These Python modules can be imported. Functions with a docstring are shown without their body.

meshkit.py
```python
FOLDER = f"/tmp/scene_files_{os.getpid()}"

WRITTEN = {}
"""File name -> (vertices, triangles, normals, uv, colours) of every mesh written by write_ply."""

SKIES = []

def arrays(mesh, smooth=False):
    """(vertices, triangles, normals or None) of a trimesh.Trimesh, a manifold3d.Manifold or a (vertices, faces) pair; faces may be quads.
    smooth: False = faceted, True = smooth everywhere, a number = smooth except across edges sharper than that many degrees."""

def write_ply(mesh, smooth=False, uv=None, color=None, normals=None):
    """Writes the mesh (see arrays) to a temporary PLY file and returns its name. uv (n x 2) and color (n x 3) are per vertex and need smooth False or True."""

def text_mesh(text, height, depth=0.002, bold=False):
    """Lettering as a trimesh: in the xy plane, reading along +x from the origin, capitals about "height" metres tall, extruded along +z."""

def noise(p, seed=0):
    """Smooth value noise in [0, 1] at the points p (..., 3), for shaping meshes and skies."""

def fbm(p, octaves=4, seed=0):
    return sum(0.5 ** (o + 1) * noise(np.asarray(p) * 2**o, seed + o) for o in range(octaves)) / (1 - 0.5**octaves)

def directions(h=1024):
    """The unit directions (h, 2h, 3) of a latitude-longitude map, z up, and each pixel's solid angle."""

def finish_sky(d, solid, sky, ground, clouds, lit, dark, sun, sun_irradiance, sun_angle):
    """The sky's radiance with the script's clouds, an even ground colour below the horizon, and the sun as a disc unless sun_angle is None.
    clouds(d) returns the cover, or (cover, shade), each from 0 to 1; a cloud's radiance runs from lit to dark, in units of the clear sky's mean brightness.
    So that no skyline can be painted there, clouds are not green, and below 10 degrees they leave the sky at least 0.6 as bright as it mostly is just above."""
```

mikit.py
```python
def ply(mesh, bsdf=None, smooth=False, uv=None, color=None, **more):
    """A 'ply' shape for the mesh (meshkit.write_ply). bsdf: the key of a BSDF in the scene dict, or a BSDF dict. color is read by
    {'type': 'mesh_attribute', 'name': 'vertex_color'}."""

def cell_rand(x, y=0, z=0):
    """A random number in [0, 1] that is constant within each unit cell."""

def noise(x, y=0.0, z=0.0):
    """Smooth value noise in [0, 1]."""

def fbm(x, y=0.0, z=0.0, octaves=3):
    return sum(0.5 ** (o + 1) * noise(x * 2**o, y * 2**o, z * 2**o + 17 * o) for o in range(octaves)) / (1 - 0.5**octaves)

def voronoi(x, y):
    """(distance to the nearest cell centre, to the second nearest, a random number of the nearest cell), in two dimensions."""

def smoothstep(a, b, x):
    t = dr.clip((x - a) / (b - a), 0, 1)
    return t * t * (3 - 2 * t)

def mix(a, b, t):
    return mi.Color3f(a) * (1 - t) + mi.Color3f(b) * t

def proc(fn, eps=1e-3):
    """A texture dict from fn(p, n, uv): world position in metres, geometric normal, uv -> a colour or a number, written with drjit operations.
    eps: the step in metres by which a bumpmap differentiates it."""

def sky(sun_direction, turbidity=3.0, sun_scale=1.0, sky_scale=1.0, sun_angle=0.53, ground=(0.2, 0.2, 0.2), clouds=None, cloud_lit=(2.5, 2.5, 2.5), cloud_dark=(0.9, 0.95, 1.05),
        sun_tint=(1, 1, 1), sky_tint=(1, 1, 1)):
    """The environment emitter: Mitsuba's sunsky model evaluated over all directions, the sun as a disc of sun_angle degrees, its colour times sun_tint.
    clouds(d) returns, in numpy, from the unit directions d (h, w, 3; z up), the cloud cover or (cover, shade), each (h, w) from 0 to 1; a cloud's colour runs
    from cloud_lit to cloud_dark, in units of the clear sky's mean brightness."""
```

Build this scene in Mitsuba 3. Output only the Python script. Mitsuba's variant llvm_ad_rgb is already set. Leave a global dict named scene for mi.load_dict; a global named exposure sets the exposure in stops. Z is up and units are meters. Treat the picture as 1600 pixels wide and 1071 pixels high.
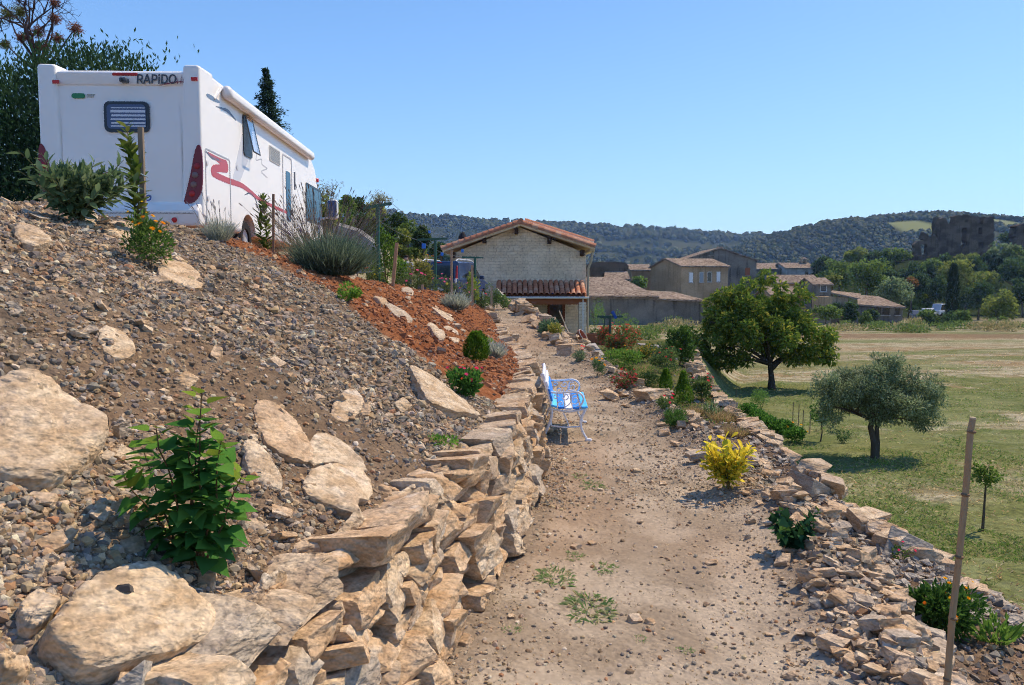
import math
import numpy as np, trimesh, manifold3d as m3, mitsuba as mi, drjit as dr
import mikit, meshkit
from scipy.spatial import Delaunay, cKDTree
from shapely.geometry import Polygon, Point
import shapely
from mikit import noise, fbm, mix, smoothstep, voronoi, cell_rand

T = mi.ScalarTransform4f
scene, labels = {'type': 'scene'}, {}

# ---------------------------------------------------------------- camera, sky, exposure
FOC, CAM, PITCH = 1215.0, np.array([0.0, 0.0, 1.6]), math.radians(4.12)
FW = np.array([0, math.cos(PITCH), -math.sin(PITCH)]); UPV = np.array([0, math.sin(PITCH), math.cos(PITCH)])
scene['camera'] = {'type': 'perspective', 'fov': 2 * math.degrees(math.atan(800 / FOC)), 'fov_axis': 'x',
                   'near_clip': 0.05, 'medium': {'type': 'ref', 'id': 'air'}, 'far_clip': 9000.0,
                   'to_world': T().look_at(origin=CAM.tolist(), target=(CAM + FW).tolist(), up=[0, 0, 1])}
SUN = (0.66, 0.44, 1.12)
scene['sky'] = mikit.sky(SUN, turbidity=2.6, sun_scale=1.15, sky_scale=1.7, ground=(0.16, 0.14, 0.11),
                         sun_tint=(1.0, 0.96, 0.9), sky_tint=(0.78, 1.0, 1.22),
                         clouds=lambda d: .5 * np.exp(-np.clip(d[..., 2], 0, 1) / .10), cloud_lit=(1.35, 1.95, 2.45), cloud_dark=(1.3, 1.9, 2.4))
exposure = 1.53

# ---------------------------------------------------------------- helpers
def ray(u, v):
    d = FW + (u - 800) / FOC * np.array([1.0, 0, 0]) - (v - 535.5) / FOC * UPV
    return d
def at(u, v, Y):
    d = ray(u, v); return CAM + d * (Y / d[1])
def S(r, g, b):                       # sRGB 0-255 -> linear
    c = np.array([r, g, b]) / 255.0
    return np.where(c < .04045, c / 12.92, ((c + .055) / 1.055) ** 2.4)
def key(name):
    if name not in scene and name not in labels and not any(k.startswith(name + '__') for k in scene): return name
    i = COUNT.get(name, 1)
    while True:
        k = '%s_%03d' % (name, i)
        if k not in scene and k not in labels: COUNT[name] = i; return k
        i += 1
COUNT = {}
USED = set()
def thing(name, label, cat, group=None):
    k = name if name not in USED else None
    i = COUNT.get(name, 0)
    while k is None:
        i += 1
        c = '%s_%03d' % (name, i)
        if c not in USED: k = c
    COUNT[name] = i; USED.add(k)
    labels[k] = {'label': label, 'category': cat}
    if group: labels[k]['group'] = group
    return k
def pkey(parent, name):
    base = parent + '__' + name
    if base not in USED: USED.add(base); return base
    i = COUNT.get(base, 0) + 1
    COUNT[base] = i
    k = '%s_%03d' % (base, i); USED.add(k)
    return k
def vf(m):
    if hasattr(m, 'to_mesh'):
        q = m.to_mesh(); return np.array(q.vert_properties[:, :3], float), np.array(q.tri_verts)
    if isinstance(m, trimesh.Trimesh): return np.array(m.vertices), np.array(m.faces)
    return np.asarray(m[0], float), np.asarray(m[1], int)
def join(ms):
    vs, fs, cs, n = [], [], [], 0
    for m in ms:
        v, f = vf(m); vs.append(v); fs.append(f + n); n += len(v)
        if isinstance(m, tuple) and len(m) > 2: cs.append(np.broadcast_to(m[2], (len(v), 3)))
    if cs: return np.vstack(vs), np.vstack(fs), np.vstack(cs)
    return np.vstack(vs), np.vstack(fs)
def crease(v, f, deg, col=None, uv=None):
    g = trimesh.graph.smooth_shade(trimesh.Trimesh(v, f, process=False), angle=math.radians(deg), facet_minarea=None)
    w, f2 = np.array(g.vertices), np.array(g.faces)
    i = cKDTree(v).query(w)[1]
    return w, f2, None if col is None else col[i], None if uv is None else uv[i]
def put(k, m, bsdf, smooth=False, col=None, uv=None):
    """one entry of the scene; m = (v, f[, colours]); col: one colour or per vertex"""
    v, f = vf(m)
    if col is None and isinstance(m, tuple) and len(m) > 2: col = m[2]
    if col is not None: col = np.clip(np.broadcast_to(np.asarray(col, float), (len(v), 3)), 0, 1)
    if uv is not None: uv = np.broadcast_to(np.asarray(uv, float), (len(v), 2))
    USED.add(k)
    if smooth is not False and smooth is not True and (col is not None or uv is not None):
        v, f, col, uv = crease(v, f, smooth, col, uv); smooth = True
    if col is not None: uv, col = pack(col * 1.55 if bsdf in ('leaf', 'gloss_leaf') else col), None
    scene[k] = mikit.ply((v, f), bsdf, smooth, uv=uv)
    return k
def part(parent, name, m, bsdf='matte', smooth=False, col=None, uv=None, label=None, kind=None):
    if isinstance(smooth, (np.ndarray, tuple)): smooth, col = False, smooth
    k = pkey(parent, name)
    put(k, m, bsdf, smooth, col, uv)
    if label or kind:
        labels[k] = {}
        if label: labels[k]['label'] = label
        if kind: labels[k]['kind'] = kind
    return k
def struct(name, m, bsdf, smooth=False, col=None, uv=None, kind='structure', label=None, cat=None):
    put(name, m, bsdf, smooth, col, uv)
    labels[name] = {'kind': kind}
    if label: labels[name]['label'] = label; labels[name]['category'] = cat
    return name
def rotz(a):
    c, s = math.cos(a), math.sin(a); return np.array([[c, -s, 0], [s, c, 0], [0, 0, 1.0]])
def rotx(a):
    c, s = math.cos(a), math.sin(a); return np.array([[1.0, 0, 0], [0, c, -s], [0, s, c]])
def roty(a):
    c, s = math.cos(a), math.sin(a); return np.array([[c, 0, s], [0, 1.0, 0], [-s, 0, c]])
BOXV = np.array([[x, y, z] for x in (-.5, .5) for y in (-.5, .5) for z in (-.5, .5)])
BOXF = np.array([[0, 1, 3], [0, 3, 2], [4, 6, 7], [4, 7, 5], [0, 4, 5], [0, 5, 1], [2, 3, 7], [2, 7, 6], [0, 2, 6], [0, 6, 4], [1, 5, 7], [1, 7, 3]])
def box(c, s, R=None):
    v = BOXV * np.asarray(s)
    if R is not None: v = v @ np.asarray(R).T
    return v + np.asarray(c), BOXF.copy()
def span(a, b):                       # box between two corners
    a, b = np.asarray(a, float), np.asarray(b, float); return box((a + b) / 2, np.abs(b - a))
def rbox(c, s, r=.01, R=None, n=8):   # rounded box
    s = np.asarray(s, float) / 2 - r
    ms = [m3.Manifold.sphere(r, n).translate([float(x * s[0]), float(y * s[1]), float(z * s[2])]) for x in (-1, 1) for y in (-1, 1) for z in (-1, 1)]
    v, f = vf(m3.Manifold.batch_hull(ms))
    if R is not None: v = v @ np.asarray(R).T
    return v + np.asarray(c), f
def tube(pts, rad, sides=6, caps=True):
    p = np.asarray(pts, float); n = len(p)
    r = np.broadcast_to(np.asarray(rad, float), (n,))
    t = np.gradient(p, axis=0); t /= np.linalg.norm(t, axis=1, keepdims=True) + 1e-12
    ref = np.array([0, 0, 1.0]) if abs(t[:, 2]).mean() < .8 else np.array([1.0, 0, 0])
    a = np.cross(t, ref); a /= np.linalg.norm(a, axis=1, keepdims=True) + 1e-12
    b = np.cross(t, a)
    ang = np.arange(sides) * 2 * np.pi / sides
    v = p[:, None] + r[:, None, None] * (np.cos(ang)[None, :, None] * a[:, None] + np.sin(ang)[None, :, None] * b[:, None])
    i, j = np.meshgrid(np.arange(n - 1), np.arange(sides), indexing='ij')
    q = np.stack([i * sides + j, i * sides + (j + 1) % sides, (i + 1) * sides + (j + 1) % sides, (i + 1) * sides + j], -1).reshape(-1, 4)
    f = np.vstack([q[:, [0, 2, 1]], q[:, [0, 3, 2]]])
    v = v.reshape(-1, 3)
    if caps:
        v = np.vstack([v, p[0], p[-1]]); k = np.arange(sides)
        f = np.vstack([f, np.stack([k, (k + 1) % sides, k * 0 + n * sides], 1), np.stack([(n - 1) * sides + (k + 1) % sides, (n - 1) * sides + k, k * 0 + n * sides + 1], 1)])
    return v, f
def rod(a, b, r, sides=6): return tube([a, b], r, sides)
def prism(poly, h, z0=0.0):           # polygon in xy extruded along z
    m = trimesh.creation.extrude_polygon(Polygon(poly), h, engine='earcut'); v = np.array(m.vertices); v[:, 2] += z0
    return v, np.array(m.faces)
def move(m, R=None, t=(0, 0, 0), s=1.0):
    v, f = vf(m); v = v * s
    if R is not None: v = v @ np.asarray(R).T
    out = (v + np.asarray(t), f)
    return out + (m[2],) if isinstance(m, tuple) and len(m) > 2 else out
def lathe(prof, n=16):
    m = trimesh.creation.revolve(np.asarray(prof, float), sections=n); return vf(m)
def smooth_poly(pts, n=3):
    p = np.asarray(pts, float)
    for _ in range(n):
        q = np.roll(p, -1, 0); p = np.stack([.75 * p + .25 * q, .25 * p + .75 * q], 1).reshape(-1, 2)
    return p
def unit(v): return v / (np.linalg.norm(v, axis=-1, keepdims=True) + 1e-12)

# leaves: n folded blades as one mesh. P base, D direction, N up normal
def leaves(P, D, N, L, W, col, fold=.25, shape=.45, droop=.0):
    P, D, N = (np.atleast_2d(np.asarray(x, float)) for x in (P, D, N))
    n = len(P); L = np.broadcast_to(L, (n,))[:, None]; W = np.broadcast_to(W, (n,))[:, None]
    D = unit(D); B = unit(np.cross(D, N)); N = np.cross(B, D)
    mid = P + D * L * shape + N * W * fold * .3
    tip = P + D * L - np.array([0, 0, 1.0]) * L * droop
    lf, rt = mid + B * W / 2 + N * W * fold, mid - B * W / 2 + N * W * fold
    v = np.stack([P, lf, tip, rt], 1).reshape(-1, 3)
    k = np.arange(n)[:, None] * 4
    f = np.vstack([k + [0, 2, 1], k + [0, 3, 2]])
    c = np.repeat(np.broadcast_to(col, (n, 3)), 4, 0)
    return v, f, c
def mixc(a, b, t): return np.asarray(a) * (1 - np.asarray(t)[:, None]) + np.asarray(b) * np.asarray(t)[:, None]
def rdir(rng, n): return unit(rng.normal(size=(n, 3)))

# ---------------------------------------------------------------- shared materials
# a mesh's colours ride in its uv: u = 1000 red (whole part) + green (fraction), v = blue; constant over every face
def pack(c):
    c = np.clip(c, 0, .99); return np.stack([np.floor(c[:, 0] * 1000) + .02 + .96 * c[:, 1], c[:, 2]], 1)
def _unpack(p, n, uv):
    r = dr.floor(uv.x); return mi.Color3f(r / 1000.0, (uv.x - r - .02) / .96, uv.y)
VC = mikit.proc(_unpack)
scene['matte'] = {'type': 'twosided', 'b': {'type': 'principled', 'base_color': VC, 'roughness': .85, 'specular': .25}}
scene['satin'] = {'type': 'twosided', 'b': {'type': 'principled', 'base_color': VC, 'roughness': .35, 'specular': .5}}
scene['leaf'] = {'type': 'principledthin', 'base_color': VC, 'roughness': .5, 'diff_trans': .9, 'spec_trans': 0.0, 'eta': 1.4}
scene['gloss_leaf'] = {'type': 'principledthin', 'base_color': VC, 'roughness': .24, 'diff_trans': .6, 'spec_trans': 0.0, 'eta': 1.5}
scene['metal'] = {'type': 'roughconductor', 'material': 'Al', 'alpha': .25}
scene['window_glass'] = {'type': 'twosided', 'b': {'type': 'principled', 'base_color': {'type': 'rgb', 'value': [.012, .016, .02]}, 'roughness': .06, 'specular': .8}}
# ---------------------------------------------------------------- terrain
def I(y, pts):
    a = np.asarray(pts, float); return np.interp(y, a[:, 0], a[:, 1])
def SM(a, b, x):
    t = np.clip((x - a) / (b - a), 0, 1); return t * t * (3 - 2 * t)
def zp(y): return I(y, [(-5, 0), (8, 0), (11, .02), (13, .08), (16, .27), (19, .52), (23, .88), (26, .98), (30, .95), (34, .85), (38, .8)])
def XL(y): return I(y, [(-3, -1.3), (0, -.9), (1.9, -.6), (2.5, -.48), (3.1, -.36), (3.8, -.24), (4.84, .0), (5.7, .14), (8, .28), (10, .36), (12.8, .4), (14.5, .22), (16, .0), (19, -.3), (23, -.75), (28, -1.6), (40, -3.5)])
def XR(y): return I(y, [(-3, .8), (1.5, 1.0), (3.1, 1.15), (4.84, 1.5), (6.5, 1.6), (8, 1.6), (11, 1.5), (13, 1.35), (16, 1.0), (19, .7), (23, .05), (26, -.15), (30, -.5), (36, -.8), (40, -.9)])
def HW(y): return I(y, [(-3, .6), (5, .62), (9, .55), (12, .4), (15, .28), (20, .2), (24, .1), (28, .02)])
def XT(y): return XL(y) - .14 - .08 * SM(3.6, 2.2, y)
def XC(y): return I(y, [(-3, -4.8), (9, -4.55), (12, -3.95), (16, -2.75), (20, -1.75), (24, -1.6), (28, -2.2), (40, -4)])
def ZC(y): return I(y, [(-3, 2.42), (5, 2.38), (7, 2.38), (8.5, 2.36), (10.4, 2.36), (11.4, 2.24), (12.6, 2.08), (16, 1.65), (20, 1.42), (24, 1.15), (28, 1.0), (40, .9)])
def ZT(y): return I(y, [(-3, -.55), (6, -.5), (9, -.42), (13, -.35), (16, -.3), (25, -.45), (32, -.9), (40, -1.1)])
def XW(y): return I(y, [(-3, 3.6), (5, 3.25), (6.5, 3.1), (8.2, 3.24), (12, 3.46), (15.5, 3.8), (20, 4.6), (30, 7), (40, 9)])
def ZF(y): return I(y, [(-5, -1.15), (8, -1.3), (13, -1.4), (25, -1.7), (54, -2.4), (90, -3.3), (120, -3.7), (200, -4.6), (400, -6), (4000, -20)])
def XE(y): return XR(y) + I(y, [(0, .4), (5, .44), (8, .38), (16, .4), (24, .35)])
def zones(x, y):
    """H, slope flag s in 0..1, code: 0 slope, 1 path, 2 terrace bank, 3 field"""
    cut = .13 * SM(20, 14, y); xl, xr, xt, xc, xe, xw = XL(y) - cut, XR(y), XT(y) - cut, XC(y), XE(y), XW(y)
    p = zp(y); hw = HW(y); zt = ZT(y); zf = ZF(y)
    u = np.clip((xt - x) / np.maximum(xt - xc, .2), 0, 1)
    zs = (p + hw) + (ZC(y) - p - hw) * (u + .10 * np.sin(np.pi * u)) 
    zs = zs + np.clip(xc - x, 0, 8) * .06
    fl = SM(10.6, 11.6, y) * SM(21.5, 20, y) * SM(-4.25, -4.7, x) * SM(-9, -7.5, x)
    zs = zs * (1 - fl) + 2.07 * fl
    hill = SM(24, 62, y) * SM(-3, -18, x) * 5.2 + SM(40, 160, y) * SM(-8, -60, x) * 14 + SM(12, 30, -x) * SM(18, 40, y) * .8
    zs = zs + hill
    wall = SM(0, 1, (x - xt) / np.maximum(xl - xt, .02))       # 0 slope .. 1 path
    edge = .10 * np.exp(-((x - xe) / .28) ** 2) * SM(30, 24, y)
    bank = SM(0, 1, (x - xe - .05) / (.75 + .1 * SM(17, 24, y)))
    wd = np.where(y > 6.4, .22 + .12 * np.clip(y - 14, 0, 30), 1.0)
    low = SM(0, 1, (x - xw) / wd)
    zt2 = zt + (zf - zt) * SM(34, 60, y)
    z = np.where(x < xl, zs + (p - zs) * wall, p)
    z = z + (zt2 - p) * bank + edge
    z = z + (zf - zt2) * low
    z = z + (zf - z) * SM(46, 64, y) * SM(-14, 0, x)
    z = z + 12.5 * SM(60, 22, np.hypot((x - 112) * .8, (y - 205)))
    return z
def bump(x, y):
    q = np.stack([x, y, x * 0], -1)
    xl, xr = XL(y), XR(y)
    near = SM(70, 25, y)
    s = SM(.05, .5, XT(y) - x) * near
    t = SM(0, .6, x - XE(y)) * near
    return s * ((meshkit.fbm(q * 2.2, 3, 1) - .5) * .16 + (meshkit.fbm(q * 9, 2, 2) - .5) * .07) + (meshkit.fbm(q * 5, 3, 3) - .5) * .03 * near + t * (meshkit.fbm(q * 1.3, 3, 4) - .5) * .14
def H(x, y):
    x, y = np.broadcast_arrays(np.asarray(x, float), np.asarray(y, float))
    return zones(x, y) + bump(x, y)
def gp(u, v, far=400):                # where the view ray of a pixel meets the ground
    d = ray(u, v); d = d / d[1]
    ys = np.concatenate([np.arange(1.2, 40, .02), np.arange(40, far, .2)])
    P = CAM + d * ys[:, None]
    hit = np.nonzero(P[:, 2] < zones(P[:, 0], P[:, 1]))[0]
    q = P[hit[0]] if len(hit) else P[-1]
    return np.array([q[0], q[1], float(H(q[0], q[1]))])
def G(x, y, dz=0.0): return np.array([x, y, float(H(x, y)) + dz])
def nrm(x, y, e=.12):
    gx = (H(x + e, y) - H(x - e, y)) / (2 * e); gy = (H(x, y + e) - H(x, y - e)) / (2 * e)
    return unit(np.stack([-gx, -gy, np.ones_like(gx)], -1))
def red_mask(x, y):
    # fresh red earth: right of a line across the slope
    q = np.stack([x, y, x * 0], -1)
    w = (y - (6.1 - x * 1.13)) + (meshkit.fbm(q * 1.5, 3, 9) - .5) * 1.1
    return SM(-.18, .22, w) * SM(XL(y) - .02, XL(y) - .2, x) * SM(30, 22, y) * SM(6.3, 6.7, y)

def steps(a, b, s0, grow):
    out, s = [a], s0
    while out[-1] < b: out.append(out[-1] + s); s *= grow
    return out
ys = np.array(steps(1.5, 9, .05, 1.0)[:-1] + steps(9, 30, .055, 1.012)[:-1])
ys = np.concatenate([np.arange(-5, 1.5, .3), ys, steps(ys[-1] + .2, 3500, .25, 1.055)])
xs0 = np.arange(-5.2, 3.8, .055)
xs = np.concatenate([-np.array(steps(5.25, 3500, .08, 1.07))[::-1], xs0, steps(3.85, 3500, .07, 1.06)])
GX, GY = np.meshgrid(xs, ys, indexing='ij')
GZ = H(GX, GY)
nx, ny = GX.shape
idx = np.arange(nx * ny).reshape(nx, ny)
q = np.stack([idx[:-1, :-1], idx[1:, :-1], idx[1:, 1:], idx[:-1, 1:]], -1).reshape(-1, 4)
cx, cy = GX.ravel()[q].mean(1), GY.ravel()[q].mean(1)
V = np.stack([GX, GY, GZ], -1).reshape(-1, 3)
X, Y = V[:, 0], V[:, 1]
far = (cy > 44) | (cx > XW(cy) + np.where(cy > 6.4, .1, .5))
zone = np.where(far, 3, np.where(cx < XL(cy) - .13 * SM(20, 14, cy), 0, np.where(cx < XE(cy) + .1, 1, 2)))
nz = meshkit.fbm(np.stack([X * 1.3, Y * 1.3, X * 0], -1), 4, 21)
nz2 = meshkit.fbm(np.stack([X * .35, Y * .35, X * 0], -1), 3, 22)
uvs = {
 0: np.stack([red_mask(X, Y), SM(.4, .62, nz)], 1),
 1: np.stack([np.clip(np.maximum(SM(.55, .05, XE(Y) - X), SM(.3, .02, X - XL(Y))) + (nz - .5) * 1.1, 0, 1), SM(.45, .7, nz2)], 1),
 2: np.stack([np.clip(SM(9.5, 13.5, Y) * SM(.0, .9, X - XE(Y)) + (nz - .5) * .6, 0, 1), SM(.4, .65, nz)], 1),
 3: np.stack([np.clip(SM(-2, 2, 10.5 - np.hypot(X - 5.5, (Y - 8.5) * .8)) * .75 + .75 * SM(-2, 1.5, 4 - np.abs(Y - 21 - .2 * X)) + (nz2 - .5) * 1.5 + (nz - .5) * .8, 0, 1), nz], 1)}
scene['slope_earth'] = {'type': 'twosided', 'b': {'type': 'bumpmap', 'arbitrary': {'type': 'diffuse', 'reflectance': mikit.proc(lambda p, n, uv: _slope(p, uv))}, 'bump_texture': mikit.proc(lambda p, n, uv: fbm(p.x * 40, p.y * 40, p.z * 40, 3)), 'scale': .03}}
def _slope(p, uv):
    a = fbm(p.x * 14, p.y * 14, p.z * 14, 3); b = noise(p.x * 90, p.y * 90, p.z * 90)
    g = mix((.13, .10, .075), (.23, .185, .14), smoothstep(.3, .7, a)) * (.75 + .5 * b)
    g = mix(g, mi.Color3f(.20, .135, .085), uv.y * .6)
    r = mix((.21, .078, .035), (.31, .135, .065), smoothstep(.3, .7, a)) * (.7 + .6 * b)
    return mix(g, r, uv.x)
def _path(p, uv):
    a = fbm(p.x * 3, p.y * 3, 0.0, 4); b = noise(p.x * 70, p.y * 70, p.z * 70); c = fbm(p.x * 26, p.y * 26, p.z * 26, 2)
    d = mix((.275, .222, .165), (.40, .335, .258), smoothstep(.3, .7, a)) * (.82 + .36 * b)
    d = mix(d, mi.Color3f(.34, .225, .145), uv.y * .4)
    g = mix((.16, .125, .095), (.3, .24, .18), c) * (.7 + .6 * b)
    return mix(d, g, smoothstep(.25, .9, uv.x) * .85)
def _terr(p, uv):
    a = fbm(p.x * 5, p.y * 5, p.z * 5, 4); b = noise(p.x * 60, p.y * 60, p.z * 60)
    d = mix((.12, .085, .058), (.23, .165, .115), smoothstep(.3, .7, a)) * (.75 + .5 * b)
    d = mix(d, mi.Color3f(.11, .085, .065), uv.y * .5)
    g = mix((.05, .085, .02), (.16, .16, .06), a)
    return mix(d, g, smoothstep(.35, .8, uv.x) * .8)
def _field(p, uv):
    st = fbm(p.x * .05 + p.y * .01, p.y * .22 - p.x * .03, 0.0, 4); a = fbm(p.x * 1.4, p.y * 2.4, 0.0, 4); b = noise(p.x * 24, p.y * 24, p.z * 3)
    dry = mix((.23, .20, .122), (.375, .34, .23), smoothstep(.35, .65, a)) * (.75 + .5 * b)
    dry = mix(dry, mi.Color3f(.29, .19, .11), smoothstep(.5, .66, fbm(p.x * .25, p.y * .6, 4.0, 3)) * .6)
    dry = mix(dry, mi.Color3f(.52, .47, .36), smoothstep(.56, .7, fbm(p.x * 2.6, p.y * 4.5, 2.0, 3)) * .6)
    grn = mix((.075, .125, .035), (.16, .19, .068), a) * (.75 + .5 * b)
    band = smoothstep(.5, .62, st) * smoothstep(18.0, 40.0, p.y)
    soil = smoothstep(62.0, 66.0, p.y) * smoothstep(76.0, 72.0, p.y) * smoothstep(10.0, 30.0, p.x)
    c = mix(dry, grn, dr.clip(smoothstep(.3, .75, uv.x) * smoothstep(60.0, 26.0, p.y) + band * .6 + .1, 0, .8))
    c = mix(c, mi.Color3f(.17, .105, .065), soil * .6)
    return mix(c, mi.Color3f(.035, .05, .02), smoothstep(112.0, 150.0, p.y))
def dirt(fn, f=50.0, h=.02):
    return {'type': 'twosided', 'b': {'type': 'bumpmap', 'arbitrary': {'type': 'diffuse', 'reflectance': mikit.proc(fn)}, 'bump_texture': mikit.proc(lambda p, n, uv: fbm(p.x * f, p.y * f, p.z * f, 3)), 'scale': h}}
scene['path_earth'] = dirt(lambda p, n, uv: _path(p, uv), 45.0, .012)
scene['terrace_earth'] = dirt(lambda p, n, uv: _terr(p, uv), 30.0, .03)
scene['field_earth'] = dirt(lambda p, n, uv: _field(p, uv), 8.0, .08)
for z, name, bs in ((0, 'gravel_slope', 'slope_earth'), (1, 'path', 'path_earth'), (2, 'garden_terrace_ground', 'terrace_earth'), (3, 'field', 'field_earth')):
    f = q[zone == z]
    ids, inv = np.unique(f, return_inverse=True)
    f = inv.reshape(f.shape)
    struct(name, (V[ids], np.vstack([f[:, [0, 1, 2]], f[:, [0, 2, 3]]])), bs, True, uv=uvs[z][ids])
# ---------------------------------------------------------------- stone: material, shapes, wall, boulders, rocks, gravel
def _stone(p, uv):
    a = fbm(p.x * 4 + uv.x * 37, p.y * 4, p.z * 6, 5); b = fbm(p.x * 12, p.y * 12 + uv.x * 11, p.z * 26, 4); c = noise(p.x * 130, p.y * 130, p.z * 130)
    tan = mix((.37, .265, .16), (.52, .42, .295), smoothstep(.3, .7, b))
    org = mix((.36, .19, .08), (.46, .28, .14), b)
    gry = mix((.24, .215, .18), (.37, .345, .30), b)
    k = mix(tan, org, smoothstep(.42, .75, a * .7 + uv.x * .45) * .42)
    k = mix(k, gry, dr.clip(uv.y + (a - .5) * 1.2, 0, 1))
    k = mix(k, mi.Color3f(.56, .5, .41), smoothstep(.63, .74, fbm(p.x * 8, p.y * 8, p.z * 8 + 30 * uv.x, 4)) * .55)
    g = fbm(p.x * 55, p.y * 55, p.z * 80, 3)
    return k * (.78 + .44 * c) * (.74 + .42 * smoothstep(.15, .62, g))
scene['stone'] = {'type': 'twosided', 'b': {'type': 'bumpmap', 'arbitrary': {'type': 'principled', 'base_color': mikit.proc(lambda p, n, uv: _stone(p, uv)), 'roughness': .8, 'specular': .25},
                  'bump_texture': mikit.proc(lambda p, n, uv: fbm(p.x * 34, p.y * 34, p.z * 60, 4)), 'scale': .022}}
def vnorm(v, f):
    n = np.zeros_like(v); fn = np.cross(v[f[:, 1]] - v[f[:, 0]], v[f[:, 2]] - v[f[:, 0]])
    for k in range(3): np.add.at(n, f[:, k], fn)
    return unit(n)
def stone_mesh(rng, flat=.6, detail=.16, rough=.06, blocky=.8, n=14):
    """a broken block about 1 long, 1 deep, 'flat' high, centred"""
    if blocky >= 1:                                           # a squarish block with knocked-off corners and edges
        p = []
        for c in BOXV * 2:
            c = c * rng.uniform(.72, 1.0, 3); k = rng.uniform(.1, .34, 3)
            p += [c * [1 - k[0], 1, 1], c * [1, 1 - k[1], 1], c * [1, 1, 1 - k[2]]]
        p = np.array(p) * np.array([.5, .5, .5 * flat]) * rng.uniform(.95, 1.08, 3)
        p[:, :2] += p[:, 2:3] * rng.normal(size=2) * .15; p[:, 2] += p[:, 0] * rng.normal() * .12
        return _finish(rng, m3.Manifold.hull_points(p), flat, detail, rough)
    p = rng.uniform(-1, 1, (n, 3)); p = p / np.abs(p).max(1, keepdims=True) ** blocky
    p = p * np.array([.5, .5, .5 * flat]) * rng.uniform(.85, 1.1, 3)
    p[:, :2] += p[:, 2:3] * rng.normal(size=2) * .18
    return _finish(rng, m3.Manifold.hull_points(p.astype(np.float64)), flat, detail, rough)
def _finish(rng, m, flat, detail, rough):
    if detail:
        m = m.refine_to_length(detail)
        v, f = vf(m); N = vnorm(v, f)
        o = rng.uniform(-50, 50, 3)
        v = v + N * ((meshkit.fbm(v * [2.5, 2.5, 5] + o, 3) - .5) * rough * 2.2)[:, None]
        lay = np.floor(v[:, 2] / flat * 5 + meshkit.noise(v * 2 + o) * 2)
        sh = meshkit.noise(np.stack([lay * 7.3, lay * 0, lay * 0], -1) + o) - .5
        v = v + N * [1, 1, 0] * (sh * rough * 1.1)[:, None]
        return v, f
    return vf(m)
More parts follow.
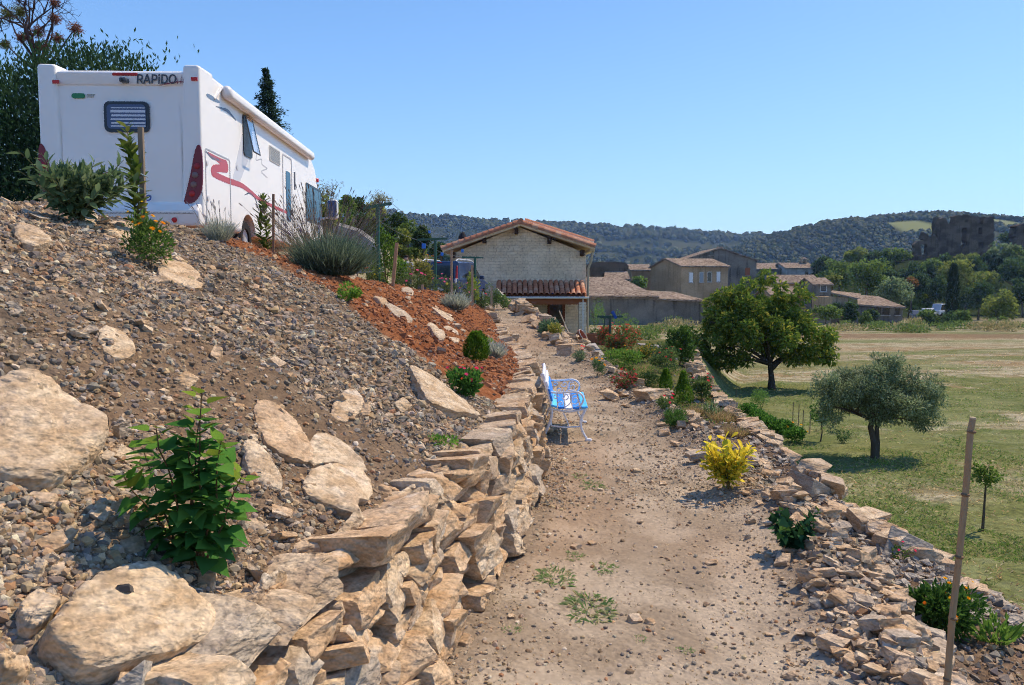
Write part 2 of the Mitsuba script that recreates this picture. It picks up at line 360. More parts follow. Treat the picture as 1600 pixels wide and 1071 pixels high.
R0 = np.random.default_rng(11)
def toned(v, f, tone, grey, smooth=False):
    return mikit.ply((v, f), 'stone', smooth, uv=np.broadcast_to([tone, grey], (len(v), 2)))
STONES = []
STONE_GEO = []
for i in range(40):
    v, f = stone_mesh(R0, R0.uniform(.5, .85), .15, .06, 1 if i % 4 else .85, 15)
    # split across sharp edges by hand so that uv can ride along
    g = trimesh.graph.smooth_shade(trimesh.Trimesh(v, f, process=False), angle=math.radians(30), facet_minarea=None)
    v, f = np.array(g.vertices), np.array(g.faces)
    STONES.append(toned(v, f, R0.uniform(0, 1), R0.choice([0, 0, .12, .25, .6], p=[.35, .25, .2, .12, .08]), True)); STONE_GEO.append((v, f))
LOWSTONES = []
for i in range(16):
    v, f = stone_mesh(R0, R0.uniform(.45, .8), 0, 0, .7, int(R0.integers(9, 13)))
    LOWSTONES.append(toned(v, f, R0.uniform(0, 1), R0.choice([0, .1, .3, .9])))
def frame(tx, n=(0, 0, 1)):
    t = unit(np.asarray(tx, float)); n = np.asarray(n, float); b = unit(np.cross(n, t)); n = np.cross(t, b)
    return np.stack([t, b, n], 1)
def place_stone(k, rng, c, R, size, low=False):
    P = LOWSTONES if low else STONES
    d = P[int(rng.integers(len(P)))]
    M = np.eye(4); M[:3, :3] = np.asarray(R) * np.asarray(size)[None, :]; M[:3, 3] = c
    scene[k] = {**d, 'to_world': T(M.tolist())}; USED.add(k)
def spin(rng, a=.25, z=None):
    return rotz(rng.uniform(0, 6.3) if z is None else z) @ rotx(rng.normal() * a) @ roty(rng.normal() * a)

# flat slab or boulder lying on the slope, from the outline of its top
def slab(P, t, depth, rng, cell=None, strata=3, dome=.3, tone=None, grey=None, ground=True):
    P = np.asarray(P); c = P.mean(0); _, _, w = np.linalg.svd(P - c)
    n = w[2] * np.sign(w[2][2]); a = unit(w[0]); b = np.cross(n, a)
    A = np.stack([a, b, n], 1); L = (P - c) @ A
    poly = Polygon(smooth_poly(L[:, :2], 1)).buffer(0)
    if poly.geom_type != 'Polygon': poly = max(poly.geoms, key=lambda g: g.area)
    sz = math.sqrt(poly.area); cell = cell or sz / 34
    ring = np.array(poly.exterior.segmentize(cell).coords)[:-1]
    if poly.exterior.is_ccw is False: ring = ring[::-1]
    off = (meshkit.fbm(np.c_[ring * 5 / sz, ring[:, :1] * 0] + rng.uniform(0, 90), 3) - .5) * sz * .12
    cen = np.array(poly.centroid.coords[0])
    ring = ring + unit(ring - cen) * off[:, None]
    poly = Polygon(ring).buffer(0)
    if poly.geom_type != 'Polygon': poly = max(poly.geoms, key=lambda g: g.area)
    ring = np.array(poly.exterior.coords)[:-1]
    if not poly.exterior.is_ccw: ring = ring[::-1]
    x0, y0, x1, y1 = poly.bounds
    g = np.stack(np.meshgrid(np.arange(x0, x1, cell), np.arange(y0, y1, cell)), -1).reshape(-1, 2) + rng.uniform(-.3, .3, (1, 2)) * cell
    g = g + rng.uniform(-.25, .25, g.shape) * cell
    g = g[shapely.contains_xy(poly.buffer(-cell * .5), g[:, 0], g[:, 1])]
    m = len(ring); pts = np.vstack([ring, g])
    tri = Delaunay(pts).simplices
    ce = pts[tri].mean(1); tri = tri[shapely.contains_xy(poly, ce[:, 0], ce[:, 1])]
    e1, e2 = pts[tri[:, 1]] - pts[tri[:, 0]], pts[tri[:, 2]] - pts[tri[:, 0]]; ar = e1[:, 0] * e2[:, 1] - e1[:, 1] * e2[:, 0]; tri[ar < 0] = tri[ar < 0][:, ::-1]
    d = shapely.distance(shapely.boundary(poly), shapely.points(pts))
    o = rng.uniform(-40, 40, 3); q3 = np.c_[pts / sz, pts[:, :1] * 0]
    big = meshkit.fbm(q3 * 2.2 + o, 3); fine = meshkit.fbm(q3 * 11 + o, 3)
    st = (meshkit.fbm(q3 * [1.6, 3.2, 1] + o + 9, 3) - .25) * 2 * strata
    st = (np.floor(st) + SM(.75, 1, st - np.floor(st))) / strata
    pk = rng.normal(size=(7, 2)) * .32; pc = rng.normal(size=(7, 2)) * .33 * sz; pln = np.min(1 + ((pts[:, None] - pc) * pk).sum(-1) / sz * 2.0 + rng.uniform(0, .35, 7), 1)
    h = t * (.25 + .62 * np.clip(pln, -.2, 1.6) + .26 * st + (big - .5) * .16 + dome * .2 * SM(0, sz * .06, d)) + (fine - .5) * sz * .014 + (meshkit.fbm(q3 * 30 + o, 2) - .5) * sz * .008 - t * .1 * (1 - SM(0, sz * .02, d))
    top = np.c_[pts, h]
    rows, faces, k0 = [top], [tri], len(pts)
    prev = np.arange(m); nr = 4
    for r in range(1, nr + 1):
        s = r / nr
        jit = (meshkit.noise(np.c_[ring * 9 / sz, np.full(m, s * 6.0)] + o) - .6) * sz * .045
        rr = ring + unit(ring - cen) * (jit + (-.02 - .05 * s) * sz * (1 if r == nr else .4))[:, None]
        z = h[:m] * (1 - s) - depth * s
        rows.append(np.c_[rr, z]); cur = np.arange(m) + k0; k0 += m
        i, j = np.arange(m), (np.arange(m) + 1) % m
        faces += [np.stack([prev[i], cur[i], cur[j]], 1), np.stack([prev[i], cur[j], prev[j]], 1)]
        prev = cur
    v = np.vstack(rows) @ A.T + c; f = np.vstack(faces)
    g = trimesh.graph.smooth_shade(trimesh.Trimesh(v, f, process=False), angle=math.radians(28), facet_minarea=None)
    v, f = np.array(g.vertices), np.array(g.faces)
    tone = rng.uniform(.0, .6) if tone is None else tone; grey = rng.choice([0, .1, .25]) if grey is None else grey
    return toned(v, f, tone, grey, True)
def px(*p): return np.array([gp(u, v) for u, v in p])
R1 = np.random.default_rng(5)
BOULDERS = [
 ([(0, 612), (60, 612), (95, 640), (140, 672), (163, 700), (150, 735), (118, 765), (60, 782), (0, 765), (-70, 750), (-80, 640)], .2, .35, .15, .05, 'largest tan boulder with a flat face, half sunk in the gravel bank beside the sapling'),
 ([(48, 1000), (75, 970), (110, 945), (150, 915), (215, 897), (255, 915), (285, 945), (320, 980), (358, 1000), (340, 1020), (290, 1050), (240, 1071), (120, 1078), (60, 1045)], .13, .3, .1, .1, 'broad pale tan slab with white lichen marks lying below the glossy sapling'),
 ([(390, 632), (425, 630), (455, 655), (470, 680), (497, 715), (480, 725), (440, 715), (405, 690)], .07, .2, .75, 0, 'orange brown slab lying uphill from the two pale slabs beside the sapling'),
 ([(372, 697), (400, 700), (425, 735), (442, 780), (420, 778), (385, 755)], .07, .2, .05, .3, 'narrow grey tan slab leaning just beside the sapling leaves'),
 ([(473, 690), (500, 667), (530, 680), (578, 740), (545, 735), (512, 722), (480, 732)], .06, .2, .1, .25, 'thin pale slab resting on the upper end of a larger tan slab'),
 ([(466, 762), (490, 730), (540, 722), (576, 748), (580, 792), (548, 795), (562, 828), (520, 805), (482, 782)], .08, .2, .2, 0, 'long tan slab sloping down towards the top of the dry stone wall'),
 ([(630, 583), (665, 592), (700, 615), (746, 655), (740, 661), (700, 655), (662, 640), (655, 622)], .1, .2, .2, .05, 'long thin tan slab below the red flowering plant'),
 ([(512, 642), (530, 625), (548, 622), (570, 640), (562, 655), (530, 660)], .06, .15, .5, 0, 'small brown rock halfway up the bare gravel bank'),
 ([(240, 428), (258, 404), (280, 402), (300, 425), (322, 450), (285, 446)], .09, .2, .55, 0, 'orange tan boulder below the orange marigold clump'),
 ([(150, 532), (190, 540), (214, 568), (190, 576), (152, 560)], .05, .15, .3, .1, 'flat brown rock high above the largest boulder'),
 ([(665, 479), (676, 475), (697, 490), (711, 504), (702, 508), (686, 497)], .1, .25, .1, .1, 'pale slab, uppermost of the slabs set in the red earth'),
 ([(665, 506), (677, 507), (696, 529), (690, 534), (671, 520)], .1, .25, .2, .1, 'tan slab in the red earth, nearest the small bright conifer but one'),
 ([(690, 511), (700, 511), (720, 529), (715, 537), (695, 523)], .1, .25, .3, .1, 'tan slab in the red earth, closest uphill of the small bright conifer'),
 ([(597, 475), (603, 473), (644, 502), (643, 508), (612, 491)], .08, .25, .2, .4, 'long grey slab lying along the slope in the red earth'),
 ([(580, 466), (588, 463), (598, 469), (599, 481), (591, 477)], .14, .3, .8, .0, 'upright brown stone at the head of the long grey slab'),
 ([(625, 455), (633, 451), (641, 454), (647, 466), (636, 468)], .12, .25, .1, .2, 'pale blocky stone by the foot of the leaning wooden stake'),
 ([(28, 322), (55, 316), (92, 328), (88, 342), (50, 343)], .12, .2, .1, .8, 'grey stone on the bank crest beside the sage bush'),
 ([(-12, 320), (5, 303), (22, 312), (30, 330), (10, 338)], .16, .2, .15, .1, 'tan block at the very top of the bank, at the edge of view'),
 ([(110, 345), (125, 336), (152, 345), (150, 358), (128, 357)], .1, .2, .2, 0, 'tan stone below the middle of the sage bush'),
 ([(152, 362), (180, 352), (208, 362), (208, 372), (180, 374)], .11, .2, .45, 0, 'tan stone under the tied sapling on the bank crest'),
 ([(15, 368), (30, 356), (75, 380), (78, 388), (40, 386)], .09, .2, .3, 0, 'long tan stone below the grey stone on the bank crest'),
 ([(15, 960), (40, 935), (80, 938), (88, 952), (60, 985), (30, 990)], .1, .2, .3, 0, 'squat tan rock uphill of the broad pale slab'),
 ([(-30, 1050), (0, 1030), (30, 1045), (40, 1080), (0, 1100), (-40, 1085)], .1, .2, .3, 0, 'tan rock in the near lower corner, below the broad pale slab'),
]
for poly, t, dep, tone, grey, lab in BOULDERS:
    k = thing('boulder', lab, 'boulder')
    scene[k] = slab(px(*poly), t * .7, dep, R1, tone=tone, grey=grey)

# ---- dry stone wall along the path
wall = thing('dry_stone_wall', 'low dry stone retaining wall of tan stones along the foot of the gravel bank', 'wall')
CAPS = [([(565, 815), (600, 803), (665, 803), (682, 825), (640, 852), (590, 842)], .13, .3, 0),
        ([(588, 795), (640, 763), (700, 772), (727, 797), (690, 830), (650, 800)], .1, .2, .05),
        ([(503, 905), (560, 897), (612, 908), (578, 960), (560, 985), (503, 965)], .13, .1, .05),
        ([(275, 1062), (330, 1012), (400, 980), (498, 938), (497, 968), (440, 1012), (400, 1052), (340, 1080)], .14, .15, 0),
        ([(728, 692), (795, 678), (818, 688), (795, 714), (735, 708)], .1, .1, .2),
        ([(330, 1075), (385, 1045), (440, 1040), (470, 1075), (420, 1110)], .13, .3, 0),
        ([(535, 875), (575, 850), (618, 868), (612, 895), (560, 898)], .12, .6, 0),
        ([(668, 745), (705, 733), (715, 765), (690, 780), (668, 770)], .13, .3, 0)]
for poly, t, tone, grey in CAPS:
    k = pkey(wall, 'stone'); P = px(*poly); P[:, 2] = np.maximum(P[:, 2], (zp(P[:, 1]) + HW(P[:, 1])) - .05)
    scene[k] = slab(P, t, .16, R1, tone=tone, grey=grey, strata=2, dome=.2)
rw = np.random.default_rng(77)
nwall = 0
for course in range(6):
    y = 1.75 + rw.uniform(0, .2)
    while y < (9.0 if course > 2 else 17):
        hw = float(HW(y)); nc = 6 if hw > .5 else (3 if hw > .33 else 2)
        big = .86
        ln = rw.uniform(.13, .33) * big
        if course < nc:
            ch = hw / nc * rw.uniform(.95, 1.5)
            yy = y + ln / 2; zz = (course + .5) / nc
            tx = np.array([float(XL(yy + .2) - XL(yy - .2)), .4, 0])
            x = float(XL(yy) + (XT(yy) - XL(yy)) * zz) - .07 + rw.uniform(-.05, .04)
            z = float(zp(yy)) + hw * zz + rw.uniform(-.02, .03) + (.0 if course < nc - 1 else .02)
            R = frame(tx) @ rotx(-.12 + rw.normal() * .08) @ roty(rw.normal() * .09) @ rotz(rw.normal() * .14)
            place_stone(pkey(wall, 'stone'), rw, (x, yy, z), R, (ln * 1.18, rw.uniform(.26, .38), max(ch, .075) * 1.5)); nwall += 1
        y += ln * rw.uniform(.8, .95)
# loose stones heaped behind the top course
for i in range(150):
    y = 1 / rw.uniform(1 / 17, 1 / 2.2)
    x = float(XT(y)) - abs(rw.normal()) * .17 - .05
    s = rw.uniform(.04, .1) * (.75 + .06 * y)
    if nwall > 292: break
    c = G(x, y, s * .12)
    place_stone(pkey(wall, 'stone'), rw, c, frame((float(XL(y + .2) - XL(y - .2)), .4, 0)) @ spin(rw, .25), (s * 1.3, s, s * .8)); nwall += 1
def stuff_stones(n, rng, fn, smin, smax, power=2.0):
    vs, fs, us, k = [], [], [], 0
    for i in range(n):
        c, nn = fn(rng)
        s = smin + (smax - smin) * rng.uniform() ** power
        v, f = STONE_LOW[int(rng.integers(len(STONE_LOW)))]
        R = frame(rng.normal(size=3), nn) if nn is not None else spin(rng, .5)
        w = v * (np.array([1.25, 1, .85]) * s) @ R.T + c
        vs.append(w); fs.append(f + k); us.append(np.broadcast_to([rng.uniform(), rng.choice([0, .1, .4, .9])], (len(v), 2))); k += len(v)
    return np.vstack(vs), np.vstack(fs), np.vstack(us)
STONE_LOW = [stone_mesh(R0, R0.uniform(.5, .85), 0, 0, .7, int(R0.integers(9, 13))) for _ in range(16)]
def fill_spot(rng):
    y = 1 / rng.uniform(1 / 17, 1 / 1.8); zz = rng.uniform(0, 1)
    return np.array([float(XL(y) + (XT(y) - XL(y)) * zz) - .11, y, float(zp(y)) + float(HW(y)) * zz]), None
v, f, u = stuff_stones(900, rw, fill_spot, .05, .15, 1.3)
part(wall, 'chinking_stones', (v, f), 'stone', False, uv=u, kind='stuff')

# ---- stone edging on the open side of the path
edge = thing('stone_edging', 'loose row of tan stones edging the path on its open downhill side', 'edging')
re = np.random.default_rng(31)
def dropped(k, rng, x, y, s, R=None, lift=.2, flat=.75):
    place_stone(k, rng, G(x, y, s * lift), spin(rng, .22) if R is None else R, (s * rng.uniform(1.1, 1.5), s * rng.uniform(.8, 1.05), s * flat * rng.uniform(.8, 1.3)))
for i in range(296):
    y = 1 / re.uniform(1 / 24, 1 / 2.6)
    x = float(XE(y)) + .05 + re.normal() * (.08 + .018 * min(y, 8)) 
    s = (.04 + .085 * re.uniform() ** 1.4) * (.8 + .04 * y)
    dropped(pkey(edge, 'stone'), re, x, y, s, lift=re.uniform(.05, .5))
def edge_spot(rng):
    y = 1 / rng.uniform(1 / 25, 1 / 2.4); x = float(XE(y)) + rng.normal() * .16 - .03
    return G(x, y, .01), None
v, f, u = stuff_stones(1500, re, edge_spot, .012, .06)
part(edge, 'small_stones', (v, f), 'stone', False, uv=u, kind='stuff')

# ---- lower dry stone wall between the garden terrace and the field
low = thing('garden_wall', 'low rubble wall between the garden terrace and the grassy field', 'wall')
rl = np.random.default_rng(41)
for i in range(280):
    y = 1 / rl.uniform(1 / 27, 1 / 6.0)
    d = .15 - .3 * rl.uniform() ** 1.0
    x = float(XW(y)) - d + (.06 if y > 6.4 else .2)
    z = float(H(x, y)); s = rl.uniform(.1, .24) * (1 + .012 * y)
    if y < 9.5 and rl.uniform() < .75:
        zz = rl.uniform(0, 1); x = float(XW(y)) + .16 * zz + rl.normal() * .04
        c = (x, y, float(ZF(y)) + (float(ZT(y)) + .12 - float(ZF(y))) * (1 - zz)); s = rl.uniform(.14, .28)
    else: c = (x, y, z + s * .25)
    place_stone(pkey(low, 'stone'), rl, c, spin(rl, .2), (s * 1.35, s, s * .75))
def low_spot(rng):
    y = 1 / rng.uniform(1 / 26, 1 / 4.6); x = float(XW(y)) - abs(rng.normal()) * .32 + .05
    return G(x, y, .01), None
v, f, u = stuff_stones(800, rl, low_spot, .025, .11)
part(low, 'rubble', (v, f), 'stone', False, uv=np.c_[u[:, 0], np.clip(u[:, 1] + .75, 0, 1)], kind='stuff')
for (u_, v_, s, lab) in [(1265, 743, .2, 'dark grey boulder on the bare earth behind the rubble garden wall'), (820, 488, .5, 'rounded tan boulder at the top end of the path near the porch'),
                         (1262, 770, .32, 'long pale slab lying in the stone edging just behind the yellow shrub'), (987, 604, .26, 'round stone beside the red leaved plants in the garden'),
                         (955, 625, .34, 'tan stone topping the edging opposite the bench'), (1020, 622, .34, 'blocky stone at the foot of the bigger of the two cypress shrubs'), (892, 552, .4, 'pale flat stone below the tilted plant pot')]:
    k = thing('boulder', lab, 'boulder'); c = gp(u_, v_)
    place_stone(k, rl, c + [0, 0, s * .15], spin(rl, .12), (s * 1.3, s, s * .8))

# ---- loose rocks on the gravel bank: the largest are things of their own
rr = np.random.default_rng(8)
for i in range(235):
    y = 1 / rr.uniform(1 / 17, 1 / 2.0)
    a, b = float(XT(y)) - .12, max(float(XC(y)) - .3, -.72 * y)
    x = rr.uniform(b, a)
    s = (.022 + .05 * rr.uniform() ** 2.2) * (.8 + .13 * y) * (1.25 if x < float(XC(y)) + .9 else 1)
    isred = float(red_mask(x, y)) > .5
    k = thing('rock', 'loose tan rock lying on the red earth of the bank' if isred else 'loose small tan or grey rock lying on the gravel bank', 'rock', 'rocks on the red earth' if isred else 'rocks on the gravel bank')
    n = nrm(np.float64(x), np.float64(y))
    place_stone(k, rr, G(x, y, s * .1), frame(rr.normal(size=3), n) @ spin(rr, .2), (s * 1.3, s, s * .7))
# rocks on the terrace bank and the near verge below the edging
for i in range(30):
    y = 1 / rr.uniform(1 / 9, 1 / 3.2); x = rr.uniform(float(XE(y)) + .15, float(XW(y)) + .1); s = rr.uniform(.05, .15)
    k = thing('rock', 'loose rock lying on the bare bank between the path edging and the field', 'rock', 'rocks on the lower bank')
    place_stone(k, rr, G(x, y, s * .15), spin(rr, .25), (s * 1.35, s, s * .7))
k = thing('rock', 'small dark grey stone lying on top of the broad pale tan slab', 'rock')
dv, df = stone_mesh(rr, .6, .2, .06, 1); put(k, (dv * [.05, .036, .04] @ spin(rr, .2).T + gp(203, 962) + [0, -.02, .095], df), 'matte', 35, (.075, .07, .068))
for i in range(16):
    y = 1 / rr.uniform(1 / 10, 1 / 3.2); x = float(XL(y)) + (float(XR(y)) - float(XL(y))) * rr.beta(.7, .8); s = rr.uniform(.025, .06)
    k = thing('rock', 'small loose stone lying on the bare earth path', 'rock', 'stones on the path')
    place_stone(k, rr, G(x, y, s * .15), spin(rr, .2), (s * 1.2, s, s * .7))

# ---- gravel
ICO = trimesh.creation.icosahedron(); OCT = trimesh.creation.icosahedron()
OV = np.array([[1, 0, 0], [-1, 0, 0], [0, 1, 0], [0, -1, 0], [0, 0, 1], [0, 0, -1.0]]); OF = np.array([[0, 2, 4], [2, 1, 4], [1, 3, 4], [3, 0, 4], [2, 0, 5], [1, 2, 5], [3, 1, 5], [0, 3, 5]])
def rand_rot(rng, n):
    q = unit(rng.normal(size=(n, 4))); w, x, y, z = q.T
    return np.stack([1 - 2 * (y * y + z * z), 2 * (x * y - z * w), 2 * (x * z + y * w), 2 * (x * y + z * w), 1 - 2 * (x * x + z * z), 2 * (y * z - x * w), 2 * (x * z - y * w), 2 * (y * z + x * w), 1 - 2 * (x * x + y * y)], 1).reshape(n, 3, 3)
GREYS = np.array([[.30, .25, .20], [.235, .22, .205], [.37, .325, .27], [.31, .23, .155], [.40, .29, .185], [.47, .37, .25], [.56, .51, .43], [.19, .17, .155], [.33, .19, .11]])
def pebbles(rng, C, s, col, high):
    n = len(C)
    bv, bf = (np.array(ICO.vertices), np.array(ICO.faces)) if high else (OV, OF)
    m = len(bv)
    v = bv[None] * rng.uniform(.68, 1.25, (n, m, 1)) * rng.uniform(.5, 1.15, (n, 1, 3)) * s[:, None, None]
    v = np.einsum('nij,nmj->nmi', rand_rot(rng, n), v) * [1, 1, .8] + C[:, None]
    f = bf[None] + np.arange(n)[:, None, None] * m
    return v.reshape(-1, 3), f.reshape(-1, 3), np.repeat(col, m, 0)
def pick(rng, n, w): 
    w = np.asarray(w, float); c = GREYS[rng.choice(len(GREYS), n, p=w / w.sum())] * [.93, .89, .815]
    return np.clip(c * rng.uniform(.75, 1.25, (n, 1)) * rng.uniform(.95, 1.05, (n, 3)), 0, .6)
def scatter(rng, n, y0, y1, xf, sf, w, high):
    y = 1 / rng.uniform(1 / y1, 1 / y0, n); x = xf(rng, y)
    ok = ~np.isnan(x); x, y = x[ok], y[ok]
    s = sf(rng, x, y); C = np.stack([x, y, H(x, y) + s * .12], 1)
    return pebbles(rng, C, s, pick(rng, len(x), w), high)
rg = np.random.default_rng(99)
def slope_x(rng, y):
    a, b = XT(y) + .02, np.maximum(XC(y) - .6, -.74 * y)
    x = rng.uniform(0, 1, len(y)) * (a - b) + b
    x[(red_mask(x, y) > .35) & (rng.uniform(size=len(y)) > .06)] = np.nan
    return x
def red_x(rng, y):
    a, b = XT(y) + .02, np.maximum(XC(y) - .6, -.74 * y)
    x = rng.uniform(0, 1, len(y)) * (a - b) + b
    x[red_mask(x, y) < .4] = np.nan
    return x
def sz(lo, hi, pw=3.0, gr=.004): return lambda rng, x, y: lo + (hi - lo) * rng.uniform(size=len(y)) ** pw + gr * np.clip(y - 4, 0, 9) * .25
WS = [5, 4, 4, 5, 3, 3, 1.2, 3, 1]
ms = [scatter(rg, 3600, 4.6, 13, slope_x, sz(.016, .045, 2.2), WS, True), scatter(rg, 38000, 1.35, 6.0, slope_x, sz(.0045, .024, 3.2), WS, True), scatter(rg, 52000, 4.2, 15, slope_x, sz(.006, .034, 4), WS, False)]
struct('bank_gravel', join(ms), 'matte', False, kind='stuff', label='loose grey and brown gravel covering the sloping bank', cat='gravel')
ms = [scatter(rg, 9000, 7, 24, red_x, sz(.012, .045, 2.5), [0] * 9, False)] if False else []
y = 1 / rg.uniform(1 / 24, 1 / 7.0, 14000); x = red_x(rg, y); ok = ~np.isnan(x); x, y = x[ok], y[ok]; s = .012 + .04 * rg.uniform(size=len(x)) ** 2.5
col = np.array([.25, .105, .05]) * rg.uniform(.7, 1.3, (len(x), 1)); pale = rg.uniform(size=len(x)) < .07; col[pale] = [.4, .3, .2]
struct('red_earth_clods', pebbles(rg, np.stack([x, y, H(x, y) + s * .1], 1), s, col, False), 'matte', False, kind='stuff', label='crumbly clods of fresh red earth on the bank', cat='earth')
def path_x(rng, y):
    t = np.where(rng.uniform(size=len(y)) < .25, rng.uniform(0, 1, len(y)), np.where(rng.uniform(size=len(y)) < .72, 1.15 - np.abs(rng.normal(size=len(y))) * .28, np.abs(rng.normal(size=len(y))) * .13))
    return XL(y) + (XR(y) + .35 - XL(y)) * np.clip(t, 0, 1.2)
ms = [scatter(rg, 9000, 2.6, 7, path_x, sz(.003, .017, 4), [4, 3, 4, 4, 4, 4, 2, 2, 1], True), scatter(rg, 12000, 5.5, 24, path_x, sz(.005, .024, 4), [4, 3, 4, 4, 4, 4, 2, 2, 1], False)]
struct('path_gravel', join(ms), 'matte', False, kind='stuff', label='small gravel strewn along the sides of the path', cat='gravel')
def terr_x(rng, y):
    return XE(y) + rng.uniform(-.1, 1, len(y)) * (XW(y) + .3 - XE(y))
ms = [scatter(rg, 9000, 2.8, 16, terr_x, sz(.01, .05, 2.5), [4, 5, 1, 5, 1, .6, .3, 8, 1], False)]
struct('terrace_gravel', join(ms), 'matte', False, kind='stuff', label='stony rubble and gravel on the bare garden terrace', cat='gravel')
# ---------------------------------------------------------------- motorhome on the terrace
RVO, RVR, RVZ = np.array([-4.603, 11.7, 2.08]), rotz(.0288), 2.08
def rvw(v): return np.asarray(v) @ RVR.T + RVO
def rear(u, v): P = at(u, v, 11.7); return np.array([P[0] - RVO[0], P[2] - RVZ])          # rear face: (x, z)
def side(u, v):                                                                         # right flank: (along, z)
    k = (u - 800) / FOC; t = (-4.603 - k * 11.7) / (k + .0288); P = at(u, v, 11.7 + t); return np.array([t, P[2] - RVZ])
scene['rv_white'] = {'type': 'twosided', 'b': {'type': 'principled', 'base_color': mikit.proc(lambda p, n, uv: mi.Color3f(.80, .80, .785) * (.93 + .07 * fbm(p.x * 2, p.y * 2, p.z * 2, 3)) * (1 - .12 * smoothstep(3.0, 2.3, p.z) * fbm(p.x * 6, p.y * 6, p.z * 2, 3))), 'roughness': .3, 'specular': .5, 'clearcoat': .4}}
rv = thing('motorhome', 'white motorhome parked on top of the bank with a side window propped open', 'motorhome')
def rvp(name, m, bsdf='satin', col=None, smooth=False, parent=None, label=None):
    v, f = vf(m); return part(parent or rv, name, (rvw(v), f), bsdf, smooth, col, label=label)
def hull2(prof, x0, x1, r=.06, n=10):
    ms = [m3.Manifold.sphere(r, n).translate([float(x), float(y), float(z)]) for x in (x0 + r, x1 - r) for y, z in prof]
    return vf(m3.Manifold.batch_hull(ms))
W_ = -2.36
body = hull2([(.16, .5), (.13, 2.64), (.4, 2.70), (6.9, 2.64), (7.55, 2.36), (8.1, 1.7), (8.35, 1.0), (8.35, .48)], W_, 0, .07, 12)
arch = lambda y: m3.Manifold.cylinder(3.0, .43, .43, 32).rotate([0, 90, 0]).translate([-2.7, y, .36])
bm = m3.Manifold(m3.Mesh(np.asarray(body[0], np.float32), np.asarray(body[1], np.uint32)))
WY = side(392, 380)[0], 6.6
for y in WY: bm = bm - arch(y)
v, f = vf(bm)
g = trimesh.graph.smooth_shade(trimesh.Trimesh(v, f), angle=math.radians(35), facet_minarea=None)
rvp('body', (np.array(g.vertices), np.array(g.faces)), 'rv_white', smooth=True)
# raised corner pillars, top panel, bumper
def pillar(xa, xb, xc):
    pts = [(xa, 0, .62), (xb, 0, .62), (xa, 0, 2.74), (xc, 0, 2.74), (xa, .4, .5), (xb, .4, .5), (xa, .5, 2.76), (xc, .5, 2.76)]
    r = .05
    return vf(m3.Manifold.batch_hull([m3.Manifold.sphere(r, 12).translate([float(p[0]), p[1] + r, p[2] - r * .2]) for p in pts]))
rvp('corner_pillar', pillar(-.05, -.26, -.20), 'rv_white', smooth=40)
rvp('corner_pillar', pillar(W_ + .05, W_ + .26, W_ + .22), 'rv_white', smooth=40)
a, b = rear(107, 106), rear(294, 137)
rvp('top_panel', hull2([(.07, b[1] + .06), (.045, a[1] - .09), (.4, a[1] - .06), (.4, b[1] + .06)], W_ + .27, -.25, .03), 'rv_white', smooth=40)
rvp('rear_panel', hull2([(.10, .78), (.06, 1.4), (.10, 2.38), (.3, 2.38), (.3, .78)], W_ + .3, -.3, .03), 'rv_white', smooth=40)
rvp('bumper', hull2([(-.05, .46), (-.07, .62), (.0, .70), (.3, .82), (.5, .46)], W_ + .02, -.02, .05), 'rv_white', smooth=40)
rvp('bumper_line', span((W_ + .1, -.125, .595), (-.1, -.1, .603)), 'matte', S(90, 92, 98))
c = rear(278, 345)
def disc(x, y, z, r, d=.012, n=16): 
    m = lathe([(0, 0), (r, 0), (r * .85, d), (0, d * 1.2)], n); return move(m, np.array([[1, 0, 0], [0, 0, -1], [0, 1, 0]]).T @ np.eye(3), (x, y, z)) if False else move(m, np.array([[1.0, 0, 0], [0, 0, -1], [0, 1, 0]]), (x, y, z))
for x in (c[0], W_ - c[0]): rvp('reflector', disc(x, -.118, c[1], .04, .02), 'satin', S(190, 20, 25))
RF = np.array([[1.0, 0, 0], [0, 0, -1], [0, 1, 0]])          # (x, y, out) on the rear face
SF = np.array([[0, 0, 1.0], [1, 0, 0], [0, 1, 0]])           # (x, y, out) on the right flank
def onrear(poly, y, d=.004): return move(prism(poly, d), RF, (0, y, 0))
def onside(poly, x=0.0, d=.004): return move(prism(poly, d), SF, (x, 0, 0))
# tail lamps
TL = [rear(*p) for p in [(309, 226), (314, 228), (317, 250), (317, 292), (312, 308), (302, 318), (287, 320), (292, 300), (300, 265), (304, 240)]]
for sgn in (0, 1):
    pl = [(q_[0], q_[1]) if not sgn else (W_ - q_[0], q_[1]) for q_ in TL]
    tl = rvp('tail_light', onrear(smooth_poly(pl, 1), .012, .03), 'satin', S(112, 14, 36), label='dark red curved tail light' if not sgn else None)
    for (uu, vv), cc in zip([(308.5, 260), (305.5, 274), (303.5, 289), (301, 303)], [(150, 25, 35), (120, 95, 95), (125, 95, 90), (170, 30, 35)]):
        q_ = rear(uu, vv); rvp('lamp', disc(q_[0] if not sgn else W_ - q_[0], -.018, q_[1], .048), 'satin', S(*cc), True, tl)
for (uu, vv) in [(304, 124), (91, 130)]:
    q_ = rear(uu, vv); rvp('marker_light', onrear([(q_[0] - .045, q_[1] - .025), (q_[0] + .045, q_[1] - .025), (q_[0] + .045, q_[1] + .025), (q_[0] - .045, q_[1] + .025)], .004, .02), 'satin', S(185, 25, 22))
a, b = rear(176, 112), rear(216, 117)
rvp('brake_light', move(rbox((0, 0, 0), (b[0] - a[0], .05, a[1] - b[1]), .015), None, ((a[0] + b[0]) / 2, .03, (a[1] + b[1]) / 2 - .02)), 'satin', S(170, 25, 25))
q_ = rear(196, 127)
rc = rvp('rear_camera', rbox((q_[0], -.01, q_[1]), (.11, .12, .07), .02), 'satin', S(70, 78, 90)); rvp('lens', disc(q_[0], -.07, q_[1] - .005, .022), 'satin', S(15, 18, 25), False, rc)
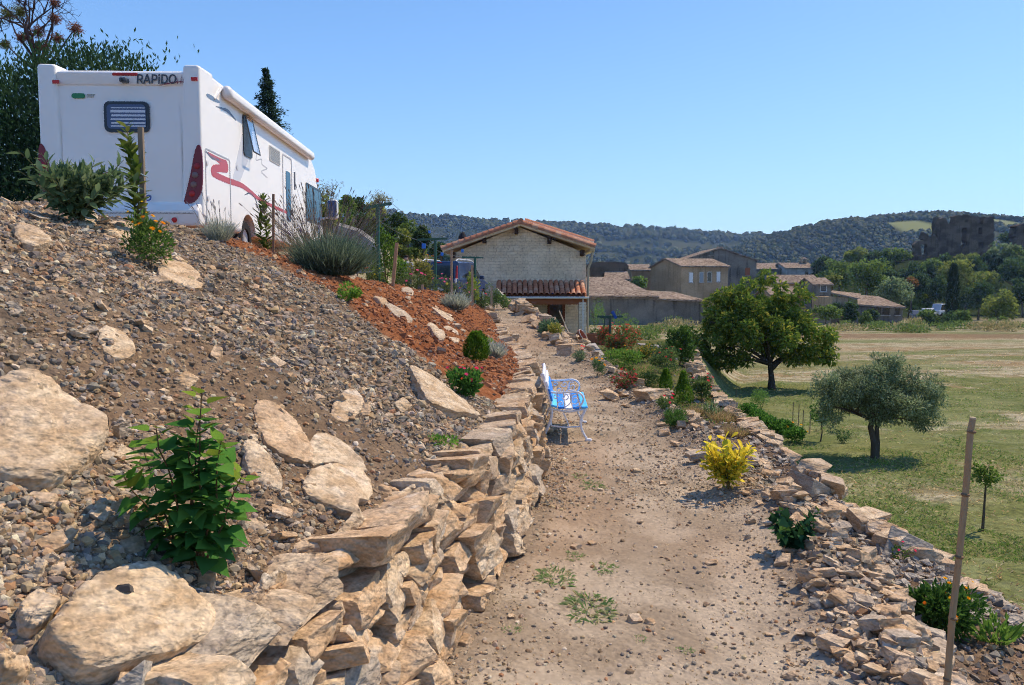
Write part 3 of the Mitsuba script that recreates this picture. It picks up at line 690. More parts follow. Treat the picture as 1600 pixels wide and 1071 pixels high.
# rear window
a, b = rear(163, 159), rear(234, 207)
x0, x1, z0, z1 = a[0], b[0], b[1], a[1]
def rrect(x0, z0, x1, z1, r, n=6):
    return np.array(Polygon([(x0 + r, z0 + r), (x1 - r, z0 + r), (x1 - r, z1 - r), (x0 + r, z1 - r)]).buffer(r, n).exterior.coords)[:-1]
rw_ = rvp('rear_window', onrear(rrect(x0, z0, x1, z1, .08), .045, .03), 'satin', S(30, 38, 52))
scene['blind_glass'] = {'type': 'thindielectric'}
rvp('pane', onrear(rrect(x0 + .045, z0 + .045, x1 - .045, z1 - .045, .06), .012, .006), 'satin', S(62, 82, 118), parent=rw_)
for i, (zz, hh) in enumerate([(.30, .018), (.24, .014), (.185, .012), (.13, .012), (.085, .01), (.35, .006)]):
    rvp('blind_slat', span((x0 + .10 + .01 * (i % 2), .004, z0 + zz - hh), (x1 - .05, .010, z0 + zz + hh)), 'satin', S(196, 204, 216), parent=rw_)
# lettering and decals
def rtext(s, uv0, uv1, y, col, name, bold=True, slant=0.0):
    a, b = rear(*uv0), rear(*uv1)
    m = meshkit.text_mesh(s, 1.0, .01, bold); v, f = vf(m)
    lo, hi = v.min(0), v.max(0); v = (v - lo) / (hi - lo)
    v = np.stack([a[0] + v[:, 0] * (b[0] - a[0]) + slant * v[:, 1], b[1] + v[:, 1] * (a[1] - b[1]), v[:, 2] * .004], 1)
    return rvp(name, move((v, f), RF, (0, y, 0)), 'satin', col)
rtext('RAPiDO', (214, 116), (275, 131.5), .014, S(62, 66, 74), 'lettering', slant=.01)
from shapely.geometry import LineString
def band(pts, w): 
    p = np.asarray(pts, float); n = len(p)
    t = np.linspace(0, n - 1, n * 8); p = np.stack([np.interp(t, np.arange(n), p[:, 0]), np.interp(t, np.arange(n), p[:, 1])], 1)
    for _ in range(6): p[1:-1] = (p[:-2] + 2 * p[1:-1] + p[2:]) / 4
    d = unit(np.gradient(p, axis=0)); nn = np.stack([-d[:, 1], d[:, 0]], 1); ww = np.interp(np.linspace(0, 1, len(p)), np.linspace(0, 1, len(w)), w)[:, None] / 2
    g = Polygon(np.vstack([p + nn * ww, (p - nn * ww)[::-1]])).buffer(0)
    return list(getattr(g, 'geoms', [g]))
def zoomp(*p): return [(x * .35488, 60 + y * .35488) for x, y in p]
for pts, w in [([(700, 208), (760, 195), (815, 188)], [.004, .022, .004]), ([(782, 200), (778, 172)], [.012, .004]), ([(795, 200), (798, 165)], [.012, .004]), ([(806, 196), (812, 155)], [.012, .004])]:
    for g in band([rear(*q_) for q_ in zoomp(*pts)], w): rvp('emblem', onrear(np.array(g.exterior.coords)[:-1], .014), 'satin', S(120, 30, 52))
for g in band([rear(*q_) for q_ in zoomp((425, 603), (520, 580), (640, 566), (738, 563))], [.004, .03, .025, .004]): rvp('red_stripe', onrear(np.array(g.exterior.coords)[:-1], .045), 'satin', S(128, 30, 55))
for g in band([rear(*q_) for q_ in zoomp((430, 612), (520, 596), (545, 592))], [.004, .012, .004]): rvp('grey_stripe', onrear(np.array(g.exterior.coords)[:-1], .045), 'satin', S(120, 125, 140))
a, b = rear(112, 146), rear(133, 154)
rvp('badge', onrear(rrect(a[0], b[1], b[0], a[1], .035), .055, .008), 'satin', S(30, 120, 70))
for i in range(3): rvp('badge_mark', onrear(rrect(rear(135, 148)[0], rear(135, 148 + 2 * i)[1], rear(148 - i, 148)[0], rear(135, 148 + 2 * i)[1] + .008, .003), .06), 'satin', S(120, 128, 122))
rtext('o', (227, 305), (237, 315), -.005, S(60, 90, 160), 'lettering', slant=.02)
# right flank
def poly_side(*p): return [side(*q_) for q_ in zoomp(*p)]
for pts, w, col, nm in [([(935, 505), (985, 540), (1012, 560), (1015, 572), (985, 572), (958, 574), (950, 588), (970, 606), (1020, 628), (1080, 648), (1125, 685), (1150, 708), (1200, 735), (1272, 768)], [.03, .09, .17, .16, .12, .12, .13, .10, .10, .09, .08, .07, .07, .06], (176, 68, 70), 'red_stripe'),
                        ([(925, 498), (950, 525), (1000, 545), (1010, 545)], [.02, .05, .03, .01], (90, 96, 110), 'grey_stripe'), ([(975, 300), (1025, 318), (1060, 362)], [.01, .06, .02], (96, 104, 120), 'grey_stripe'),
                        ([(1090, 690), (1110, 680), (1135, 700), (1150, 760)], [.01, .03, .04, .02], (60, 66, 80), 'grey_stripe'), ([(1150, 490), (1140, 540), (1170, 530), (1165, 555), (1195, 575), (1160, 585), (1190, 615)], [.02] * 7, (170, 172, 178), 'line_drawing')]:
    for g in band(poly_side(*pts), w):
        if not g.is_empty: rvp(nm, onside(np.array(g.exterior.coords)[:-1]), 'satin', S(*col))
rvp('grey_panel', onside([tuple(q_) for q_ in poly_side((1086, 420), (1108, 540), (1062, 652), (1034, 642))], 0, .003), 'satin', S(196, 200, 208))
lo = poly_side((934, 237), (992, 275), (990, 290), (936, 262))
rvp('flank_emblem', onside(smooth_poly(lo, 2), 0, .004), 'satin', S(105, 125, 150))
a, b = side(386, 182), side(399, 252)
zA, zB = side(386, 178)[1], side(393, 246)[1]
ow = rvp('side_window', onside(rrect(a[0], zB, b[0], zA, .07), 0, .02), 'satin', S(22, 24, 28), label='dark side window with its pane propped open')
pv = np.array([(a[0] + .05, zA - .02), (b[0] - .05, zA - .02), (b[0] - .05, zB + .05), (a[0] + .05, zB + .05)])
hinge = np.array([[.03, p[0], p[1]] for p in pv]); ang = .2
for i in (2, 3):
    L = zA - hinge[i][2]; hinge[i] = [.03 + L * math.sin(ang), hinge[i][1], zA - L * math.cos(ang)]
pm = np.vstack([hinge, hinge + [.015, 0, 0]]); pf = np.array([[0, 1, 2], [0, 2, 3], [4, 6, 5], [4, 7, 6], [0, 4, 5], [0, 5, 1], [1, 5, 6], [1, 6, 2], [2, 6, 7], [2, 7, 3], [3, 7, 4], [3, 4, 0]])
rvp('pane', (pm, pf), 'blind_glass', parent=ow)
for p_, q2 in ((0, 3), (1, 2)): rvp('pane_edge', rod(hinge[p_] + [.01, 0, 0], hinge[q2] + [.01, 0, 0], .012, 5), 'satin', S(70, 74, 80), parent=ow)
rvp('pane_edge', rod(hinge[3] + [.01, 0, 0], hinge[2] + [.01, 0, 0], .014, 5), 'satin', S(70, 74, 80), parent=ow)
a, b = side(426, 228), side(442, 259); zA, zB = side(426, 226)[1], side(442, 260)[1]
vg = rvp('vent_grille', onside(rrect(a[0], zB, b[0], zA, .03), 0, .015), 'satin', S(205, 205, 200))
for i in range(9): 
    z = zB + .03 + (zA - zB - .06) * i / 8; rvp('louvre', span((.014, a[0] + .04, z - .012), (.022, b[0] - .04, z + .008)), 'satin', S(150, 150, 146), parent=vg)
# door and hatches: slim grooves and frames on the flank
def outline(t0, z0, t1, z1, w=.018, r=.05, col=(150, 154, 160), name='hatch', d=.005):
    P = Polygon(rrect(t0, z0, t1, z1, r)); ring = P.difference(Polygon(rrect(t0 + w, z0 + w, t1 - w, z1 - w, max(r - w, .01))))
    m = trimesh.creation.extrude_polygon(ring, d, engine='earcut'); return rvp(name, move(vf(m), SF, (0, 0, 0)), 'satin', S(*col))
t0, t1 = side(446, 300)[0], side(460, 300)[0]
dr_ = outline(t0, .42, t1, side(446, 239)[1], .03, .06, (185, 188, 192), 'door', .012)
ta, tb = side(452, 300)[0], side(455.5, 300)[0]
rvp('door_window', onside(rrect(ta - .06, side(453, 345)[1], tb + .1, side(453, 268)[1], .06), 0, .012), 'satin', S(60, 105, 135), parent=dr_)
rvp('door_handle', span((.0, t1 - .2, 1.05), (.03, t1 - .12, 1.16)), 'satin', S(60, 62, 66), parent=dr_)
t2 = side(459, 260)[0]; rvp('grab_handle', rod((.05, t1 + .06, side(459, 268)[1]), (.05, t1 + .06, side(459, 296)[1]), .018), 'satin', S(130, 132, 138))
t0, t1 = side(327, 300)[0], side(365, 300)[0]
hb = outline(max(t0, .05), side(330, 355)[1] - .05, t1, side(330, 232)[1], .02, .06, (168, 172, 178), 'garage_hatch', .008)
for vv in (255, 310): q_ = side(329.5, vv); rvp('hatch_lock', move(lathe([(0, 0), (.045, 0), (.04, .02), (0, .02)], 12), SF, (0, q_[0], q_[1])), 'satin', S(205, 206, 208), parent=hb)
q_ = side(376, 262); rvp('filler_cap', move(lathe([(0, 0), (.05, 0), (.045, .012), (0, .012)], 14), SF, (0, q_[0], q_[1])), 'satin', S(180, 183, 188))
t0, t1 = side(429, 344)[0], side(438, 344)[0]
outline(t0, .55, t1, .98, .02, .03, (165, 168, 172), 'service_hatch', .01)
outline(t1 + .2, .5, t1 + .55, .9, .02, .03, (110, 114, 120), 'service_hatch', .01)
# cab window, windscreen, mirror
a, b, c, d = side(482, 289), side(503, 301), side(505, 350), side(481, 341)
cw = rvp('cab_window', onside([a, b, c, d], 0, .015), 'satin', S(64, 104, 128))
m_ = (a + (b - a) * .45, d + (c - d) * .45)
rvp('divider', onside([m_[0] - [.02, 0], m_[0] + [.03, 0], m_[1] + [.03, 0], m_[1] - [.02, 0]], .015, .012), 'satin', S(24, 28, 32), parent=cw)
ms = [span((.0, min(p[0], q[0]) - .03, min(p[1], q[1]) - .03), (.022, max(p[0], q[0]) + .03, max(p[1], q[1]) + .03)) for p, q in ()]
fr = Polygon([a, b, c, d]).buffer(.05).difference(Polygon([a, b, c, d])); rvp('frame', move(vf(trimesh.creation.extrude_polygon(fr, .02, engine='earcut')), SF), 'satin', S(40, 44, 50), parent=cw)
ws = np.array([[W_ + .15, 7.72, 2.26], [-.15, 7.72, 2.26], [-.12, 8.3, 1.35], [W_ + .12, 8.3, 1.35]]) + [0, .10, .06]
rvp('windscreen', (np.vstack([ws, ws + [0, .01, .008]]), pf), 'window_glass')
q_ = side(512, 338)
mr = rvp('wing_mirror', rbox((.32, 8.1, side(505, 330)[1] + .02), (.26, .16, .5), .06, n=10), 'rv_white', smooth=40)
rvp('mirror_glass', rbox((.32, 8.015, side(505, 330)[1] + .03), (.2, .02, .42), .008), 'satin', S(40, 70, 130), parent=mr)
rvp('arm', rod((-.02, 8.05, 1.2), (.3, 8.1, 1.28), .03), 'satin', S(230, 230, 232), parent=mr)
q_ = side(500, 283); rvp('marker_light', move(rbox((0, 0, 0), (.05, .12, .1), .02), None, (.02, q_[0] - .1, q_[1])), 'satin', S(200, 25, 22))
# awning along the roof edge
ta, tb = side(357, 140)[0], side(486, 244)[0]
za = side(357, 143)[1]; zb = za - .03
aw = rvp('awning', vf(m3.Manifold.batch_hull([m3.Manifold.sphere(.075, 14).translate([.075, float(t_), float(z_)]) for t_, z_ in ((ta, za), (tb, zb), (ta, za - .05), (tb, zb - .05))])), 'rv_white', smooth=40)
rvp('end_cap', vf(m3.Manifold.batch_hull([m3.Manifold.sphere(.082, 12).translate([.075, float(t_), float(z_)]) for t_, z_ in ((ta - .03, za), (ta + .04, za), (ta - .03, za - .05), (ta + .04, za - .05))])), 'satin', S(214, 215, 218), 40, aw)
for d_ in (.5, .0): pass
rvp('roof_rail', tube([(.0, .6, 2.42), (.02, .9, 2.66), (.02, ta, za + .02)], .02, 6), 'satin', S(205, 206, 210))
# wheels
for i, y in enumerate(WY):
    for x in (-.16, W_ + .16):
        MX = np.array([[0, 0, 1.0], [1, 0, 0], [0, 1, 0]])
        wh = rvp('wheel', move(lathe([(.20, -.11), (.31, -.11), (.345, -.06), (.345, .06), (.31, .11), (.2, .11), (.2, -.11)], 28), MX, (x, y, .345)), 'matte', S(38, 38, 40), 30)
        rvp('rim', move(lathe([(0, -.03), (.07, -.03), (.09, .05), (.19, .08), (.2, .0), (.2, -.09), (0, -.09)], 20) if x > -1 else lathe([(0, .09), (.2, .09), (.2, 0), (.19, -.08), (.09, -.05), (.07, .03), (0, .03)], 20), MX, (x, y, .345)), 'satin', S(190, 192, 196), 30, wh)
# ---------------------------------------------------------------- plants: builders
def leaf_shape(kind, L, W, fold=.25, curl=.15):
    o = {'delta': [(0, 0), (.06, .36), (.22, .5), (.42, .42), (.7, .2), (1, 0)], 'lance': [(0, 0), (.2, .34), (.45, .5), (.75, .34), (1, 0)],
         'obov': [(0, 0), (.25, .2), (.55, .44), (.8, .46), (.95, .2), (1, 0)]}[kind]
    v = []
    for a, b in o: v.append((a * L, 0, -curl * L * a * a))
    m = len(o)
    for sgn in (1, -1):
        for a, b in o[1:-1]: v.append((a * L, sgn * b * W, fold * b * W - curl * L * a * a))
    f = []
    for s in range(2):
        e = [0] + [m + s * (m - 2) + i for i in range(m - 2)] + [m - 1]
        for i in range(m - 1):
            q4 = [i, i + 1, e[i + 1], e[i]]
            for t in ((q4[0], q4[1], q4[2]), (q4[0], q4[2], q4[3])):
                if len(set(t)) == 3: f.append(t if s == 0 else t[::-1])
    return np.array(v, float), np.array(f)
def leaf_protos(kind, L, W, cols, bsdf, n, rng, fold=.25, curl=.15):
    out = []
    for i in range(n):
        v, f = leaf_shape(kind, L, W, fold * rng.uniform(.5, 1.4), curl * rng.uniform(-.2, 1.6)); c = np.asarray(cols[i % len(cols)]) * rng.uniform(.85, 1.15)
        out.append(mikit.ply((v, f), bsdf, True, uv=pack(np.broadcast_to(c * 1.5, (len(v), 3)))))
    return out
def put_leaf(k, proto, P, D, N, s):
    M = np.eye(4); D = unit(D); B = unit(np.cross(N, D)); N2 = np.cross(D, B)
    M[:3, :3] = np.stack([D, B, N2], 1) * s; M[:3, 3] = P
    scene[k] = {**proto, 'to_world': T(M.tolist())}; USED.add(k)
def stems(rng, base, n, h, spread, wig=.06, k=7, vary=.25):
    out = []
    for i in range(n):
        a = rng.uniform(0, 6.28); r = spread * math.sqrt(rng.uniform(.05, 1)); hh = h * rng.uniform(1 - vary, 1)
        t = np.linspace(0, 1, k)[:, None]
        p = base + np.hstack([np.cos(a) * r * t ** 1.4, np.sin(a) * r * t ** 1.4, hh * t]) + np.cumsum(rng.normal(size=(k, 3)) * wig * h / k, 0) * t
        out.append(p)
    return out
def along(p, t):
    s = np.linspace(0, 1, len(p)); c = np.stack([np.interp(t, s, p[:, i]) for i in range(3)], -1)
    d = np.stack([np.interp(np.minimum(t + .03, 1), s, p[:, i]) - np.interp(np.maximum(t - .03, 0), s, p[:, i]) for i in range(3)], -1)
    return c, unit(d)
UP = np.array([0, 0, 1.0])
def leafy(name, label, cat, rng, st, per, kind, L, W, cols, bsdf='leaf', t0=.15, stemr=.006, stemcol=(.12, .08, .04), lift=.35, droop=0.0, tipcols=None, group=None, petiole=.0):
    """a plant whose leaves are large enough to be picked apart: each leaf is a part"""
    k = thing(name, label, cat, group)
    for p in st: part(k, 'stem', tube(p, np.linspace(stemr, stemr * .35, len(p)), 5), 'matte', True, stemcol)
    pr = leaf_protos(kind, L, W, cols, bsdf, 8, rng); tp = leaf_protos(kind, L, W, tipcols, bsdf, 4, rng) if tipcols else pr
    for p in st:
        for i in range(per):
            t = t0 + (1 - t0) * (i + rng.uniform(0, .8)) / per
            c, d = along(p, np.array(min(t, 1.0)))
            a = i * 2.4 + rng.uniform(-.5, .5)
            side_ = unit(np.cross(d, [math.cos(a), math.sin(a), .1])); D = unit(side_ * 1.0 + d * (lift + .5 * t * t) - UP * droop + rng.normal(size=3) * .18)
            N = unit(d + UP * .8 + np.array(SUN) * .25 + rng.normal(size=3) * .5)
            put_leaf(pkey(k, 'leaf'), (tp if t > .86 else pr)[int(rng.integers(len(tp if t > .86 else pr)))], c + D * petiole * L, D, N, rng.uniform(.65, 1.1) * (.75 if t > .9 else 1))
    return k
def flower(c, n, r, rng, col, ccol=(.5, .25, .02), petals=9, cup=.3):
    n = unit(n); a = unit(np.cross(n, [.3, .5, .8])); b = np.cross(n, a)
    th = np.arange(petals) * 6.283 / petals + rng.uniform(0, 1)
    D = np.cos(th)[:, None] * a + np.sin(th)[:, None] * b + n * cup
    m1 = leaves(np.repeat(c[None], petals, 0), D, np.repeat(n[None], petals, 0), r, r * .62, np.asarray(col) * rng.uniform(.85, 1.1, (petals, 1)), .12, .6)
    D2 = np.cos(th + .3)[:, None] * a + np.sin(th + .3)[:, None] * b + n * (cup + .5)
    m2 = leaves(np.repeat((c + n * .003)[None], petals, 0), D2, np.repeat(n[None], petals, 0), r * .65, r * .5, np.asarray(col) * rng.uniform(.8, 1.05, (petals, 1)), .12, .6)
    m3_ = rbox(c + n * r * .12, (r * .4,) * 3, r * .15, None, 6)
    return join([m1, m2, (m3_[0], m3_[1], np.broadcast_to(ccol, (len(m3_[0]), 3)))])
def shellpts(rng, n, c, R, fill=.45, zmin=None, lumps=9, lump=.45):
    """points through a lumpy ellipsoid, with their outward directions"""
    c, R = np.asarray(c, float), np.asarray(R, float)
    K = rdir(rng, lumps) * rng.uniform(.35, .75, (lumps, 1)); K[0] = 0
    w = rng.integers(lumps, size=n); rad = np.where(w == 0, .75, lump * rng.uniform(.7, 1.2, lumps)[w])
    d = rdir(rng, n); q = K[w] + d * (rad * rng.uniform(fill, 1, n) ** (1 / 2.0))[:, None]
    if zmin is not None: ok = q[:, 2] * R[2] + c[2] > zmin; q, d = q[ok], d[ok]
    return c + q * R, unit(q / R + d * .4)
def bush(name, label, cat, rng, base, h, rx, n, L, W, cols, ry=None, bsdf='leaf', up=.4, stem=3, group=None, fill=.4, lumps=10, flowers=(), stemcol=(.13, .09, .05), cz=.52, lump=.45, outl=.8, rand=.6):
    k = thing(name, label, cat, group); ry = ry or rx
    c = base + np.array([0, 0, h * cz]); P, O = shellpts(rng, n, c, (rx, ry, h * (1 - cz + .02)), fill, base[2] - .02, lumps, lump)
    D = O * outl + UP * up + rng.normal(size=P.shape) * rand
    cc = np.asarray(cols)[rng.integers(len(cols), size=len(P))] * rng.uniform(.75, 1.25, (len(P), 1))
    N = O + UP * .6 + rng.normal(size=P.shape) * .5
    part(k, 'foliage', leaves(P, D, N, L * rng.uniform(.6, 1.2, len(P)), W * rng.uniform(.7, 1.2, len(P)), cc), bsdf)
    if stem: part(k, 'stem', join([tube(p, np.linspace(.012, .004, len(p)) * max(h, .3), 5) for p in stems(rng, base - [0, 0, .03], stem, h * .7, rx * .5)]), 'matte', True, stemcol)
    for col, nf, r in flowers:
        sel = rng.permutation(len(P)); sel = sel[(O[sel] @ np.array([.15, -.55, .8])) > .35][:max(2, int(nf * .7))]
        for i in sel: part(k, 'flower', flower(P[i] + O[i] * L * .8 + UP * L * .5, unit(UP * .7 + O[i] + np.array([0, -.3, 0])), r * .8 * rng.uniform(.7, 1.15), rng, np.asarray(col) * rng.uniform(.85, 1.1)), 'leaf')
    return k
def tufted(name, label, cat, rng, base, h, r, n, W, cols, group=None, lean=.6, stalks=0, stalkh=0, headcol=None, bsdf='leaf'):
    """upright narrow blades from one root (lavender, iris, grass)"""
    k = thing(name, label, cat, group)
    def blades(m, hh, ww, cc, le, k0=.0):
        a = rng.uniform(0, 6.28, m); q_ = np.sqrt(rng.uniform(0, 1, m)); P = base + np.stack([np.cos(a) * q_ * r * .55, np.sin(a) * q_ * r * .55, 0 * a + k0], 1)
        D = np.stack([np.cos(a) * q_ * le, np.sin(a) * q_ * le, np.ones(m)], 1) + rng.normal(size=(m, 3)) * .16
        return leaves(P, D, rdir(rng, m), hh * rng.uniform(.55, 1.05, m), ww, cc, .2, .5, .0)
    cc = np.asarray(cols)[rng.integers(len(cols), size=n)] * rng.uniform(.75, 1.25, (n, 1))
    low = blades(n, h, W, cc, lean)
    a = rng.normal(size=(n, 3)) * [r * .42, r * .42, h * .22] + base + [0, 0, h * .42]; ok = a[:, 2] > base[2]
    a = a[ok]; D = (a - base) * [1, 1, .6] / max(r, .05) + UP * .8 + rng.normal(size=a.shape) * .3
    part(k, 'foliage', join([low, leaves(a, D, rdir(rng, len(a)), h * .3, W, cc[:len(a)])]), bsdf)
    if stalks:
        ms, hs = [], []
        for i in range(stalks):
            th = rng.uniform(0, 6.28); q_ = math.sqrt(rng.uniform()); d = unit(np.array([math.cos(th) * q_ * lean * 1.2, math.sin(th) * q_ * lean * 1.2, 1.0]) + rng.normal(size=3) * .08)
            p0 = base + np.array([math.cos(th), math.sin(th), 0]) * q_ * r * .5 + UP * h * .3; p1 = p0 + d * (stalkh - h * .3) * rng.uniform(.6, 1.05)
            ms.append(tube([p0, (p0 + p1) / 2 + rng.normal(size=3) * .015, p1], [.0028, .0024, .002], 4)); hs.append(tube([p1 - d * .02, p1 + d * .02, p1 + d * .05], [.004, .008, .003], 5))
        part(k, 'stalk', join(ms), 'matte', True, (.20, .17, .12), kind='stuff'); part(k, 'flower_head', join(hs), 'matte', True, headcol if headcol is not None else (.2, .17, .15), kind='stuff')
    return k
def conifer_shrub(name, label, rng, base, prof, n, L, W, cols, group=None):
    k = thing(name, label, 'shrub', group)
    prof = np.asarray(prof, float); t = rng.uniform(0, 1, n) ** .8; hz = np.interp(t, np.linspace(0, 1, len(prof)), prof[:, 1]); rr_ = np.interp(t, np.linspace(0, 1, len(prof)), prof[:, 0])
    a = rng.uniform(0, 6.28, n); rad = rr_ * (rng.uniform(.55, 1, n) ** .5) * (1 + .14 * np.sin(a * 5 + hz * 30))
    P = base + np.stack([np.cos(a) * rad, np.sin(a) * rad, hz], 1)
    O = np.stack([np.cos(a), np.sin(a), 0 * a], 1)
    cc = np.asarray(cols)[rng.integers(len(cols), size=n)] * rng.uniform(.75, 1.25, (n, 1))
    part(k, 'foliage', leaves(P, O * .55 + UP + rng.normal(size=P.shape) * .28, O, L * rng.uniform(.6, 1.2, n), W, cc), 'leaf')
    part(k, 'trunk', rod(base - [0, 0, .05], base + [0, 0, prof[-1, 1] * .8], .015 * prof[-1, 1] + .004), 'matte', True, (.1, .07, .04))
    return k
def bark_tree(k, rng, base, trunk, limbs, r0, col=(.12, .095, .07), sides=9):
    t = np.asarray(trunk, float) + base; n = len(t)
    rad = np.linspace(r0, r0 * .62, n); rad[0] *= 1.35
    part(k, 'trunk', tube(t, rad, sides), 'bark', True, col)
    for p, r in limbs: part(k, 'limb', tube(np.asarray(p), np.linspace(r, r * .3, len(p)), 6), 'bark', True, col)
scene['bark'] = {'type': 'twosided', 'b': {'type': 'bumpmap', 'arbitrary': {'type': 'diffuse', 'reflectance': VC}, 'bump_texture': mikit.proc(lambda p, n, uv: fbm(p.x * 30, p.y * 30, p.z * 7, 3)), 'scale': .04}}
def curve(a, b, rng, w=.12, k=6):
    a, b = np.asarray(a, float), np.asarray(b, float); t = np.linspace(0, 1, k)[:, None]; L = np.linalg.norm(b - a)
    m = a + (b - a) * t + np.sin(t * np.pi) * (rng.normal(size=3) * w * L) + UP * (t * (1 - t)) * L * .35
    return m
def tree(name, label, rng, base, h, crown, nl, L, W, cols, trunkh=.3, r0=None, group=None, clumps=40, cr=.32, bsdf='leaf', limbs=7, hang=.0, cat='tree', trunk=None, flat=1.0, barkcol=(.12, .095, .07), clear=.25):
    """crown: list of (dx, dy, dz, rx, ry, rz) ellipsoids about the base"""
    k = thing(name, label, cat, group); r0 = r0 or h * .035; cr0 = cr
    E = np.asarray(crown, float); vol = (E[:, 3] * E[:, 4] * E[:, 5]) ** .7
    w = rng.choice(len(E), clumps, p=vol / vol.sum()); d = rdir(rng, clumps); C = E[w, :3] + d * E[w, 3:] * (rng.uniform(clear, 1, (clumps, 1)) ** .55) * .85
    R = cr0 * E[w, 3:].mean(1) * rng.uniform(.6, 1.25, clumps)
    m = rng.choice(clumps, nl, p=R ** 2 / (R ** 2).sum()); dd = rdir(rng, nl)
    P = base + C[m] + dd * (R[m] * rng.uniform(.15, 1, nl) ** .5)[:, None] * [1, 1, .8 * flat]
    tone = rng.uniform(.8, 1.2, clumps)[m] * rng.uniform(.75, 1.25, nl)
    cc = np.asarray(cols)[rng.integers(len(cols), size=nl)] * tone[:, None]
    D = dd + rng.normal(size=P.shape) * .7 - UP * hang; N = dd * .7 + UP * .8 + rng.normal(size=P.shape) * .5
    part(k, 'crown', leaves(P, D, N, L * rng.uniform(.6, 1.2, nl), W * rng.uniform(.7, 1.2, nl), np.clip(cc, 0, 1)), bsdf)
    tr = trunk if trunk is not None else [[0, 0, -.1], [.02 * h * rng.normal(), 0, h * trunkh * .5], [.03 * h * rng.normal(), .02 * h * rng.normal(), h * trunkh]]
    top = base + np.asarray(tr[-1]); order = rng.permutation(clumps)[:limbs]
    bark_tree(k, rng, base, tr, [(curve(top - UP * h * .02, base + C[i], rng), r0 * .36) for i in order], r0, barkcol)
    return k
GRN = [(.045, .085, .018), (.06, .11, .025), (.035, .07, .018)]
# ---------------------------------------------------------------- plants on the bank
rp = np.random.default_rng(3)
def m_(y): return y / FOC
# glossy sapling in the foreground: every leaf a part
b0 = gp(305, 893); hh = 285 * m_(b0[1])
st = []
for dx, tp, ln in [(-.02, -.30, .66), (0, .05, 1.0), (.01, .12, .92), (-.01, -.12, .86), (.02, .22, .72), (.0, -.02, .78), (.02, .30, .55), (-.03, -.38, .55)]:
    t = np.linspace(0, 1, 8)[:, None]
    st.append(b0 + np.hstack([dx + tp * hh * .85 * t ** 1.1, rp.normal() * .1 * hh * t - .04 * t, ln * hh * t]) + np.cumsum(rp.normal(size=(8, 3)) * .006, 0))
dark = [(.042, .125, .026), (.06, .165, .032), (.036, .105, .026), (.085, .2, .04)]
leafy('poplar_sapling', 'bushy glossy green sapling with broad pointed leaves growing between the large boulders', 'plant', rp, st, 34, 'delta', .082, .072, dark, 'gloss_leaf', .12, .005, (.14, .085, .04), .25, .25, [(.10, .19, .03), (.14, .2, .03), (.09, .2, .03)], petiole=.25)
# broad leaved bush on the crest
b0 = gp(125, 352); hh = 105 * m_(b0[1])
k = leafy('sage_bush', 'grey green bush with broad soft leaves on the bank crest before the motorhome', 'bush', rp, stems(rp, b0, 24, hh, hh * .85, vary=.6), 12, 'lance', .145, .055, [(.085, .135, .06), (.11, .165, .08), (.06, .10, .045), (.14, .19, .10)], 'leaf', .1, .006, (.1, .1, .05), .55)
P, O = shellpts(rp, 1100, b0 + [0, 0, hh * .5], (hh * .6, hh * .5, hh * .42), .3, b0[2], 14, .38)
part(k, 'foliage', leaves(P, O * .6 + UP * .7 + rp.normal(size=P.shape) * .5, O + UP * .6 + rp.normal(size=P.shape) * .5, .10 * rp.uniform(.6, 1.2, len(P)), .034, np.array([(.085, .135, .06), (.11, .165, .08), (.06, .10, .045), (.14, .19, .10)])[rp.integers(4, size=len(P))]), 'leaf')
# saplings tied to stakes
def stake(name, label, u, v0, v1, r, y=None, lean=0.0, col=(.30, .215, .14)):
    b = gp(u, v0) if y is None else at(u, v0, y); k = thing(name, label, 'stake'); h = (v0 - v1) * m_(b[1]); dx = lean * m_(b[1])
    part(k, 'post', box(b + [dx / 2, 0, h / 2 - .1], (r * 2, r * 1.6, h + .2), roty(math.atan2(dx, h))), 'wood', col=col); return k, b, h
scene['wood'] = {'type': 'twosided', 'b': {'type': 'bumpmap', 'arbitrary': {'type': 'principled', 'base_color': VC, 'roughness': .8, 'specular': .2}, 'bump_texture': mikit.proc(lambda p, n, uv: fbm(p.x * 60, p.y * 60, p.z * 6, 3)), 'scale': .01}}
YB = gp(222, 372)[1]
k, b1, h1 = stake('wooden_stake', 'square grey wooden stake with the young bay sapling tied to it', 225, 352, 203, .022, YB, col=(.24, .19, .145))
part(k, 'tie', tube([b1 + [-.06, 0, h1 * .18], b1 + [.0, -.03, h1 * .19], b1 + [.05, -.02, h1 * .17]], .006, 4), 'matte', True, (.35, .45, .5)); part(k, 'tie', tube([b1 + [-.08, 0, h1 * .50], b1 + [.0, -.03, h1 * .52], b1 + [.06, -.02, h1 * .49]], .006, 4), 'matte', True, (.35, .45, .5))
c0 = at(214, 358, YB); hh = 158 * m_(YB)
st = [c0 + np.array([[-.0, 0, 0], [-.02, 0, hh * .3], [-.05, .02, hh * .6], [-.06, 0, hh]]), c0 + np.array([[0, 0, 0], [.03, -.02, hh * .25], [.02, -.03, hh * .55], [-.03, -.02, hh * .8]])]
leafy('bay_sapling', 'tall narrow young bay sapling tied to the square stake behind the marigolds', 'sapling', rp, st, 58, 'lance', .15, .06, [(.07, .115, .02), (.10, .145, .03), (.06, .09, .02), (.13, .16, .04)], 'gloss_leaf', .05, .007, (.12, .09, .04), .5)
YC = 11.9
k, b1, h1 = stake('wooden_stake', 'reddish wooden stake beside the young laurel at the flank of the motorhome', 427, 396, 305, .017, YC, 2, (.30, .18, .115))
c0 = at(416, 396, YC); hh = 90 * m_(YC)
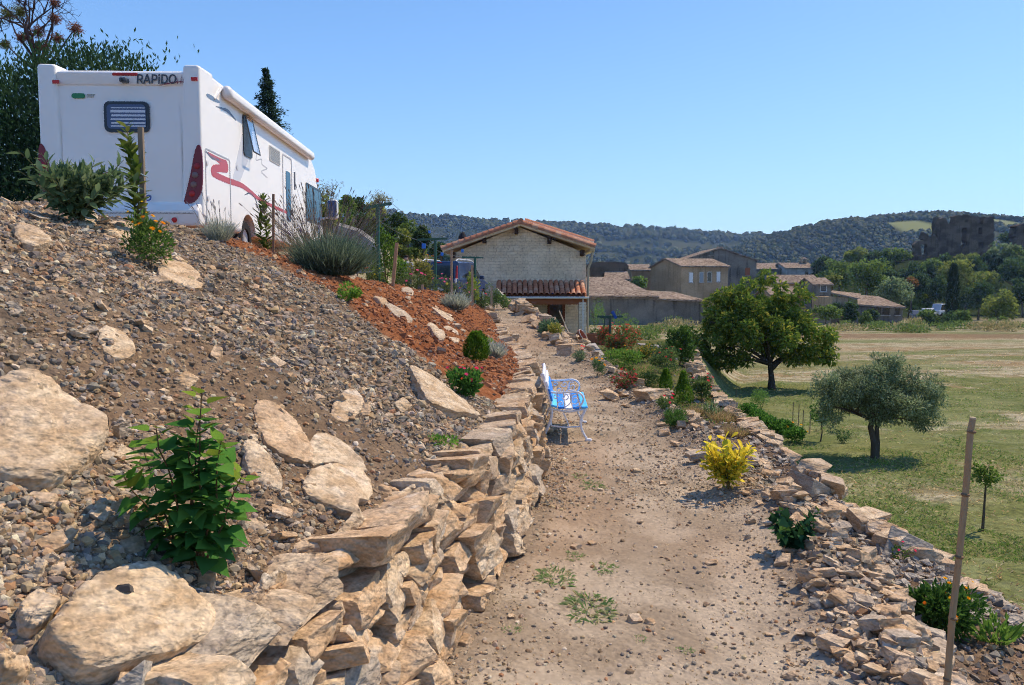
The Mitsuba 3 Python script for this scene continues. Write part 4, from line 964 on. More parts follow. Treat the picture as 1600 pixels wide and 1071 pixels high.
st = [c0 + np.array([[0, 0, 0], [.02, 0, hh * .3], [-.02, .02, hh * .7], [-.03, 0, hh]]), c0 + np.array([[0, 0, 0], [-.06, -.02, hh * .2], [-.08, -.03, hh * .5], [-.05, -.02, hh * .75]])]
leafy('laurel_sapling', 'young laurel sapling with upright leaves in front of the motorhome wheel arch', 'sapling', rp, st, 62, 'lance', .15, .05, [(.075, .12, .025), (.11, .155, .035), (.06, .095, .02)], 'gloss_leaf', .05, .006, (.12, .09, .04), .7)
# marigolds on the bank
b0 = gp(236, 415); hh = 88 * m_(b0[1])
bush('marigold', 'leafy marigold clump with small orange flowers on the bank crest below the tied sapling', 'flower', rp, b0, hh, hh * .42, 900, .05, .016, [(.07, .13, .03), (.10, .165, .04), (.05, .10, .025)], flowers=[((.75, .30, .015), 16, .026), ((.7, .42, .03), 6, .02)], up=.6)
# lavender and silver tufts
b0 = gp(343, 376); tufted('lavender', 'small silvery lavender with a few tall bare stalks beside the motorhome corner', 'lavender', rp, b0, .3, .2, 420, .008, [(.22, .25, .2), (.28, .3, .25)], stalks=12, stalkh=.62, headcol=(.16, .14, .16))
b0 = gp(520, 432); hh = 80 * m_(b0[1]); tufted('lavender', 'large grey green lavender mound on top of the red earth', 'lavender', rp, b0, hh * .74, hh * .72, 3600, .010, [(.085, .125, .085), (.11, .15, .11), (.065, .1, .065)], lean=.9, stalks=40, stalkh=hh * 1.25, headcol=(.15, .12, .15))
b0 = at(505, 402, b0[1] + 1.6); tufted('dry_lavender', 'dry grey brown lavender stalks standing behind the large lavender mound', 'lavender', rp, b0, .3, .85, 500, .008, [(.20, .19, .13), (.15, .16, .1)], lean=.9, stalks=230, stalkh=1.05, headcol=(.14, .115, .105))
b0 = at(470, 398, 13.6); b0[2] = float(H(b0[0], b0[1])); tufted('dry_lavender', 'thin dry lavender stalks rising against the white motorhome flank', 'lavender', rp, b0, .25, .5, 260, .008, [(.2, .19, .14), (.14, .16, .1)], lean=.7, stalks=70, stalkh=.95, headcol=(.12, .10, .10))
b0 = gp(712, 486); tufted('silver_lavender', 'small round silvery lavender tuft near the top of the red earth bank', 'lavender', rp, b0, 26 * m_(b0[1]), 20 * m_(b0[1]), 1100, .012, [(.24, .27, .23), (.3, .33, .29), (.18, .21, .17)], lean=1.0)
b0 = gp(545, 480); bush('groundcover_plant', 'small bright green plant at the edge of red earth and gravel', 'plant', rp, b0, 34 * m_(b0[1]), 22 * m_(b0[1]), 480, .035, .022, [(.10, .2, .03), (.13, .24, .04)], stem=2)
b0 = gp(690, 700); bush('groundcover_plant', 'tiny green seedlings behind the top of the dry stone wall', 'plant', rp, b0, .05, .16, 90, .028, .02, [(.10, .21, .03), (.13, .25, .05)], ry=.08, stem=0)
b0 = gp(745, 563); s = m_(b0[1])
conifer_shrub('conifer_shrub', 'bright green rounded dwarf conifer standing in the red earth', rp, b0, [(12 * s, 0), (19 * s, 10 * s), (18 * s, 22 * s), (13 * s, 34 * s), (5 * s, 43 * s)], 3000, .045, .012, [(.06, .13, .012), (.09, .17, .02), (.045, .1, .012)])
b0 = gp(770, 558); tufted('silver_lavender', 'silvery plant growing right behind the rounded dwarf conifer', 'plant', rp, b0, 30 * s, 20 * s, 700, .012, [(.3, .32, .28), (.24, .27, .23)], lean=1.0)
b0 = gp(762, 540) ; bush('groundcover_plant', 'low light green plant just uphill of the dwarf conifer', 'plant', rp, b0, 18 * s, 16 * s, 260, .03, .018, [(.10, .2, .03), (.13, .22, .04)], stem=0)
b0 = gp(724, 616); s = m_(b0[1]); bush('zinnia', 'low leafy plant with red and pink flowers beside the long thin slab', 'flower', rp, b0, 46 * s, 33 * s, 620, .055, .026, [(.045, .12, .025), (.06, .15, .03), (.04, .1, .02)], flowers=[((.6, .03, .12), 9, .024), ((.6, .1, .03), 3, .02), ((.65, .08, .2), 4, .022)], up=.3)
b0 = gp(702, 515); bush('groundcover_plant', 'wisp of green between the slabs in the red earth', 'plant', rp, gp(808, 548), 8 * .012, .1, 60, .03, .014, [(.12, .2, .04)], stem=0)
# beyond the red bank: stakes, shrubs and flowers beside the parked van
k, b1, h1 = stake('wooden_stake', 'thick leaning wooden stake at the upper end of the red earth', 613, 448, 380, .033, gp(613, 449)[1], 7, (.36, .235, .15))
def onbank(u, v, y): 
    p = at(u, v, y); p[2] = float(H(p[0], p[1])); return p
def pxbush(name, label, u, v0, v1, w, y, n, L, W, cols, cat='shrub', **kw):
    b = at(u, v0, y); g = float(H(b[0], b[1])); b[2] = min(b[2], g); s = m_(y)
    return bush(name, label, cat, rp, b, at(u, v1, y)[2] - b[2], w * s / 2, n, L, W, cols, **kw)
OLV = [(.07, .1, .035), (.10, .13, .05), (.055, .08, .03)]
pxbush('oleander', 'oleander with pink flowers and dark leaves behind the leaning stake', 641, 465, 416, 60, 19.5, 900, .09, .024, [(.05, .09, .03), (.08, .12, .045), (.12, .15, .08)], flowers=[((.6, .1, .25), 10, .06)])
pxbush('yellowing_shrub', 'tall shrub with yellowing green leaves just before the blue van', 660, 462, 385, 40, 20.5, 1300, .09, .035, [(.16, .17, .045), (.2, .19, .06), (.10, .12, .03)])
pxbush('oleander', 'oleander with many pink flowers in front of the blue van bumper', 690, 472, 425, 46, 20.0, 700, .09, .022, [(.06, .1, .035), (.10, .14, .06)], flowers=[((.65, .14, .3), 12, .055), ((.55, .5, .1), 3, .05)])
pxbush('oleander', 'small pink flowering oleander by the rear corner of the blue van', 722, 478, 440, 36, 20.5, 500, .08, .02, [(.06, .1, .035), (.12, .15, .08)], flowers=[((.65, .2, .3), 8, .045)])
pxbush('young_fruit_tree', 'slender yellow green young tree beside the rear wheel of the blue van', 740, 476, 428, 26, 21.0, 420, .09, .04, [(.14, .2, .03), (.18, .23, .05)], cat='sapling')
pxbush('rose_bush', 'bush with small red flowers at the top end of the path', 752, 480, 456, 26, 22.0, 420, .07, .03, [(.06, .1, .035), (.09, .13, .05)], flowers=[((.6, .06, .08), 8, .035)])
pxbush('green_bush', 'dark green bush at the very end of the path', 770, 484, 445, 28, 23.0, 650, .08, .03, [(.05, .09, .03), (.08, .13, .04)])
pxbush('white_flower_bush', 'light green bush with one white flower right of the path end', 788, 482, 460, 24, 23.5, 450, .08, .04, [(.08, .14, .04), (.13, .18, .07)], flowers=[((.7, .7, .72), 3, .06)])
for u, v0, v1, y, lab in [(706, 470, 392, 19.8, 'pale thin stake in front of the rear of the blue van'), (738, 478, 415, 20.2, 'pale stake beside the slender yellow green young tree'), (768, 482, 448, 22.5, 'short stake in the dark green bush at the end of the path'), (660, 464, 445, 18.5, 'short pale peg under the yellowing shrub')]:
    stake('wooden_stake', lab, u, v0, v1, .028, y, 0, (.36, .29, .2))
pxbush('green_bush', 'tall thin leafy young tree rising behind the leaning stake', 603, 440, 352, 40, 22.0, 1100, .10, .05, [(.06, .12, .02), (.09, .16, .03)], cat='sapling')
pxbush('green_bush', 'low bush with yellow flowers at the foot of the tall clothes post', 580, 446, 405, 46, 20.0, 700, .07, .025, [(.07, .12, .03), (.11, .15, .04)], flowers=[((.6, .5, .05), 9, .04), ((.6, .1, .04), 5, .04)])
pxbush('green_bush', 'bright green bush behind the oleander near the person', 622, 448, 396, 30, 24.0, 900, .11, .05, [(.08, .16, .02), (.11, .2, .035)])
pxbush('green_bush', 'small dark rounded bush at the foot of the concrete ramp', 582, 420, 393, 26, 26.0, 500, .1, .05, [(.035, .06, .02), (.05, .08, .025)])
pxbush('autumn_shrub', 'shrub turning orange and red behind the roof of the blue van', 676, 425, 393, 30, 38.0, 600, .16, .07, [(.4, .13, .02), (.25, .16, .03), (.12, .15, .03)])

# ---------------------------------------------------------------- garden plants right of the path
def gbush(name, label, u, v0, v1, w, n, L, W, cols, cat='shrub', **kw):
    b = gp(u, v0); s = m_(b[1]); h = at(u, v1, b[1])[2] - b[2]
    return bush(name, label, cat, rp, b, h, w * s / 2, n, L, W, cols, **kw)
# yellow shrub: leaves as parts
b0 = gp(1138, 765); s = m_(b0[1]); hh = 84 * s
k = leafy('yellow_shrub', 'bright yellow leaved shrub growing in the stone edging of the path', 'shrub', rp, stems(rp, b0, 22, hh, hh * .66, vary=.4), 13, 'obov', .10, .044, [(.52, .42, .035), (.62, .52, .07), (.4, .38, .04), (.24, .28, .03)], 'leaf', .14, .005, (.2, .17, .06), .6, 0, [(.66, .52, .05), (.58, .48, .06)])
P, O = shellpts(rp, 420, b0 + [0, 0, hh * .42], (hh * .42, hh * .4, hh * .40), .3, b0[2], 12, .4)
part(k, 'foliage', leaves(P, O * .6 + UP * .7 + rp.normal(size=P.shape) * .5, O + UP * .6 + rp.normal(size=P.shape) * .5, .06 * rp.uniform(.6, 1.2, len(P)), .024, np.array([(.42, .36, .035), (.3, .3, .035), (.16, .2, .03), (.5, .42, .05)])[rp.integers(4, size=len(P))]), 'leaf')
b0 = gp(1237, 860); s = m_(b0[1]); hh = 62 * s
leafy('holly_like_shrub', 'low dark glossy shrub in a hollow of the stone edging', 'shrub', rp, stems(rp, b0, 19, hh, hh * .72, vary=.5), 15, 'delta', .07, .056, [(.018, .055, .024), (.025, .07, .03), (.014, .045, .02)], 'gloss_leaf', .1, .005, (.1, .1, .04), .35, 0, [(.05, .1, .02), (.025, .07, .03)])
b0 = gp(1468, 990); s = m_(b0[1]); hh = 92 * s
bush('marigold', 'large marigold clump with bright orange flowers beside the bamboo pole', 'flower', rp, b0, hh, hh * .60, 1700, .06, .021, [(.045, .10, .02), (.07, .14, .03), (.035, .08, .018)], flowers=[((.8, .36, .015), 17, .021), ((.75, .2, .02), 4, .02)], up=.5, bsdf='leaf')
b0 = gp(1556, 1003); tufted('leafy_rosette', 'small rosette of long green leaves on the bare ground below the large marigold', 'plant', rp, b0, .16, .18, 40, .03, [(.09, .17, .03), (.12, .21, .04)], lean=1.6)
b0 = gp(1410, 866); bush('geranium', 'tiny plant with bright pink flowers beside a piece of slate', 'flower', rp, b0, .12, .09, 60, .03, .02, [(.07, .12, .03)], flowers=[((.75, .06, .16), 7, .02)])
k = thing('slate_slab', 'thin grey slate leaning on the bank end beside the pink flowers', 'slate'); c = gp(1424, 862)
scene[k] = toned(*move((slab_v := rbox((0, 0, 0), (.34, .03, .26), .008))[:2], rotx(-.6) @ roty(.5), c + [0, .05, .05]), .2, 1.0)
gbush('dwarf_pine', 'low spreading dwarf pine at the stony edge of the path', 1056, 667, 642, 44, 1300, .05, .008, [(.05, .11, .025), (.07, .14, .035)], up=.9)
b0 = gp(1067, 634); s = m_(b0[1])
conifer_shrub('cypress_shrub', 'larger flame shaped golden green dwarf cypress in the garden terrace', rp, b0, [(12 * s, 0), (16 * s, 9 * s), (14 * s, 20 * s), (8 * s, 28 * s), (6 * s, 36 * s), (2 * s, 50 * s)], 3000, .045, .012, [(.05, .12, .012), (.08, .16, .02), (.12, .2, .025)])
b0 = gp(1040, 611); s = m_(b0[1])
conifer_shrub('cypress_shrub', 'smaller dwarf cypress just behind the flame shaped one', rp, b0, [(8 * s, 0), (10.5 * s, 9 * s), (8.5 * s, 18 * s), (4 * s, 27 * s), (1.5 * s, 33 * s)], 1900, .05, .014, [(.05, .12, .012), (.08, .16, .02), (.1, .18, .02)])
RED = [((.5, .06, .06), 22, .055)]
gbush('red_flower_bush', 'large bush covered in small red flowers by the green garden posts', 972, 560, 512, 62, 2200, .09, .035, [(.06, .11, .03), (.09, .14, .045), (.3, .07, .04)], flowers=[((.55, .08, .07), 26, .06)])
gbush('red_flower_bush', 'red flowering bush before the tall shoots near the long barn wall', 950, 548, 505, 40, 900, .1, .04, [(.07, .12, .035), (.3, .08, .05)], flowers=[((.6, .1, .09), 12, .06)])
gbush('rose_bush', 'sparse rose bush with red flowers beside the larger dwarf cypress', 1095, 628, 585, 42, 900, .06, .03, [(.06, .1, .03), (.09, .13, .045)], flowers=[((.55, .06, .08), 10, .035)])
gbush('rose_bush', 'pale green rose bush with scattered red flowers in the middle of the garden', 1040, 585, 545, 56, 900, .07, .03, [(.09, .14, .05), (.07, .11, .035)], flowers=[((.6, .08, .07), 12, .04)])
gbush('red_foliage_plant', 'low plant with dark red flower spikes behind the stone edging', 975, 612, 580, 40, 600, .06, .022, [(.3, .05, .05), (.09, .12, .05), (.07, .11, .035)], cat='plant', flowers=[((.55, .05, .07), 9, .03)])
gbush('red_foliage_plant', 'low red flowered plant next to the blocky stone under the cypress', 1040, 640, 618, 30, 260, .05, .02, [(.08, .13, .04), (.1, .15, .05)], cat='plant', flowers=[((.6, .05, .1), 6, .03)])
gbush('orange_lily', 'small clump with orange flowers just across the path from the bench', 934, 588, 562, 22, 420, .06, .014, [(.06, .12, .05), (.09, .15, .07)], cat='flower', flowers=[((.8, .36, .03), 9, .04)], up=1.0)
gbush('pink_flower_plant', 'grey green plant with red flowers at the corner of the concrete slab', 905, 566, 548, 24, 300, .06, .02, [(.10, .15, .08), (.13, .18, .1)], cat='plant', flowers=[((.6, .05, .08), 7, .04)])
gbush('green_bush', 'light green spreading plant with yellow flowers at the foot of a green post', 972, 578, 545, 70, 1300, .08, .03, [(.10, .19, .03), (.13, .23, .05), (.08, .15, .03)], cat='plant', flowers=[((.7, .35, .03), 8, .04)])
gbush('green_bush', 'low dark green cushion plant before the pale rose bush', 1012, 602, 583, 46, 900, .05, .02, [(.03, .06, .02), (.045, .08, .025)])
gbush('green_bush', 'pale green rounded bush in front of the garden table', 1042, 562, 535, 36, 600, .08, .035, [(.12, .17, .07), (.1, .15, .05)])
gbush('green_bush', 'dark green bush with a yellow shoot beside the garden table', 1012, 566, 530, 34, 600, .08, .035, [(.05, .1, .025), (.3, .22, .04), (.07, .12, .03)])
gbush('tall_shrub', 'tall dark leafy shrub between the garden table and the walnut tree', 1062, 572, 508, 46, 1700, .1, .045, [(.05, .1, .022), (.07, .13, .03)])
gbush('tall_shoots', 'tall bright green leafy shoots before the dark barn wall', 975, 532, 487, 50, 900, .13, .05, [(.11, .2, .03), (.14, .24, .05)], up=.9)
gbush('tall_shrub', 'light green shrub growing beside the corner pillar of the house', 930, 516, 466, 36, 900, .16, .07, [(.08, .16, .03), (.11, .2, .04)])
gbush('green_bush', 'green bush with blue green leaves on the rubble heap by the porch', 858, 522, 496, 44, 600, .09, .035, [(.05, .1, .06), (.07, .13, .07), (.09, .14, .08)])
gbush('yellowing_shrub', 'yellowish bush on the rubble heap next to the tilted pot', 868, 528, 503, 24, 420, .08, .03, [(.16, .18, .04), (.2, .2, .05)])
gbush('green_bush', 'small green plant on the crest of the rubble heap', 852, 497, 484, 26, 260, .08, .035, [(.09, .15, .07), (.07, .12, .05)], cat='plant')
tufted('dry_thistle', 'dry brown thistle stalk standing on the rubble heap before the porch', 'plant', rp, gp(853, 492), .3, .3, 60, .02, [(.15, .12, .08)], lean=.4, stalks=16, stalkh=1.2, headcol=(.1, .075, .05))
b0 = gp(1112, 650); tufted('iris_clump', 'upright grey green iris leaves on the bank near the dwarf pine', 'plant', rp, b0, .28, .14, 40, .022, [(.12, .18, .09), (.1, .16, .07)], lean=.5)
for i, (u, v, w, h) in enumerate([(1130, 655, 60, 22), (1085, 650, 40, 14), (1150, 680, 50, 16)]):
    b0 = gp(u, v); s = m_(b0[1]); tufted('dry_grass', ['dry reddish grass clump on the terrace bank below the iris', 'dry straw coloured grass behind the dwarf pine', 'dry reddish grass clump uphill of the yellow shrub'][i], 'grass', rp, b0, h * s, w * s / 2, 500, .006, [(.28, .18, .1), (.3, .24, .13), (.18, .17, .06)], lean=1.0)
gbush('fern_like_plant', 'tall feathery green plant at the end of the vegetable row', 1190, 640, 605, 34, 1500, .06, .01, [(.09, .18, .04), (.12, .21, .06)], up=.9, cat='plant')
veg = [(1172, 640), (1183, 650), (1196, 656), (1207, 663), (1218, 670), (1230, 676), (1243, 684), (1210, 684)]
for i, (u, v) in enumerate(veg[:7]):
    gbush('vegetable_plant', 'leafy green plant in the vegetable row below the garden wall', u, v + 8, v - 10 - (i > 3) * 6, 34, 420, .07, .045, [(.06, .15, .025), (.08, .18, .035), (.05, .12, .025)], cat='plant', group='vegetable row plants', flowers=[((.8, .36, .02), 2, .04)] if i > 4 else ())
for i, (u, v0, v1) in enumerate([(1238, 668, 630), (1247, 668, 634), (1254, 672, 642), (1265, 676, 640), (1284, 672, 640), (1150, 620, 606)]):
    b = gp(u, v0); k = thing('garden_cane', 'thin garden cane standing upright in the grass beyond the vegetable row', 'cane', 'garden canes in the grass'); put(k, rod(b - [0, 0, .1], b + [.01, 0, (v0 - v1) * m_(b[1])], .009, 6), 'matte', True, (.22, .16, .1))
b0 = gp(1281, 690); s = m_(b0[1]); tree('young_tree', 'young leafy tree with a thin trunk hanging beside the olive crown', rp, b0, 70 * s, [(0, 0, 48 * s, 18 * s, 15 * s, 24 * s)], 500, .06, .03, [(.06, .14, .03), (.09, .17, .05)], .45, .014, clumps=14, limbs=4)
b0 = gp(1323, 690); gbush('green_bush', 'small dark green bush under the edge of the olive tree', 1318, 692, 672, 22, 260, .05, .02, [(.05, .1, .04)])
b0 = gp(1535, 826); s = m_(b0[1])
tree('young_tree', 'small bare stemmed young fruit tree alone on the grass by the bamboo pole', rp, b0, 122 * s, [(2 * s, 0, 92 * s, 27 * s, 22 * s, 20 * s), (-8 * s, 0, 84 * s, 16 * s, 14 * s, 10 * s), (4 * s, 0, 112 * s, 9 * s, 9 * s, 12 * s)], 330, .06, .032, [(.10, .16, .03), (.13, .2, .05), (.08, .13, .03)], .68, .016, clumps=22, limbs=9, cr=.26, trunk=[[0, 0, -.1], [.01, 0, 40 * s], [.02, 0, 86 * s]])
# olive
b0 = gp(1367, 718); s = m_(b0[1])
tree('olive_tree', 'grey green olive tree with a slim forked trunk standing in the grass', rp, b0, 175 * s,
     [(5 * s, 0, 108 * s, 84 * s, 70 * s, 56 * s), (58 * s, 0, 88 * s, 68 * s, 58 * s, 48 * s), (-56 * s, 10 * s, 92 * s, 56 * s, 48 * s, 58 * s), (70 * s, -10 * s, 66 * s, 42 * s, 40 * s, 26 * s), (10 * s, 0, 140 * s, 38 * s, 40 * s, 34 * s), (-75 * s, 0, 66 * s, 22 * s, 25 * s, 30 * s)], 27000, .08, .02,
     [(.12, .165, .085), (.16, .21, .115), (.095, .13, .065), (.22, .265, .17)], r0=5.5 * s, clumps=120, cr=.27, limbs=16, trunk=[[0, 0, -.1], [-2 * s, 0, 24 * s], [-9 * s, 0, 50 * s], [-5 * s, 0, 62 * s]], barkcol=(.10, .085, .065), hang=.15)
part('olive_tree', 'trunk', tube(np.array([[3, 0, 0], [4, 2, 25], [2, 2, 48], [14, 0, 72], [34, 0, 95]]) * s + b0, np.array([4.5, 4, 3.6, 2.6, 1.5]) * s, 8), 'bark', True, (.10, .085, .065))
# walnut
b0 = gp(1206, 609); s = m_(b0[1])
tree('walnut_tree', 'broad dark green walnut tree with yellowing leaves, largest tree in the field', rp, b0, 178 * s,
     [(-27.2 * s, 0 * s, 99.51 * s, 104.9 * s, 93.5 * s, 56.77 * s), (51.2 * s, 0 * s, 78.03 * s, 70.68 * s, 66 * s, 50.22 * s), (-94.4 * s, 0 * s, 68.26 * s, 63.84 * s, 60.5 * s, 50.22 * s), (-24.96 * s, 0 * s, 148.3 * s, 61.56 * s, 52.8 * s, 37.12 * s), (-38.4 * s, 0 * s, 119 * s, 79.8 * s, 66 * s, 43.67 * s), (34.4 * s, 0 * s, 128.8 * s, 45.6 * s, 44 * s, 37.12 * s), (-83.2 * s, 0 * s, 117.1 * s, 47.88 * s, 44 * s, 34.94 * s), (82.56 * s, 0 * s, 66.31 * s, 38.76 * s, 37.4 * s, 32.75 * s), (-133.6 * s, 0 * s, 66.31 * s, 31.92 * s, 30.8 * s, 32.75 * s), (-60.8 * s, 0 * s, 46.78 * s, 45.6 * s, 39.6 * s, 21.84 * s), (-72 * s, 0 * s, 50 * s, 44 * s, 40 * s, 26 * s), (58 * s, 0 * s, 54 * s, 50 * s, 42 * s, 26 * s), (-30 * s, -20 * s, 56 * s, 46 * s, 40 * s, 22 * s)], 22000, .17, .075,
     [(.085, .14, .026), (.11, .17, .032), (.07, .115, .022), (.12, .165, .035), (.09, .14, .026), (.085, .135, .024), (.26, .25, .045)], r0=5.6 * s, clumps=165, cr=.22, limbs=18, trunk=[[0, 0, -.1], [-1 * s, 0, 18 * s], [-4 * s, 0, 42 * s]], barkcol=(.075, .065, .055), hang=.3)
part('walnut_tree', 'limb', tube(np.array([[-3, 0, 30], [8, 0, 42], [24, 0, 54], [46, 0, 70]]) * s + b0, np.array([4, 3.6, 3, 1.6]) * s, 8), 'bark', True, (.075, .065, .055))

# ---------------------------------------------------------------- grass and tufts
def blades(rng, x, y, h, w, cols, lean=.5, clump=None):
    n = len(x); P = np.stack([x, y, H(x, y) - .005], 1); D = np.stack([rng.normal(size=n) * lean, rng.normal(size=n) * lean, np.ones(n)], 1)
    c = np.asarray(cols)[rng.integers(len(cols), size=n)] * rng.uniform(.7, 1.25, (n, 1))
    return leaves(P, D, np.stack([rng.normal(size=n), rng.normal(size=n), rng.normal(size=n) * .2], 1), h, w, c, .2, .5, .25)
rgr = np.random.default_rng(55)
n = 90000; y = 1 / rgr.uniform(1 / 45, 1 / 4.5, n); x = XW(y) + .25 + rgr.uniform(0, 1, n) * np.maximum(.76 * y - XW(y) + 1.5, 1)
g = meshkit.fbm(np.stack([x * .35, y * .35, x * 0], -1), 3, 22); g2 = meshkit.fbm(np.stack([x * 1.3, y * 1.3, x * 0], -1), 4, 21)
wet = np.clip(SM(-2, 2, 10.5 - np.hypot(x - 5.5, (y - 8.5) * .8)) * .75 + .75 * SM(-2, 1.5, 4 - np.abs(y - 21 - .2 * x)) + (g - .5) * 1.5 + (g2 - .5) * .8, 0, 1)
isg = rgr.uniform(size=n) < wet
keep = isg | (rgr.uniform(size=n) < .4)
def sel(m): return x[m], y[m]
a = isg & (g2 > .44); xa, ya = sel(a); m1 = blades(rgr, xa, ya, (.03 + .07 * rgr.uniform(size=len(xa)) * g2[a] * 1.6) * (1 + .02 * ya), .006 * (1 + .1 * ya), [(.11, .19, .04), (.15, .22, .06), (.2, .23, .09), (.27, .25, .12)], .9)
a = (~isg) & keep; xb, yb = sel(a); m2 = blades(rgr, xb, yb, (.03 + .06 * rgr.uniform(size=len(xb))) * (1 + .015 * yb), .006 * (1 + .1 * yb), [(.45, .36, .2), (.5, .43, .28), (.36, .25, .13), (.28, .26, .12)], 1.2)
struct('grass', join([m1, m2]), 'leaf', kind='stuff', label='short green and straw coloured grass of the field', cat='grass')
n = 16000; y = 1 / rgr.uniform(1 / 30, 1 / 10.5, n); x = XE(y) + .5 + rgr.uniform(0, 1, n) * np.maximum(XW(y) - XE(y) - .5, .2); ok = rgr.uniform(size=n) < SM(9.5, 15, y) * SM(.35, .6, meshkit.fbm(np.stack([x * 1.1, y * 1.1, x * 0], -1), 3, 7)); x, y = x[ok], y[ok]
struct('garden_weeds', blades(rgr, x, y, (.04 + .12 * rgr.uniform(size=len(x)) ** 2), .010 * (1 + .04 * y), [(.08, .15, .03), (.12, .2, .05), (.2, .19, .08), (.3, .22, .12)], .7), 'leaf', kind='stuff', label='green weeds and ground cover among the garden flowers', cat='weeds')
tufts = [(868, 905, 40, 'grass tuft nearest the dry stone wall in the middle of the path'), (925, 950, 52, 'largest grass tuft, on the near part of the path'), (898, 870, 22, 'thin grass tuft just up the path from the other near tufts'), (946, 890, 26, 'short grass tuft right of the two largest tufts'), (1000, 1003, 16, 'small rosette weed on the pale part of the path'), (1070, 1020, 18, 'small green weed right of the rosette weed on the path'),
         (928, 760, 26, 'faint grass tuft in mid path beyond the near tufts'), (905, 745, 16, 'tiny grass tuft at the left of the mid path'), (800, 985, 20, 'sparse grass at the wall foot in the near path'), (965, 620, 18, 'small weed on the path beside the bench front')]
for u, v, w, lab in tufts:
    b = gp(u, v); s = m_(b[1]); k = thing('grass_tuft', lab, 'grass'); n = max(55, int(3.2 * w))
    a = rgr.uniform(0, 6.28, n); q_ = np.sqrt(rgr.uniform(size=n)); P = b + np.stack([np.cos(a) * q_ * w * s * .7, np.sin(a) * q_ * w * s * 1.0, 0 * a], 1); P[:, 2] = H(P[:, 0], P[:, 1]) - .003
    D = np.stack([np.cos(a) * .7 + rgr.normal(size=n) * .7, np.sin(a) * .7 + rgr.normal(size=n) * .7, .75 + 0 * a], 1)
    put(k, leaves(P, D, UP + rgr.normal(size=(n, 3)) * .4, w * s * .5 * rgr.uniform(.4, 1.1, n), .0042, np.array([(.16, .25, .09), (.22, .30, .13), (.28, .31, .17), (.36, .33, .2)])[rgr.integers(4, size=n)], .2, .5, .35), 'leaf')
# ---------------------------------------------------------------- house with the tiled gable at the end of the path
def wallmat(name, c1, c2, f=1.2, h=.02, fb=18.0, streak=.25):
    c1, c2 = [float(x) for x in c1], [float(x) for x in c2]
    def fn(p, n, uv):
        a = fbm(p.x * f, p.y * f, p.z * f * 1.3, 4); b = noise(p.x * 14, p.y * 14, p.z * 14); s = fbm(p.x * 3.1, p.y * 3.1, p.z * .25, 3)
        return mix(c1, c2, smoothstep(.3, .7, a)) * (.84 + .32 * b) * (1 - streak * smoothstep(.5, .8, s))
    scene[name] = {'type': 'twosided', 'b': {'type': 'bumpmap', 'arbitrary': {'type': 'diffuse', 'reflectance': mikit.proc(fn)}, 'bump_texture': mikit.proc(lambda p, n, uv: fbm(p.x * fb, p.y * fb, p.z * fb, 3)), 'scale': h}}
wallmat('cream_stone', (.72, .60, .43), (.84, .72, .54), .9, .03, 12.0, .1)
wallmat('mortar', (.58, .48, .35), (.68, .57, .43), .9, .03, 12.0)
wallmat('concrete', (.34, .32, .30), (.46, .44, .41), .8, .02, 14.0)
wallmat('grey_render', (.15, .138, .122), (.25, .23, .20), .35, .1, 4.0, .5)
wallmat('brown_render', (.36, .25, .15), (.48, .35, .225), .3, .1, 4.0, .3)
wallmat('ruin_stone', (.085, .062, .045), (.16, .12, .085), .5, .4, 1.6, .3)
def _tile(p, uv):
    a = fbm(p.x * 2.2, p.y * 2.2, p.z * 2.2, 3); c = noise(p.x * 9 + uv.x * 30, p.y * 9, p.z * 9)
    return mix(mix((.36, .125, .06), (.50, .215, .12), a), mi.Color3f(.52, .33, .22), smoothstep(.55, .9, uv.x) * .7) * (.75 + .45 * c)
scene['roof_tile'] = {'type': 'twosided', 'b': {'type': 'principled', 'base_color': mikit.proc(lambda p, n, uv: _tile(p, uv)), 'roughness': .75, 'specular': .3}}
def _oldtile(p, uv):
    a = fbm(p.x * .8, p.y * .8, p.z * .8, 4); c = cell_rand(dr.floor(p.x * 3.2), dr.floor(p.y * 2.1), dr.floor(p.z * 5))
    return mix((.13, .098, .076), (.38, .31, .25), dr.clip(a * .5 + .8 * c - .15, 0, 1)) * (.8 + .3 * noise(p.x * 5, p.y * 5, p.z * 5))
scene['old_tile'] = {'type': 'twosided', 'b': {'type': 'diffuse', 'reflectance': mikit.proc(lambda p, n, uv: _oldtile(p, uv))}}
hs = thing('house', 'cream stone house with red tiled gable roof and tiled porch at the path end', 'house')
YH = 40.0
def hp(u, v, y=YH): return at(u, v, y)
xl, xr = hp(708, 400)[0], hp(916, 400)[0]; zb = -1.35; xa, za = hp(809, 356)[0], hp(809, 354)[2]; ze = hp(916, 396)[2]; ze_l = hp(708, 396)[2]
gable = Polygon([(xl, zb), (xr, zb), (xr, ze), (xa, za), (xl, ze_l)])
XZ = np.array([[1.0, 0, 0], [0, 0, -1], [0, 1, 0]])                      # polygon (x, z) extruded towards -y
part(hs, 'wall', move(prism(np.array(gable.exterior.coords)[:-1], 9.6), XZ, (0, YH + 9.62, 0)), 'mortar')
rh = np.random.default_rng(4)
ms, z, row = [], zb, 0
while z < za:
    hgt = rh.uniform(.13, .21); x = xl - rh.uniform(0, .4)
    while x < xr:
        w = rh.uniform(.22, .62); g = Polygon([(x + .012, z + .01), (x + w - .012, z + .01), (x + w - .012, z + hgt - .01), (x + .012, z + hgt - .01)]).intersection(gable.buffer(-.01))
        if g.geom_type == 'Polygon' and g.area > .012:
            ms.append(move(prism(np.array(g.exterior.coords)[:-1], rh.uniform(.02, .045)), XZ, (0, YH + .018, 0)))
        x += w
    z += hgt
ms.sort(key=lambda m: -np.ptp(m[0][:, 0]) * np.ptp(m[0][:, 2]))
for m in ms[:298]: part(hs, 'block', m, 'cream_stone')
part(hs, 'stone_facing', join(ms[298:]), 'cream_stone', kind='stuff')
